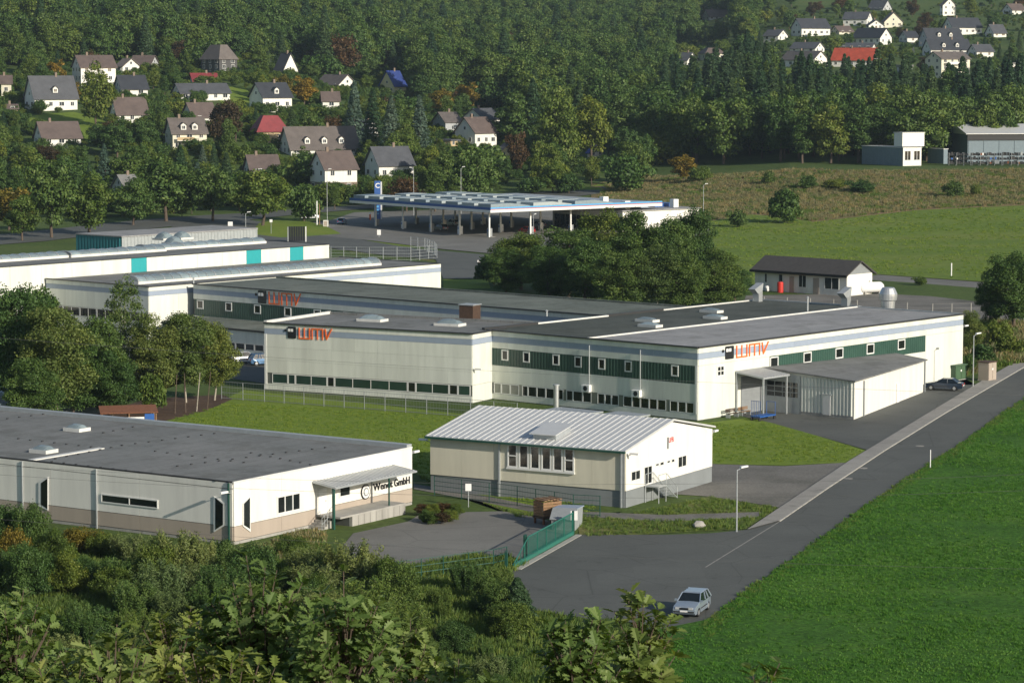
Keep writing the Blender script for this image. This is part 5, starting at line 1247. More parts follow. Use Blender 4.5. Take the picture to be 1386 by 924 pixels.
#@@HOUSES
HM = {}
def tile(name, c, pitch=.35):
    if name in _mc: return _mc[name]
    m, t, b = nodes(name); pos = geopos(t)
    n = noise(t, pos, .5, 5); f = noise(t, pos, 5, 4)
    r = ramp(t, n.outputs[0], [(.3, tuple(x * .8 for x in c)), (.7, tuple(x * 1.15 for x in c))])
    ff = ramp(t, f.outputs[0], [(.3, (.8,) * 3), (.7, (1.15,) * 3)])
    lnk(t, mixc(t, 1.0, r.outputs[0], ff.outputs[0], 'MULTIPLY'), b.inputs['Base Color']); b.inputs['Roughness'].default_value = .7
    bump(t, b, f.outputs[0], .3, .03); _mc[name] = m; return m
ROOF = {'slate': tile('roof_slate', (.075, .08, .09)), 'brown': tile('roof_brown', (.115, .088, .078)), 'black': tile('roof_black', (.035, .04, .05)), 'red': tile('roof_red', (.42, .07, .035)),
        'darkred': tile('roof_darkred', (.22, .035, .04)), 'blue': tile('roof_blue', (.02, .045, .20)), 'grey': tile('roof_pale', (.20, .20, .19)), 'tan': tile('roof_tan', (.125, .108, .098))}
WALLC = {'white': M['white_wall'], 'cream': M['cream_wall'], 'yellow': plain('yellow_wall', (.70, .62, .34), .8, var=.06), 'dark': plain('slate_wall', (.07, .07, .07), .8), 'tan': plain('tan_wall', (.50, .38, .22), .8, var=.08), 'grey': plain('grey_wall', (.42, .44, .45), .8, var=.08)}
HOUSEBOX = []
def house(cx, by, lw, rw, wh, rh, ridge, roofc, wallc, label, floors=None, dorm=0, brick=False, balcony=False, gabled=6.5, hw=9.0, cat='house', clear=None):
    if clear is None: clear = .9 if cx > 900 else .65
    b0 = G(cx, by); D = b0.y; s_ = PXSCALE(D)
    if ridge in ('R', 'hip', 'flat'): ca = min(.92, max(.18, lw / (s_ * hw))); az = math.acos(ca)
    else: sa = min(.92, max(.18, rw / (s_ * hw))); az = math.asin(sa)
    A = min(34, rw / s_ / math.sin(az)); B = min(34, lw / s_ / math.cos(az)); H = wh / s_; RH = rh / s_
    hname = {'house': 'house', 'shed': 'garden_shed', 'apartment house': 'apartment_house'}.get(cat, 'house')
    h = root(hname, b0, math.pi / 2 - az, label, cat)
    HOUSEBOX.append((cx - lw, by - wh - rh, cx + rw, by - wh * (1 - clear), D))
    wm_, rm = WALLC[wallc], ROOF[roofc]; o = .55
    if ridge == 'R':
        MB().prism([(0, -5), (B, -5), (B, H), (B / 2, H + RH - .15), (0, H)], 'x', 0, A).obj('wall', wm_, h)
        for y0, y1 in ((-o, B / 2), (B + o, B / 2)):
            k = RH / (B / 2) * o; MB().prism([(y0, H - k), (y1, H + RH), (y1, H + RH - .22), (y0, H - k - .22)], 'x', -o, A + o).obj('roof', rm, h)
    elif ridge == 'L':
        MB().prism([(0, -5), (A, -5), (A, H), (A / 2, H + RH - .15), (0, H)], 'y', 0, B).obj('wall', wm_, h)
        for x0, x1 in ((-o, A / 2), (A + o, A / 2)):
            k = RH / (A / 2) * o; MB().prism([(x0, H - k), (x1, H + RH), (x1, H + RH - .22), (x0, H - k - .22)], 'y', -o, B + o).obj('roof', rm, h)
    else:
        part(h, 'wall', wm_, 0, A, 0, B, -5, H)
        if ridge == 'flat': part(h, 'roof', rm, -.3, A + .3, -.3, B + .3, H, H + max(.3, RH))
        else:
            m_ = min(A, B) / 2 * .62; b = MB(); z0 = H; z1 = H + RH
            q = [(-o, -o, z0), (A + o, -o, z0), (A + o, B + o, z0), (-o, B + o, z0), (m_, m_, z1), (A - m_, m_, z1), (A - m_, B - m_, z1), (m_, B - m_, z1)]; b.hexa(q); b.obj('roof', rm, h)
    if brick: part(h, 'basement', M['brick'], -.06, A + .05, -.06, B, -5, H * .42)
    fl = floors or max(1, int(H / 2.7)); fh = H / fl
    def row(wall, L, z, n, ww=1.25, hh=1.4):
        for i in range(n):
            c = L * (i + .5) / n + R.uniform(-.15, .15)
            if L / n < 1.5: return
            w2 = ww * R.choice((1, 1, 1.35)); window(h, wall, -.03 if not (brick and z < H * .42) else -.09, c - w2 / 2, c + w2 / 2, z, z + hh, 2 if w2 > 1.2 else 1, 1, pm=M['house_glass'], t=.1, proud=.04)
    for f in range(fl):
        z = f * fh + fh * .35; row('Y', A, z, max(1, int(A / 3.2))); row('X', B, z, max(1, int(B / 3.4)))
    if ridge == 'R' and RH > 2.2:
        window(h, 'X', -.03, B / 2 - .5, B / 2 + .5, H + .4, H + 1.5, 1, 1, pm=M['house_glass'], t=.1)
    if ridge == 'L' and RH > 2.2: window(h, 'Y', -.03, A / 2 - .5, A / 2 + .5, H + .4, H + 1.5, 1, 1, pm=M['house_glass'], t=.1)
    if ridge in 'RL':
        if ridge == 'R': x, y = A * R.choice((.3, .62)), B / 2
        else: x, y = A / 2, B * R.choice((.35, .6))
        part(h, 'chimney', M['brick'], x - .35, x + .35, y - .3, y + .3, H + RH - .6, H + RH + 1.0)
    for i in range(dorm):
        c = A * (i + 1) / (dorm + 1); z = H + RH * .22; yb = B / 2 * .22
        if ridge == 'R':
            d = MB().prism([(c - .8, z - .3), (c + .8, z - .3), (c + .8, z + 1.1), (c, z + 1.75), (c - .8, z + 1.1)], 'y', yb - .6, yb + 2.2).obj('dormer', WALLC['white'], h)
            window(h, 'Y', yb - .62, c - .55, c + .55, z - .1, z + 1.0, 2, 1, pm=M['house_glass'], t=.1)
            for s2 in (-1, 1): MB().hexa([(c, yb - .9, z + 1.78), (c + s2 * 1.1, yb - .9, z + .95), (c + s2 * 1.1, yb + 2.2, z + .95), (c, yb + 2.2, z + 1.78), (c, yb - .9, z + 1.9), (c + s2 * 1.1, yb - .9, z + 1.07), (c + s2 * 1.1, yb + 2.2, z + 1.07), (c, yb + 2.2, z + 1.9)]).obj('dormer_roof', rm, d)
    if balcony:
        for f in range(fl):
            if f == 0 and fl > 1: continue
            z = f * fh + .1; bl = part(h, 'balcony', M['white_wall'], A * .1, A * .6, -1.5, -.02, z, z + .18)
            part(bl, 'railing', WALLC['tan'] if f % 2 else M['white_wall'], -A * .25, A * .25, -.75, -.68, .18, 1.1)
    return h
H_ = house
H_(47, 151, 19, 53, 20, 28, 'R', 'slate', 'white', 'white house with steep slate roof and dormer above the slope lawn, far left', dorm=1)
H_(58, 199, 18, 48, 14, 20, 'R', 'brown', 'white', 'white house with plain brown roof below the slope lawn')
H_(159, 167, 15, 39, 14, 21, 'R', 'brown', 'white', 'white house with brown gable roof right of the slope lawn')
H_(234, 204, 15, 44, 25, 19, 'R', 'tan', 'cream', 'cream two-storey house with balcony and dormers left of the copper tree', dorm=2, balcony=True)
H_(245, 137, 16, 63, 12, 12, 'R', 'slate', 'white', 'long low white house with slate roof under the red-roofed bungalow')
H_(262, 166, 20, 30, 9, 18, 'R', 'brown', 'white', 'small house with broad brown roof between cream house and long slate-roofed house')
H_(165, 131, 15, 33, 12, 17, 'R', 'black', 'white', 'white house with black roof right of the tall yellow-green tree')
H_(110, 124, 18, 44, 34, 15, 'R', 'brown', 'white', 'tall white apartment house with brown roof at the forest edge', cat='apartment house', hw=11)
H_(166, 100, 10, 19, 11, 10, 'L', 'tan', 'white', 'white gabled house with tan roof behind the tall apartment house')
H_(203, 95, 28, 8, 8, 12, 'L', 'brown', 'grey', 'brown-roofed house half hidden at the forest edge, left')
H_(297, 103, 28, 22, 22, 20, 'hip', 'tan', 'dark', 'dark slate-clad house with white windows and hipped roof under the forest', floors=3, hw=11)
H_(262, 113, 10, 32, 4, 10, 'R', 'darkred', 'white', 'red-roofed bungalow among trees on the left slope')
H_(2, 130, 5, 13, 18, 10, 'R', 'brown', 'cream', 'cream house cut by the left picture edge')
H_(10, 152, 5, 13, 6, 5, 'R', 'brown', 'tan', 'small timber garden shed near the left picture edge', cat='shed', hw=4)
H_(382, 104, 12, 20, 8, 24, 'L', 'black', 'white', 'white house with very steep black roof at the upper left forest edge')
H_(356, 151, 21, 37, 21, 18, 'R', 'black', 'white', 'large white house with black roof and dormer above the dark red roof', dorm=1)
H_(458, 121, 32, 23, 7, 13, 'L', 'tan', 'white', 'low white-gabled house with grey-brown roof left of the blue-roofed house')
H_(437, 148, 4, 22, 13, 11, 'R', 'brown', 'white', 'small white house with reddish-brown roof below the grey-brown roofed house')
H_(534, 130, 21, 15, 15, 19, 'R', 'blue', 'yellow', 'pale yellow house with bright blue roof below the forest', clear=1.0)
H_(349, 193, 13, 40, 14, 22, 'hip', 'darkred', 'tan', 'tan house with dark red hipped roof', hw=8, clear=.95)
H_(394, 211, 20, 90, 11, 28, 'R', 'tan', 'white', 'very long house with brown-grey roof and white dormers', dorm=3, hw=11)
H_(494, 193, 18, 18, 13, 18, 'L', 'black', 'white', 'narrow white gable house with dark roof among conifers')
H_(440, 262, 23, 42, 35, 22, 'R', 'brown', 'white', 'white house on a brick basement with brown roof near the main road', floors=2, brick=True, hw=9)
H_(513, 245, 21, 46, 23, 23, 'R', 'slate', 'white', 'white house with slate roof and orange blinds above the price pylon', floors=1)
H_(340, 238, 14, 38, 8, 20, 'R', 'brown', 'white', 'house with brown roof and a strip dormer behind the roadside trees')
H_(170, 263, 24, 18, 10, 16, 'R', 'grey', 'white', 'pale-roofed house almost hidden behind the left roadside trees')
H_(603, 182, 18, 21, 18, 12, 'R', 'tan', 'grey', 'grey house with shallow brown roof left of the timber-gabled house')
H_(655, 176, 30, 24, 16, 13, 'R', 'slate', 'white', 'white house with slate roof behind the timber-gabled house')
H_(643, 200, 28, 29, 22, 19, 'R', 'brown', 'white', 'white house with brown roof and dark timber gable at the valley mouth')
H_(610, 199, 22, 30, 8, 2, 'flat', 'slate', 'tan', 'low flat-roofed timber outbuilding beside the timber-gabled house', cat='shed', hw=6)
H_(676, 217, 4, 24, 12, 11, 'L', 'tan', 'yellow', 'small yellow gable house right of the timber-gabled house')
H_(799, 213, 4, 18, 7, 9, 'L', 'blue', 'white', 'small white gable with blue roof among the valley trees')
H_(960, 28, 8, 28, 6, 9, 'R', 'brown', 'grey', 'brown-roofed house alone in the forest at the top')
H_(930, 93, 14, 14, 12, 10, 'L', 'slate', 'white', 'small white house with slate roof at the left end of the upper village')
H_(955, 82, 9, 27, 9, 8, 'hip', 'brown', 'cream', 'cream house with hipped brown roof at the left end of the upper village')
H_(1053, 56, 18, 15, 8, 8, 'L', 'slate', 'white', 'white-gabled house with slate roof, left upper part of the village')
H_(1085, 50, 12, 41, 13, 12, 'R', 'black', 'white', 'broad white house with black roof and white tower bay in the upper village')
H_(1173, 36, 30, 10, 11, 9, 'L', 'slate', 'white', 'white house with slate roof in the topmost village row')
H_(1197, 38, 3, 26, 9, 12, 'L', 'tan', 'cream', 'cream gable-fronted house in the topmost village row')
H_(1176, 40, 3, 21, 6, 7, 'L', 'slate', 'white', 'small white gable in front of the cream gable-fronted house', hw=7)
H_(1191, 61, 33, 18, 11, 12, 'L', 'black', 'white', 'white house with black roof and orange balcony in the upper village', balcony=True)
H_(1180, 68, 42, 8, 5, 5, 'L', 'slate', 'white', 'low house with flat dark roof behind the red-roofed house')
H_(1103, 72, 31, 15, 7, 8, 'L', 'slate', 'white', 'white-gabled house with dark roof, upper one of a similar pair')
H_(1101, 92, 39, 21, 12, 11, 'L', 'tan', 'white', 'white-gabled house with grey-brown roof, lower one of a similar pair')
H_(1181, 92, 52, 13, 12, 15, 'L', 'red', 'white', 'white house with bright orange-red roof above the spruce wood')
H_(1276, 22, 3, 19, 15, 9, 'L', 'tan', 'white', 'narrow white gable house at the top edge, right', floors=2)
H_(1289, 48, 10, 43, 12, 12, 'R', 'black', 'white', 'white house with long black roof below the narrow gable house')
H_(1256, 65, 9, 50, 13, 14, 'R', 'black', 'grey', 'house with black roof and two white gable dormers, upper one of a pair', dorm=2)
H_(1260, 77, 8, 57, 11, 13, 'R', 'black', 'white', 'house with black roof and two white gable dormers, lower one of a pair', dorm=2)
H_(1274, 106, 18, 43, 27, 9, 'R', 'tan', 'cream', 'three-storey cream apartment house with balconies in the right village', floors=3, balcony=True, cat='apartment house', hw=10)
H_(1345, 51, 8, 18, 7, 11, 'R', 'slate', 'white', 'small slate-roofed house near the right picture edge')
H_(1370, 20, 10, 20, 7, 8, 'R', 'brown', 'white', 'brown-roofed house at the top right corner')
H_(1222, 99, 14, 14, 8, 3, 'flat', 'grey', 'grey', 'grey flat-roofed garages beside the village street', cat='shed')
H_(1363, 99, 3, 16, 12, 2, 'flat', 'grey', 'white', 'white flat-roofed house at the right picture edge')
H_(1136, 47, 10, 20, 5, 7, 'R', 'brown', 'cream', 'low brown-roofed house between the black-roofed ones in the upper village')
H_(1322, 78, 8, 24, 9, 9, 'R', 'slate', 'white', 'white house with slate roof right of the paired black-roofed houses')
H_(1228, 58, 8, 16, 8, 8, 'R', 'black', 'white', 'small white house with black roof beside the upper village street')
H_(1195, 15, 18, 14, 4, 11, 'L', 'slate', 'grey', 'slate-roofed house touching the top edge of the picture')
HOUSEBOX.append((1296, 168, 1420, 222, G(1306, 222).y + 8)); HOUSEBOX.append((1176, 178, 1290, 224, G(1222, 225).y + 6)); HOUSEBOX.append((1284, 195, 1400, 222, G(1306, 224).y))
#@@TREES
def leaf_mesh(name, C, N, S, V, mat, aspect=.62):
    """one rhombic leaf spray per centre C with normal N, size S and shade value V"""
    n = len(C); rng = NR
    N = N / np.maximum(1e-6, np.linalg.norm(N, axis=1, keepdims=True))
    t = rng.normal(size=(n, 3)); t -= N * (t * N).sum(1, keepdims=True); t /= np.maximum(1e-6, np.linalg.norm(t, axis=1, keepdims=True))
    b = np.cross(N, t); S = S[:, None]
    bend = N * S * .18
    q = np.stack([C - t * S * .5 - bend, C + b * S * .5 * aspect + bend * .5, C + t * S * .5 - bend, C - b * S * .5 * aspect + bend * .5], 1).reshape(-1, 3)
    me = bpy.data.meshes.new(name); me.vertices.add(4 * n); me.vertices.foreach_set('co', q.astype(np.float32).ravel())
    me.loops.add(4 * n); me.loops.foreach_set('vertex_index', np.arange(4 * n, dtype=np.int32))
    me.polygons.add(n); me.polygons.foreach_set('loop_start', np.arange(0, 4 * n, 4, dtype=np.int32)); me.polygons.foreach_set('loop_total', np.full(n, 4, np.int32))
    a = me.attributes.new('v', 'FLOAT', 'FACE'); a.data.foreach_set('value', V.astype(np.float32))
    me.update(calc_edges=True); me.materials.append(mat); return me
def unit(n):
    d = NR.normal(size=(n, 3)); return d / np.linalg.norm(d, axis=1, keepdims=True)
def crown_pts(H, Rr, n, zc=.54, zr=.45, clumps=26, cr=(.26, .42), shape='round', rough=.75):
    """leaf positions as clumps through an uneven crown"""
    cs = []; rs = []
    for i in range(clumps):
        d = unit(1)[0]; k = .55 + .35 * NR.random()
        z = zc * H + d[2] * k * zr * H
        f = 1.0
        if shape == 'tall': f = .75
        if shape == 'cone': f = 1.15 - .75 * ((z / H - .2) / .8)
        cs.append([d[0] * k * Rr * f, d[1] * k * Rr * f, z]); rs.append(Rr * (cr[0] + (cr[1] - cr[0]) * NR.random()) * (f if shape == 'cone' else 1))
    cs = np.array(cs); rs = np.array(rs)
    w_ = rs ** 2; idx = NR.choice(clumps, n, p=w_ / w_.sum())
    d = unit(n); d[:, 2] = np.abs(d[:, 2]) * .45 + d[:, 2] * .65
    rad = rs[idx] * (.72 + .33 * NR.random(n)); C = cs[idx] + d * rad[:, None] * np.array([1, 1, .85])
    C += NR.normal(size=(n, 3)) * Rr * .045
    m = int(n * .22); e = unit(m) * (NR.random((m, 1)) ** .5) * .82
    C[:m] = np.stack([e[:, 0] * Rr * .9, e[:, 1] * Rr * .9, zc * H + e[:, 2] * zr * H * .9], 1)
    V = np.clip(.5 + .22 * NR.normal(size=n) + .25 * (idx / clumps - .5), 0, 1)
    return C, d * .9 + unit(n) * rough, V, cs
def trunk_mesh(name, H, r, mat, crown_cs=None, top=.75, limbs=6, lean=0):
    b = MB(); p = Vector((0, 0, -.4)); segs = 5
    for i in range(segs):
        q = Vector((R.uniform(-.02, .02) * H + lean * (i + 1) / segs, R.uniform(-.02, .02) * H, H * top * (i + 1) / segs)); b.tube(p, q, r * (1 - i / segs * .8), r * (1 - (i + 1) / segs * .8), 7, cap=False); p = q
    if crown_cs is not None:
        for c in crown_cs[:limbs]:
            b.tube((lean * .4, 0, H * R.uniform(.25, .5)), tuple(c), r * .4, r * .08, 5, cap=False)
    return b.mesh(name, mat, True, fix=False)
FO = {'broad': foliage('leaf_broad', (0.051, 0.090, 0.025), (0.090, 0.151, 0.040), (0.150, 0.204, 0.056)),
      'light': foliage('leaf_light', (0.077, 0.115, 0.022), (0.133, 0.182, 0.036), (0.210, 0.230, 0.058), .3),
      'spruce': foliage('leaf_spruce', (0.026, 0.055, 0.028), (0.046, 0.085, 0.039), (0.072, 0.115, 0.053), .14),
      'blue': foliage('leaf_blue_spruce', (0.050, 0.086, 0.070), (0.086, 0.130, 0.106), (0.127, 0.171, 0.138), .12),
      'yellow': foliage('leaf_yellow', (.12, .10, .015), (.22, .16, .025), (.32, .20, .04), .3),
      'copper': foliage('leaf_copper', (.045, .025, .015), (.085, .05, .025), (.12, .08, .035), .2),
      'willow': foliage('leaf_willow', (0.078, 0.113, 0.043), (0.129, 0.172, 0.064), (0.207, 0.241, 0.100), .25),
      'oak': foliage('leaf_oak', (0.084, 0.127, 0.033), (0.156, 0.209, 0.058), (0.269, 0.298, 0.116), .3),
      'birch': foliage('leaf_birch', (0.086, 0.122, 0.037), (0.141, 0.188, 0.054), (0.225, 0.243, 0.083), .3)}
PROTO = {}
def make_broad(key, H, Rr, n, ls, mat, **k):
    C, N, V, cs = crown_pts(H, Rr, n, **k)
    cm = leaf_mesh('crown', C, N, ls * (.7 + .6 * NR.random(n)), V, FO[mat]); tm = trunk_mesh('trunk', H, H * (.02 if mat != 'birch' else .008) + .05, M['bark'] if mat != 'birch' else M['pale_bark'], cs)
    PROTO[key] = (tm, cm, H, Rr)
def make_spruce(key, H, Rr, n, ls, mat, jit=.034, tiers=16):
    z = NR.random(n) ** .8
    zt = np.floor(z * tiers) / tiers + NR.random(n) * jit; az = NR.random(n) * 2 * math.pi
    lobes = 1 + .16 * np.sin(az * 5 + zt * 40) + .08 * np.sin(az * 11 + zt * 70)
    rmax = Rr * (1 - zt) ** .85 * lobes + .12; rr = rmax * (.35 + .65 * NR.random(n) ** .55)
    zz = H * (.06 + .94 * zt) - rr * .32 + NR.normal(size=n) * H * .006
    C = np.stack([rr * np.cos(az), rr * np.sin(az), np.minimum(zz, H)], 1)
    N = np.stack([np.cos(az) * .45, np.sin(az) * .45, np.full(n, .8)], 1) + NR.normal(size=(n, 3)) * .4
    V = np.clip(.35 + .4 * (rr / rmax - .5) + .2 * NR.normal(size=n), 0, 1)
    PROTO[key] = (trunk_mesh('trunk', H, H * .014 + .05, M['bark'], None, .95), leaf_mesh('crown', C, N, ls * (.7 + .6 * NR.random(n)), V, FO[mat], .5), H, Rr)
for i in range(4):
    make_broad(f'far{i}', 14, 5.2 + .5 * (i % 2), 5600, .62, 'broad', clumps=30 + 4 * i, cr=(.22, .38), rough=.45)
    make_spruce(f'spr{i}', 20, 4.1 + .4 * (i % 2), 5200, .75, 'spruce')
for i in range(2):
    make_broad(f'lit{i}', 12, 4.6, 5200, .55, 'light', clumps=36, cr=(.2, .34), rough=.5)
    make_broad(f'tall{i}', 17, 4.2, 5000, .6, 'broad', clumps=38, shape='tall', zr=.46)
    make_broad(f'yel{i}', 10, 3.8, 3000, .6, 'yellow', clumps=22)
    make_broad(f'cop{i}', 12, 4.8, 4600, .6, 'copper', clumps=32)
    make_broad(f'bush{i}', 4, 2.9, 2400, .42, 'broad', zc=.45, zr=.5, clumps=16)
    make_broad(f'lbush{i}', 4, 2.9, 2400, .42, 'light', zc=.45, zr=.5, clumps=16)
    make_spruce(f'blu{i}', 16, 3.4, 3000, .7, 'blue')
for i in range(3): make_broad(f'mid{i}', 15, 5.4, 24000, .33, 'broad', clumps=60, cr=(.18, .30), zc=.52, zr=.48)
for i in range(2): make_broad(f'birch{i}', 14, 4.3, 20000, .26, 'birch', clumps=60, cr=(.16, .28), zc=.55, zr=.45)
make_broad('larch', 15, 3.7, 12000, .24, 'birch', clumps=64, cr=(.15, .26), shape='cone', zc=.52, zr=.48)
make_broad('midlight', 13, 4.6, 20000, .28, 'light', clumps=55, cr=(.18, .30))
def tree_at(loc, key, Hm, wscale=1.0, label=None, group=None, cat='tree', rz=None, name=None):
    tm, cm, H, Rr = PROTO[key]; s_ = Hm / H
    nm = name or ('shrub' if 'bush' in key else 'spruce_tree' if key[:3] in ('spr', 'blu') else 'broadleaf_tree')
    t = root(nm, loc, R.uniform(0, 6.28) if rz is None else rz, label, 'shrub' if 'bush' in key else cat, group); t.scale = (s_ * wscale, s_ * wscale, s_)
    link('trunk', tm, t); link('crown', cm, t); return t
def tree_px(px, base, top, key, width=None, label=None, group=None, **k):
    b0 = G(px, base); s_ = PXSCALE(b0.y); Hm = (base - top) / s_; tm, cm, H, Rr = PROTO[key]
    ws = 1.0 if width is None else (width / s_) / (2 * Rr * Hm / H * .98)
    return tree_at(b0, key, Hm, ws, label, group, **k)
# --- big clump in front of the station, behind the factory
CG = 'trees in the clump between station and factory'
for i, (px, base, top, wd_, key) in enumerate([(705, 392, 310, 84, 'mid0'), (668, 385, 345, 50, 'bush0'), (770, 402, 300, 95, 'mid1'), (742, 410, 330, 70, 'mid2'), (820, 392, 276, 100, 'midlight'), (792, 415, 318, 80, 'mid0'),
        (862, 405, 282, 90, 'mid2'), (842, 425, 330, 80, 'mid1'), (905, 405, 285, 80, 'mid1'), (888, 425, 325, 80, 'birch0'), (938, 402, 272, 66, 'mid0'), (968, 415, 335, 84, 'mid2'), (925, 425, 335, 70, 'mid0'), (995, 408, 358, 50, 'mid1'), (685, 398, 335, 60, 'mid2')]):
    lab = {0: 'dark rounded tree at the left end of the clump before the station', 4: 'lighter green tree in the middle of the clump before the station', 10: 'tall narrow tree at the right end of the clump hiding the station shop', 11: 'rounded tree at the right end of the clump beside the white hut'}.get(i, 'dark green tree in the dense clump between station and factory')
    tree_px(px, base, top, key, wd_, lab, CG)
# --- left group in front of the court
for px, base, top, wd_, key, lab in [(28, 565, 368, 105, 'mid1', 'tall dark tree at the left picture edge before the court'), (78, 572, 392, 120, 'birch1', 'broad grey-green tree left of the larch'), (125, 560, 420, 110, 'mid0', 'dense dark tree between the grey-green tree and the larch'),
        (170, 545, 350, 84, 'larch', 'slender conical larch rising above the left tree group'), (215, 548, 418, 80, 'birch0', 'leafy birch with thin stems at the lawn edge, left of three'), (252, 545, 405, 92, 'birch1', 'leafy birch with thin stems at the lawn edge, middle of three'), (290, 542, 428, 76, 'birch0', 'yellowish birch with a white stem at the lawn edge, right of three'),
        (5, 520, 395, 70, 'midlight', 'light green tree behind the left picture edge trees'), (60, 520, 385, 60, 'tall0', 'tall thin tree before the striped hall end wall'), (150, 566, 470, 80, 'mid2', 'low dark tree below the larch'), (100, 568, 440, 80, 'mid1', 'dark tree left below the larch'), (45, 585, 480, 90, 'mid2', 'low dark tree directly behind the cream office workshop'), (205, 560, 505, 40, 'bush0', 'small shrub in the back garden')]:
    tree_px(px, base, top, key, wd_, lab)
for k in range(4):
    px = 238 + k * 15 + R.uniform(-3, 3); b0 = G(px, 560 - k * 1.5); t = root('tree_stem', b0, 0, 'thin bare tree stem at the lawn edge under the birches', 'tree stem', 'thin stems under the birches')
    MB().tube((0, 0, -.2), (R.uniform(-.6, .6), R.uniform(-.3, .3), 4.2), .07, .04, 6).obj('stem', M['pale_bark' if k in (2, 7) else 'bark'], t)
# --- right edge
for px, base, top, wd_, key, lab in [(1372, 446, 335, 90, 'mid0', 'large dark tree at the right picture edge'), (1340, 440, 368, 40, 'mid2', 'dark tree just left of the large right edge tree'), (1312, 482, 416, 44, 'birch0', 'small light tree behind the street lamp at the factory corner'), (1352, 470, 430, 40, 'lbush0', 'light green bush on the scrub verge, upper right'),
        (1330, 492, 465, 44, 'bush1', 'dark bush behind the beige cabinet'), (1365, 482, 455, 44, 'lbush1', 'yellow-green bush on the scrub verge at the right edge'), (1308, 505, 480, 26, 'bush0', 'low bush behind the green transformer cabinet'), (1062, 302, 256, 54, 'bush1', 'large round bush in the dry grassland'), (998, 308, 284, 30, 'bush0', 'bush beside the small blue-grey shed on the grassland edge'),
        (1245, 386, 374, 22, 'bush0', 'small bush on the field lane verge'), (770, 262, 236, 40, 'bush1', 'rounded bush left of the station shop roofs'), (720, 262, 240, 40, 'bush0', 'bush behind the station canopy'), (1165, 262, 244, 44, 'bush0', 'dark bush in the middle of the dry grassland'), (1092, 256, 238, 30, 'bush1', 'dark bush at the upper edge of the dry grassland'), (1130, 256, 241, 34, 'lbush0', 'light bush at the upper edge of the dry grassland'),
        (1290, 268, 245, 30, 'bush0', 'round bush on the right dry grassland'), (1322, 266, 250, 20, 'lbush1', 'small bush right of the round grassland bush'), (1040, 250, 232, 22, 'bush1', 'small bush at the left upper grassland edge'), (925, 246, 210, 36, 'yel0', 'orange-yellow shrub at the grassland edge below the wood'), (946, 247, 224, 34, 'lbush0', 'green shrub beside the orange-yellow shrub'), (12, 312, 246, 60, 'yel1', 'golden yellow tree at the left picture edge')]:
    tree_px(px, base, top, key, wd_, lab)
# --- line of trees along the main road and on the slope: individuals
def place_random(n, region, keys, hm, label, group, Dmin=0, maxtry=40, minsep=6.0, store=[]):
    k = 0; tries = 0
    while k < n and tries < n * maxtry:
        tries += 1; px = R.uniform(region[0], region[2]); py = R.uniform(region[1], region[3])
        if callable(region[4]) and not region[4](px, py): continue
        b0 = G(px, py); key = R.choice(keys); Hm = R.uniform(*hm) * (1.25 if key[:3] == 'spr' else 1); s_ = PXSCALE(b0.y); wpx = PROTO[key][3] / PROTO[key][2] * Hm * s_; top = py - Hm * s_
        bad = False
        for (x0, y0, x1, y1, D) in HOUSEBOX:
            if D > b0.y - 6:      # house behind or around the tree
                ox = min(x1, px + wpx) - max(x0, px - wpx); oy = min(y1, py) - max(y0, top)
                if ox > 2 and oy > 2:
                    h2 = (py - y1) / s_
                    if h2 < 2.4 or py < y1 + 3: bad = True; break
                    Hm = min(Hm, h2); top = py - Hm * s_; wpx = min(wpx, Hm * s_ * .55)
                    if Hm < 5 and key[:3] not in ('bus', 'lbu'): key = R.choice(('bush0', 'lbush0', 'bush1'))
            elif abs(px - (x0 + x1) / 2) < (x1 - x0) / 2 and b0.y - D < 9: bad = True; break
        if not bad and 500 < px < 560 and 118 < py < 150: bad = top < 131
        if bad: continue
        if any((a - b0.x) ** 2 + (c - b0.y) ** 2 < minsep ** 2 for a, c in store): continue
        store.append((b0.x, b0.y)); tree_at(b0, key, Hm, R.uniform(.85, 1.2), label.get(key[:3], label['x']), group); k += 1
    return k
SL = {'spr': 'dark spruce among the houses on the left slope', 'blu': 'blue-grey conifer among the houses on the left slope', 'cop': 'copper-brown tree among the houses on the left slope', 'yel': 'yellowing tree among the houses on the left slope', 'lit': 'light green tree among the houses on the left slope', 'bus': 'green bush in a garden on the left slope', 'lbu': 'light bush in a garden on the left slope', 'x': 'dark green broad tree among the houses on the left slope'}
notlawn = lambda px, py: not (25 < px < 155 and 148 < py < 202) and not (295 < px < 350 and 115 < py < 158)
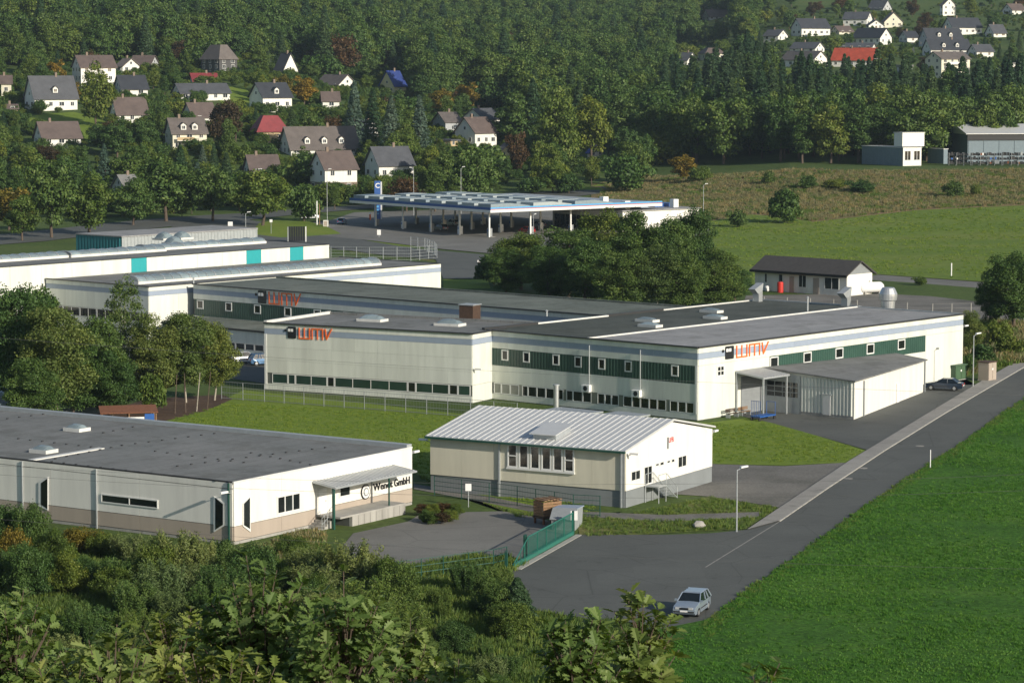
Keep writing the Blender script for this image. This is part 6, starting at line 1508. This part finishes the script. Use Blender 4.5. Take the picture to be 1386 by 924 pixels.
for px, base, top, wd_, key, lab in [(130, 172, 86, 50, 'lit0', 'tall yellow-green tree between slate-roofed and black-roofed houses'), (305, 200, 132, 44, 'cop0', 'dense copper-brown tree right of the cream house'), (255, 75, 36, 24, 'blu0', 'blue-grey spruce at the forest edge, left of the slate-clad house'), (228, 78, 30, 26, 'far1', 'pale green poplar at the left forest edge'),
        (480, 205, 108, 36, 'blu1', 'tall blue-grey conifer in the conifer group, left'), (505, 215, 118, 40, 'spr0', 'dark spruce in the conifer group, middle'), (530, 222, 128, 40, 'blu0', 'blue-grey conifer in the conifer group, right'), (568, 215, 128, 36, 'blu1', 'broad blue-grey conifer left of the grey house'), (640, 286, 196, 60, 'far0', 'round-crowned tree behind the station canopy'),
        (225, 300, 212, 84, 'far2', 'large dark roadside tree left of the junction'), (288, 300, 218, 70, 'far3', 'large roadside tree above the turquoise hall'), (355, 306, 228, 76, 'lit1', 'light green tree with pale stem on the traffic island side'), (180, 305, 240, 60, 'far1', 'dark roadside tree above the turquoise warehouse'), (120, 318, 235, 70, 'lit0', 'light green roadside tree at the left'), (70, 322, 205, 70, 'far0', 'tall roadside tree at the far left'), (30, 326, 262, 50, 'lit1', 'light green small roadside tree at the far left'),
        (700, 236, 175, 30, 'cop1', 'dark copper tree beside the yellow gable house'), (760, 232, 120, 60, 'lit0', 'drooping light tree by the valley road'), (800, 222, 128, 60, 'lit1', 'light green tree above the small blue-roofed gable'), (412, 300, 250, 50, 'bush0', 'bush behind the white estate car')]:
    tree_px(px, base, top, key, wd_, lab)
place_random(275, (-20, 78, 640, 288, notlawn), ['far0', 'far1', 'far2', 'far3', 'lit0', 'lit1', 'spr0', 'spr1', 'tall0', 'cop0', 'blu0', 'bush0', 'lbush0', 'yel0', 'far0', 'lit0', 'tall1'], (6, 13), SL, 'trees among the houses on the left slope', minsep=4.6, maxtry=60)
SL2 = dict(SL); SL2 = {k: v.replace('among the houses on the left slope', 'between station and far houses').replace('in a garden on the left slope', 'on the bank behind the main road') for k, v in SL.items()}
place_random(80, (480, 150, 905, 262, None), ['far0', 'far1', 'far2', 'lit0', 'lit1', 'tall0', 'lbush0', 'bush0', 'far3'], (8, 13), SL2, 'trees between station and far houses', minsep=5.0)
place_random(60, (-30, 250, 560, 296, lambda a, b: b < 306 - (a * .05)), ['bush0', 'bush1', 'lbush0', 'lbush1', 'far2', 'lit1'], (3.5, 7), {**SL2, 'x': 'roadside tree on the bank of the main road', 'bus': 'green bush on the bank of the main road', 'lbu': 'light bush on the bank of the main road', 'lit': 'light green tree on the bank of the main road'}, 'bushes and trees on the bank of the main road', minsep=3.5)
VL = {'spr': 'dark spruce in the right-hand wood', 'lit': 'light green tree in the right-hand wood', 'x': 'dark broad tree in the right-hand wood', 'bus': 'bush at the edge of the right-hand wood', 'lbu': 'light bush at the edge of the right-hand wood'}
RS = []
place_random(48, (880, 207, 1400, 222, None), ['far0', 'far1', 'far2', 'far3', 'lit0', 'far1', 'tall1'], (15, 21), VL, 'broad trees of the right-hand wood', minsep=7.0, store=RS)
place_random(100, (868, 160, 1410, 205, None), ['spr0', 'spr1', 'spr2', 'spr3'], (10, 17), {**VL, 'x': 'dark broad tree between the spruces of the right-hand wood'}, 'spruces of the right-hand wood', minsep=6.0, store=RS)
place_random(110, (905, 8, 1400, 112, None), ['far0', 'far2', 'lit0', 'spr2', 'far3', 'cop1', 'lbush0'], (6, 11), {**VL, 'spr': 'dark spruce among the upper village houses', 'x': 'dark tree among the upper village houses', 'lit': 'light tree among the upper village houses', 'cop': 'copper tree among the upper village houses', 'lbu': 'light bush among the upper village houses'}, 'trees among the upper village houses', minsep=9.0)
def relabel():
    """each tree among houses is named after the house it grows next to"""
    import re as _re
    hs = []
    for o in COL.objects:
        if o.type == 'EMPTY' and o.get('category') in ('house', 'apartment house'):
            sh_ = _re.split(r' (?:above|below|under|among|at|near|behind|beside|between|in the|cut|half|almost|alone|touching|right of|left of|far left|lower one|upper one)\b', o['label'])[0].rstrip(',')
            hs.append((o.location.copy(), sh_, proj(o.location)[0]))
    for o in COL.objects:
        g = o.get('group', '')
        if o.type != 'EMPTY' or not ('left slope' in g or 'upper village' in g or 'far houses' in g): continue
        d, sh_, hx = min((((o.location - h[0]).xy.length), h[1], h[2]) for h in hs)
        if d > 42: continue
        px = proj(o.location)[0]; hy = min(hs, key=lambda h: (o.location - h[0]).xy.length)[0].y
        where = 'left of' if px < hx - 22 else 'right of' if px > hx + 34 else ('just below' if o.location.y < hy else 'just behind')
        kind = _re.split(r' (?:among|in a|between|on the|behind)\b', o['label'])[0]
        t = f"{kind} {where} the {sh_}".split(); o['label'] = ' '.join(t[:16]); o['group'] = 'trees and bushes around the hillside houses'
relabel()
#@@FOREST
def gn_scatter(name, pts, rots, scls, idxs, sources, kind='stuff'):
    """one stuff object: points carrying instances of the source meshes"""
    me = bpy.data.meshes.new(name); me.vertices.add(len(pts)); me.vertices.foreach_set('co', np.asarray(pts, np.float32).ravel())
    for an_, ty, da in (('rot', 'FLOAT', rots), ('scl', 'FLOAT', scls), ('idx', 'INT', idxs)):
        a = me.attributes.new(an_, ty, 'POINT'); a.data.foreach_set('value', np.asarray(da, np.float32 if ty == 'FLOAT' else np.int32))
    o = link(name, me); tag(o, kind=kind)
    c = bpy.data.collections.new(name + '_sources')
    for i, (m_, k) in enumerate(sources):
        so = bpy.data.objects.new(f'{name}_source', m_); so.scale = (k, k, k); c.objects.link(so)
    ng = bpy.data.node_groups.new(name, 'GeometryNodeTree'); ng.interface.new_socket('Geometry', in_out='INPUT', socket_type='NodeSocketGeometry'); ng.interface.new_socket('Geometry', in_out='OUTPUT', socket_type='NodeSocketGeometry')
    N_ = ng.nodes; gi = N_.new('NodeGroupInput'); go = N_.new('NodeGroupOutput'); iop = N_.new('GeometryNodeInstanceOnPoints'); ci = N_.new('GeometryNodeCollectionInfo')
    ci.inputs['Collection'].default_value = c; ci.inputs['Separate Children'].default_value = True; ci.inputs['Reset Children'].default_value = True
    ci.transform_space = 'ORIGINAL'
    def att(n_, t_):
        a = N_.new('GeometryNodeInputNamedAttribute'); a.data_type = t_; a.inputs['Name'].default_value = n_; return a.outputs['Attribute']
    cx_ = N_.new('ShaderNodeCombineXYZ'); ng.links.new(att('rot', 'FLOAT'), cx_.inputs['Z'])
    ng.links.new(gi.outputs[0], iop.inputs['Points']); ng.links.new(ci.outputs[0], iop.inputs['Instance']); iop.inputs['Pick Instance'].default_value = True
    ng.links.new(att('idx', 'INT'), iop.inputs['Instance Index']); ng.links.new(cx_.outputs[0], iop.inputs['Rotation']); ng.links.new(att('scl', 'FLOAT'), iop.inputs['Scale'])
    ng.links.new(iop.outputs[0], go.inputs[0]); md = o.modifiers.new('scatter', 'NODES'); md.node_group = ng
    return o
def forest():
    far_px = []; pts = []; rot = []; scl = []; idx = []
    hb = HOUSEBOX; y = 690.0
    keys = ['far0', 'far1', 'far2', 'far3', 'tall0', 'tall1', 'lit0', 'spr0', 'spr1', 'cop0']
    while y < 2500:
        step = 8.8 if y < 1500 else 10.5; W_ = .22 * y; x = -W_ + R.uniform(0, step)
        while x < W_:
            X = x + R.uniform(-2.8, 2.8); Y = y + R.uniform(-2.8, 2.8); z = T(X, Y); px, py = proj((X, Y, z)); x += step
            def inforest():
                if py < -75: return False
                if px < 210: lim = 92 - .0 * px
                elif px < 420: lim = 82
                elif px < 560: lim = 100 + (px - 420) * .1
                elif px < 700: lim = 142
                elif px < 905: lim = 205
                elif px < 1400 and 105 < py < 206: return True
                elif px < 1030: lim = 66
                elif px < 1400: lim = 14 + (0 if px < 1340 else 10)
                else: lim = 60
                if px < 905 and 560 < px and py < lim: return True
                return py < lim
            if not inforest(): continue
            s_ = PXSCALE(Y); spr = R.random() < (.55 if (px > 905 and py > 100) else (.22 if (300 < px < 600 and py < 30) else .04))
            k = R.choice((7, 8)) if spr else R.choice((0, 1, 2, 3, 0, 2, 4, 5, 6, 9) if R.random() < .5 else (0, 1, 2, 3, 4, 5))
            sc = R.uniform(.85, 1.5) * (1.0 if k < 7 or k > 8 else .95)
            top = py - 15 * sc * s_; bad = px > 1020 and py < 135 and top < 98
            for (x0, y0, x1, y1, D) in hb:
                if D > Y - 8 and Y < 1700:
                    if min(x1, px + 5 * s_) - max(x0, px - 5 * s_) > 1 and min(y1, py) - max(y0, top) > 1: bad = True; break
                elif abs(px - (x0 + x1) / 2) < (x1 - x0) / 2 + 2 and 0 <= Y - D < 12: bad = True; break
            if 500 < px < 562 and 100 < py < 165: bad = True
            if bad: continue
            pts.append((X, Y, z)); rot.append(R.uniform(0, 6.28)); scl.append(sc); idx.append(k)
        y += step
    print('forest trees', len(pts))
    gn_scatter('hillside_forest', pts, rot, scl, idx, [(PROTO[k][1], 1.0) for k in keys])
forest()
#@@FOREGROUND
# bushes on the flat in front of the cream office workshop
def make_upright(key, H, Rr, n, ls, mat):
    """willow-like shrub: many upright shoots carrying narrow leaves"""
    k = 70; a = NR.random(k) * 6.283; r = Rr * NR.random(k) ** .5 * .55; hx = H * (.6 + .4 * NR.random(k)) * (1 - .35 * (r / Rr)); lx = (.25 + .5 * NR.random(k)) * Rr * .7
    i = NR.integers(0, k, n); t = NR.random(n) ** .7
    C = np.stack([np.cos(a[i]) * (r[i] + lx[i] * t), np.sin(a[i]) * (r[i] + lx[i] * t), hx[i] * t + .05], 1) + NR.normal(size=(n, 3)) * .13
    C[:, 2] = np.maximum(C[:, 2], .03)
    N = unit(n) + np.stack([np.cos(a[i]), np.sin(a[i]), np.full(n, .2)], 1) * .6
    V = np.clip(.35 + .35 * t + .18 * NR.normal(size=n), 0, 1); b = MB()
    for q in range(0, k, 2): b.tube((math.cos(a[q]) * r[q] * .3, math.sin(a[q]) * r[q] * .3, -.1), (math.cos(a[q]) * (r[q] + lx[q]), math.sin(a[q]) * (r[q] + lx[q]), hx[q]), .025, .008, 4, cap=False)
    PROTO[key] = (b.mesh('stems', M['bark'], False, False), leaf_mesh('foliage', C, N, ls * (.7 + .6 * NR.random(n)), V, FO[mat], .3), H, Rr)
for i in range(2):
    make_upright(f'wil{i}', 4, 2.2, 12000, .24, 'willow'); make_upright(f'dkw{i}', 4, 2.3, 12000, .24, 'broad')
    make_broad(f'fbush{i}', 3.5, 2.4, 14000, .15, 'broad', zc=.45, zr=.5, clumps=40, cr=(.16, .3)); make_broad(f'fl{i}', 3, 2.2, 12000, .14, 'light', zc=.45, zr=.5, clumps=36, cr=(.16, .3))
make_broad('hedge', 3.2, 2.0, 16000, .13, 'broad', zc=.48, zr=.5, clumps=40, cr=(.2, .34)); make_broad('ylw', 1.6, 1.4, 6000, .12, 'yellow', zc=.45, zr=.5, clumps=24)
make_spruce('juni', 3.5, 1.9, 12000, .2, 'spruce')
def shrub(px, base, top, key, width, label, group=None, nm='shrub'):
    b0 = G(px, base); s_ = PXSCALE(b0.y); Hm = (base - top) / s_; tm, cm, H, Rr = PROTO[key]; ws = (width / s_) / (2 * Rr * Hm / H)
    t = root(nm, b0, R.uniform(0, 6.28), label, 'shrub', group); t.scale = (Hm / H * ws, Hm / H * ws, Hm / H); link('stem', tm, t); link('foliage', cm, t); return t
for px, base, top, key, wd_, lab in [(8, 748, 678, 'hedge', 60, 'clipped dark hedge bush at the left picture edge'), (42, 752, 676, 'hedge', 56, 'clipped dark hedge bush beside the left workshop window'), (20, 768, 712, 'ylw', 50, 'low yellow-flowering shrub under the hedge, left'), (75, 762, 716, 'fl0', 60, 'light green shrub right of the hedge bushes'), (110, 748, 712, 'ylw', 60, 'low yellow-flowering shrub in front of the long taupe plinth'),
        (140, 752, 716, 'fl1', 50, 'light green shrub along the workshop wall, middle'), (175, 760, 718, 'wil0', 60, 'willowy shrub under the long strip window'), (240, 800, 706, 'wil1', 84, 'tall grey-green willow shrub before the workshop corner, left'), (268, 790, 722, 'wil0', 60, 'grey-green willow shrub before the workshop corner, right'), (300, 772, 728, 'fbush0', 60, 'dark round shrub at the workshop corner'),
        (345, 770, 728, 'wil1', 60, 'willow shrub below the three-part window'), (475, 806, 722, 'wil0', 86, 'tall upright willow shrub below the loading platform'), (450, 790, 738, 'dkw0', 50, 'dark upright shrub left of the tall platform willow'), (510, 812, 748, 'wil1', 60, 'willow shrub at the yard edge right of the platform'), (700, 838, 778, 'juni', 62, 'dark conical bush at the left corner of the entrance apron'),
        (690, 862, 812, 'fbush1', 70, 'dark bush below the conical bush'), (395, 752, 724, 'fl0', 50, 'small light shrub at the foot of the office wall')]:
    shrub(px, base, top, key, wd_, lab)
ST = []
n = 0
while n < 112:
    px = R.uniform(-30, 690); base = R.uniform(772, 960)
    if px > 540 and base < 800: continue
    if px > 430 and base < 790: continue
    b0 = G(px, base)
    if any((a - b0.x) ** 2 + (c - b0.y) ** 2 < 1.65 ** 2 for a, c in ST): continue
    ST.append((b0.x, b0.y)); n += 1
    h = R.uniform(36, 80) if px < 540 else R.uniform(26, 50)
    h = max(16, min(h, base - (734 if px < 430 else 752)))
    key = R.choice(('wil0', 'wil1', 'dkw0', 'dkw1', 'fbush0', 'fbush1', 'fl0', 'dkw0')); lab = {'wil': 'grey-green willow shrub in the thicket below the workshop', 'dkw': 'dark upright shrub in the thicket below the workshop', 'fbu': 'dark leafy bush in the thicket below the workshop', 'fl0': 'light green bush in the thicket below the workshop'}[key[:3]]
    shrub(px, base, base - h, key, h * R.uniform(.9, 1.4), lab, 'shrubs in the thicket below the workshop')
# planted bed and ground cover
for i in range(9):
    px = 575 + (i % 5) * 11 + R.uniform(-3, 3); py = 692 + (i // 5) * 10 + R.uniform(-2, 2)
    shrub(px, py + 6, py - 12, R.choice(('fl0', 'fbush0', 'cop0')) if i else 'cop1', 24, 'low mixed shrub in the planted bed beside the loading yard', 'shrubs of the planted bed')
M['cover'] = ground('ground_cover', [(.3, (.10, .12, .025)), (.5, (.17, .115, .03)), (.7, (.13, .16, .03))], .8, 3, 1.0, .2)
patch('ground_cover', [(345, 752), (375, 733), (405, 722), (430, 720), (442, 728), (438, 740), (400, 752), (365, 760)], M['cover'])
# ---- oak leaves close to the viewpoint
def oak_leaf():
    out = [(0, .0), (.06, .08), (.22, .20), (.12, .28), (.36, .42), (.17, .50), (.38, .66), (.16, .73), (.24, .90), (.0, 1.0)]
    v = [(0, 0, 0), (0, .5, .0), (0, 1.0, -.06)]; 
    vs = []; fs = []
    mid = [(0, y, -.10 * (y - .3) ** 2) for _, y in out]
    L = [(-x, y, .10 * x * 2 + -.10 * (y - .3) ** 2) for x, y in out[1:-1]]; Rr_ = [(x, y, .10 * x * 2 + -.10 * (y - .3) ** 2) for x, y in out[1:-1]]
    vs = [mid[0], mid[-1]] + L + Rr_; k = len(L)
    fs = [tuple([0] + list(range(2, 2 + k)) + [1]), tuple([1] + list(range(2 + 2 * k - 1, 1 + k, -1)) + [0])]
    return np.array(vs), fs
OV, OF = oak_leaf()
def oak_crown(rx, rz, nros, name='crown'):
    V = []; Fc = []; val = []; tw = MB(); tips = []
    for i in range(nros):
        d = unit(1)[0]; k = .35 + .65 * R.random() ** .6
        c = Vector((d[0] * rx * k, d[1] * rx * k * .8, d[2] * rz * k)); ax = Vector((d[0] * .6, d[1] * .6, .75)).normalized(); tips.append(c)
        tw.tube(c - ax * .35 - Vector((d[0] * .1, d[1] * .1, .12)), c, .008, .004, 4, cap=False)
        base_v = R.uniform(.2, .8); nl = R.randint(6, 10)
        for j in range(nl):
            an = 6.283 * j / nl + R.uniform(-.4, .4); S = R.uniform(.07, .125); t_ = ax.orthogonal().normalized(); t_ = Matrix.Rotation(an, 3, ax) @ t_
            up = R.uniform(.05, .9); y = (t_ + ax * up).normalized(); z = (ax - y * ax.dot(y)).normalized() + Vector((R.uniform(-.4, .4), R.uniform(-.4, .4), R.uniform(-.2, .2))); z = (z - y * z.dot(y)).normalized(); x = y.cross(z)
            o = c - ax * R.uniform(0, .14); n0 = len(V)
            for q in OV: p = o + (x * q[0] + y * q[1] + z * q[2]) * S + y * .015; V.append(tuple(p))
            for f in OF: Fc.append(tuple(n0 + a for a in f)); val.append(min(1, max(0, base_v + R.uniform(-.25, .3))))
    me = bpy.data.meshes.new(name); me.from_pydata(V, [], Fc); a = me.attributes.new('v', 'FLOAT', 'FACE'); a.data.foreach_set('value', np.array(val, np.float32)); me.materials.append(FO['oak'])
    return me, tw, tips
OL = ['oak treetop at the bottom left corner of the picture', 'oak treetop at the bottom edge, second from the left', 'oak treetop at the bottom edge behind the second one', 'tall oak treetop at the bottom edge below the cream workshop corner', 'oak treetop at the bottom edge below the loading platform', 'low oak treetop right of the platform oak', 'small oak treetop at the bottom edge left of the apron', 'large oak treetop before the entrance apron, left part', 'large oak treetop before the entrance apron, right part beside the silver car', 'small oak twig tips at the bottom edge over the green field', 'oak treetop low between the left ones', 'oak treetop low below the tall one']
for i, (px, top, hw_, D, dn) in enumerate([(15, 795, 95, 22, 1), (150, 850, 120, 17, 1), (235, 812, 80, 24, 1), (350, 752, 105, 21, 1.2), (465, 778, 100, 20, 1.2), (555, 842, 70, 24, .9), (620, 885, 90, 20, 1), (780, 812, 82, 19, 1.1), (868, 800, 70, 20, 1.1), (1032, 874, 46, 18, .8), (90, 880, 110, 20, 1), (300, 880, 150, 18, 1.2)]):
    s_ = PXSCALE(D); rx = hw_ / s_; rz = .9 + .3 * R.random(); c = PD(px, top, D) - Vector((0, 0, rz * .95)); gz_ = T(c.x, c.y)
    t = root('oak_tree', Vector((c.x, c.y, gz_)), 0, OL[i], 'oak tree'); me, tw, tips = oak_crown(rx, rz, int(235 * dn * rx / .5 * rz))
    link('crown', me, t, (0, 0, c.z - gz_)); o = link('twigs', tw.mesh('twigs', M['bark'], False, False), t, (0, 0, c.z - gz_)); o['kind'] = 'stuff'
    b = MB(); p = Vector((0, 0, -.5)); Ht = c.z - gz_ - rz * .5
    for k in range(4): q = Vector((R.uniform(-.15, .15), R.uniform(-.1, .1), Ht * (k + 1) / 4)); b.tube(p, q, .16 - .03 * k, .13 - .03 * k, 8, cap=False); p = q
    for q in tips[:26]: b.tube(p - Vector((0, 0, .3 * R.random())), Vector((q.x * .8, q.y * .8, q.z * .8 + c.z - gz_ - .1)), .022, .008, 5, cap=False)
    b.obj('trunk', M['bark'], t)
# ---- grasses
def tuft(name, n, h, sp, mat, wd_=.02):
    V = []; Fc = []; val = []
    for i in range(n):
        a = R.uniform(0, 6.283); r = sp * R.random(); x, y = r * math.cos(a), r * math.sin(a); hh = h * R.uniform(.5, 1.1); lx, ly = math.cos(a) * hh * R.uniform(.1, .6), math.sin(a) * hh * R.uniform(.1, .6); b = R.uniform(0, 3.14); dx, dy = math.cos(b) * wd_, math.sin(b) * wd_; k = len(V)
        V += [(x - dx, y - dy, -.02), (x + dx, y + dy, -.02), (x + lx * .4 + dx * .8, y + ly * .4 + dy * .8, hh * .6), (x + lx * .4 - dx * .8, y + ly * .4 - dy * .8, hh * .6), (x + lx, y + ly, hh * .95)]
        Fc += [(k, k + 1, k + 2, k + 3), (k + 3, k + 2, k + 4)]; v = R.uniform(.1, .9); val += [v, v]
    me = bpy.data.meshes.new(name); me.from_pydata(V, [], Fc); at = me.attributes.new('v', 'FLOAT', 'FACE'); at.data.foreach_set('value', np.array(val, np.float32)); me.materials.append(mat); return me
GR = {'lawn': foliage('lawn_blade', (.10, .16, .02), (.16, .235, .032), (.24, .29, .06), .3), 'clover': foliage('clover_leaf', (.06, .15, .02), (.10, .23, .035), (.20, .32, .09), .3), 'green': foliage('grass_green', (0.056, 0.150, 0.020), (0.088, 0.215, 0.031), (0.163, 0.286, 0.056), .3), 'dry': foliage('grass_dry', (0.171, 0.151, 0.072), (0.310, 0.250, 0.144), (0.435, 0.350, 0.216), .25), 'rough': foliage('grass_rough', (0.068, 0.113, 0.022), (0.113, 0.171, 0.036), (0.192, 0.224, 0.069), .3), 'reddish': foliage('grass_reddish', (0.150, 0.130, 0.069), (0.270, 0.210, 0.117), (0.330, 0.300, 0.176), .25)}
def inside(poly, x, y):
    c = False; j = len(poly) - 1
    for i in range(len(poly)):
        if (poly[i][1] > y) != (poly[j][1] > y) and x < (poly[j][0] - poly[i][0]) * (y - poly[i][1]) / (poly[j][1] - poly[i][1]) + poly[i][0]: c = not c
        j = i
    return c
def scatter_poly(name, polypx, dens, tufts, smin=.7, smax=1.3, patchy=0, avoid=()):
    poly = [(G(*q).x, G(*q).y) for q in polypx]; av = [[(G(*q).x, G(*q).y) for q in a] for a in avoid]
    x0 = min(p[0] for p in poly); x1 = max(p[0] for p in poly); y0 = min(p[1] for p in poly); y1 = max(p[1] for p in poly); n = int((x1 - x0) * (y1 - y0) * dens); pts = []; idx = []
    for _ in range(n):
        x, y = R.uniform(x0, x1), R.uniform(y0, y1)
        if not inside(poly, x, y) or any(inside(a, x, y) for a in av): continue
        k = math.sin(x * .31 + 1.3 * math.sin(y * .17)) + math.sin(y * .23 + 1.7 * math.sin(x * .11))
        if patchy and k * .5 + R.uniform(-.8, .8) < patchy - 1: continue
        pts.append((x, y, T(x, y) + (.05 if y < 600 else .12))); idx.append(min(len(tufts) - 1, max(0, int((k + 2) / 4 * len(tufts) + R.uniform(-1, 1)))))
    gn_scatter(name, pts, [R.uniform(0, 6.28) for _ in pts], [R.uniform(smin, smax) for _ in pts], idx, [(t_, 1.0) for t_ in tufts]); print(name, len(pts))
g1 = tuft('tuft', 16, .26, .24, GR['green'], .035); g2 = tuft('tuft', 14, .20, .26, GR['clover'], .05); g3 = tuft('tuft', 12, .30, .2, GR['rough'], .02)
c1_ = tuft('tuft', 16, .5, .35, GR['reddish'], .04); d1 = tuft('tuft', 16, .9, .5, GR['dry'], .05); d2 = tuft('tuft', 16, .8, .5, GR['reddish'], .05); d3 = tuft('tuft', 16, .6, .5, GR['rough'], .06); r1 = tuft('tuft', 14, .4, .3, GR['rough'], .025); r2 = tuft('tuft', 12, .5, .3, GR['dry'], .025)
scatter_poly('field_grass', [(958, 846), (1011, 804), (1078, 757), (1157, 699), (1244, 641), (1299, 606), (1354, 566), (1390, 545), (1420, 930), (860, 930), (900, 880)], 17, [g1, g2, g1, g1, g2], .4, 1.1, patchy=.8)
scatter_poly('verge_grass', [(945, 850), (1011, 798), (1078, 752), (1157, 695), (1244, 636), (1299, 602), (1354, 561), (1400, 530), (1400, 550), (1354, 574), (1299, 615), (1244, 650), (1157, 710), (1078, 768), (1011, 818), (960, 868)], 12, [g3, g1, g3], .5, 1.0)
scatter_poly('rough_grass', [(-40, 760), (60, 745), (300, 752), (440, 770), (500, 776), (560, 765), (640, 752), (690, 754), (712, 764), (672, 786), (655, 806), (700, 824), (800, 840), (900, 848), (900, 935), (-40, 935)], 6, [r1, g3, g3, r1], .7, 1.5)
scatter_poly('rough_grass', [(560, 641), (700, 701), (850, 696), (960, 673), (1010, 682), (1056, 688), (1030, 702), (1008, 716), (900, 721), (790, 727), (781, 700), (690, 691), (600, 666)], 6, [g3, r1, g3], .5, .9, avoid=[[(560, 655), (640, 668), (720, 684), (800, 693), (900, 697), (1030, 693), (1026, 700), (900, 706), (800, 700), (720, 693), (640, 677), (560, 662)]])
scatter_poly('dry_grass', [(820, 252), (870, 238), (980, 238), (1120, 232), (1230, 232), (1420, 230), (1420, 276), (1240, 284), (1100, 300), (1020, 290), (950, 300), (880, 291), (810, 268)], 1.2, [d2, d1, d3, d1, d2, d3], .55, 1.2)
scatter_poly('scrub_grass', [(1298, 442), (1340, 437), (1420, 442), (1420, 486), (1350, 498), (1300, 510)], 3, [r1, d2, d3, r1], .7, 1.5)
scatter_poly('cover_plants', [(345, 752), (375, 733), (405, 722), (430, 720), (442, 728), (438, 740), (400, 752), (365, 760)], 9, [c1_, r1], .8, 1.3)
gl_ = tuft('tuft', 12, .10, .22, GR['lawn'], .02); gm_ = tuft('tuft', 14, .35, .5, GR['lawn'], .05)
scatter_poly('lawn_grass', [(232, 568), (310, 545), (640, 566), (960, 574), (1045, 574), (1168, 610), (1140, 625), (965, 626), (780, 700), (560, 638), (300, 598)], 3.2, [gl_, gl_], .6, 1.5)
scatter_poly('meadow_grass', [(905, 392), (955, 302), (1020, 293), (1100, 302), (1240, 286), (1415, 278), (1415, 384), (1330, 380), (1190, 370), (1080, 383)], .55, [gm_, gm_], .5, 1.2, patchy=.8)
scatter_poly('slope_undergrowth', [(-30, 275), (-30, 140), (20, 100), (100, 84), (300, 78), (430, 84), (560, 108), (640, 150), (720, 190), (800, 215), (800, 250), (640, 262), (500, 268), (300, 284)], .022, [PROTO[k][1] for k in ('bush0', 'lbush0', 'bush1', 'bush0', 'lbush1')], .35, .95, avoid=[[(25, 160), (60, 155), (100, 152), (150, 165), (160, 185), (148, 200), (100, 190), (60, 176)], [(300, 118), (330, 118), (345, 130), (345, 156), (310, 150), (295, 135)]])
scatter_poly('village_undergrowth', [(905, 112), (905, 60), (1020, 30), (1100, 5), (1400, 5), (1400, 112)], .012, [PROTO[k][1] for k in ('bush0', 'lbush0', 'bush1')], .2, .5)
patch('verge_soil', [(958, 838), (985, 822), (1012, 802), (1018, 806), (995, 828), (968, 846)], M['soil'])
# ---- overhead cables
def cable(a, b, Da, Db, lab, r=.012, sag=1.2):
    p, q = PD(*a, Da), PD(*b, Db); o = root('overhead_cable', p, 0, lab, 'cable'); m = MB(); prev = Vector((0, 0, 0)); N_ = 24
    for i in range(1, N_ + 1): t = i / N_; c = (q - p) * t - Vector((0, 0, sag * 4 * t * (1 - t))); m.tube(prev, c, r, n=5, cap=False); prev = c
    m.obj('wire', M['wire'], o)
cable((-30, 455), (1420, 536), 230, 235, 'thin overhead cable crossing the whole factory front', .011, .5)
cable((-30, 628), (1420, 640), 160, 160, 'overhead cable crossing the office workshop and the shed gable, upper', .008, .9)
cable((-30, 640), (1420, 662), 158, 158, 'overhead cable crossing the office workshop and the shed gable, lower', .008, .9)
cable((-30, 700), (1420, 640 + 130), 150, 150, 'lowest overhead cable above the yard asphalt', .007, .5)
# ---- left edge things
b0 = P(30, 560); cp_ = root('carport', b0, math.radians(20), 'pale blue roofed carport at the left picture edge behind the workshop', 'carport')
MB().prism([(-3.5, 2.3), (3.5, 2.9), (3.5, 3.02), (-3.5, 2.42)], 'x', -9, 9).obj('roof', plain('pale_blue_sheet', (.42, .50, .56), .4, .2), cp_)
for a in (-8.5, -3, 3, 8.5):
    for c in (-3.2, 3.2): part(cp_, 'post', M['dark_wood'], a - .08, a + .08, c - .08, c + .08, 0, 2.4)
part(cp_, 'side_wall', M['cont_blue'], -8.8, 8.8, -3.2, -3.1, .1, 1.6)
b0 = P(178, 582); sd = root('garden_shelter', b0, math.radians(12), 'low wooden shelter with white sheets and blue tarpaulin in the back garden', 'shelter')
MB().prism([(-1.4, 1.9), (1.6, 2.3), (1.6, 2.38), (-1.4, 1.98)], 'x', -3.2, 2.6).obj('roof', M['rust'], sd)
for a in (-3, -.3, 2.4):
    for c in (-1.2, 1.4): part(sd, 'post', M['wood'], a - .06, a + .06, c - .06, c + .06, 0, 2.0)
part(sd, 'white_sheet', M['white'], -1.2, 1.2, -1.35, -1.25, .1, 1.5); part(sd, 'tarpaulin', M['blue'], 1.25, 2.2, -1.4, -1.28, .1, 1.8); part(sd, 'board_stack', M['wood'], -2.8, -1.3, -1.3, .8, 0, .7); part(sd, 'board_stack', M['wood'], -.9, .9, -.9, .9, 0, .5)
#@@HAZE
hz = MB().box(-2000, 2000, -90, 3750, -1.5, 330).mesh('haze', None); ho = link('haze', hz); tag(ho, kind='stuff')
m = bpy.data.materials.new('haze'); m.use_nodes = True; t = m.node_tree; t.nodes.remove(t.nodes['Principled BSDF'])
pv = t.nodes.new('ShaderNodeVolumePrincipled'); pv.inputs['Color'].default_value = (.62, .82, 1.0, 1); pv.inputs['Density'].default_value = .000045; pv.inputs['Anisotropy'].default_value = .0
t.links.new(pv.outputs[0], t.nodes['Material Output'].inputs['Volume']); hz.materials.append(m)
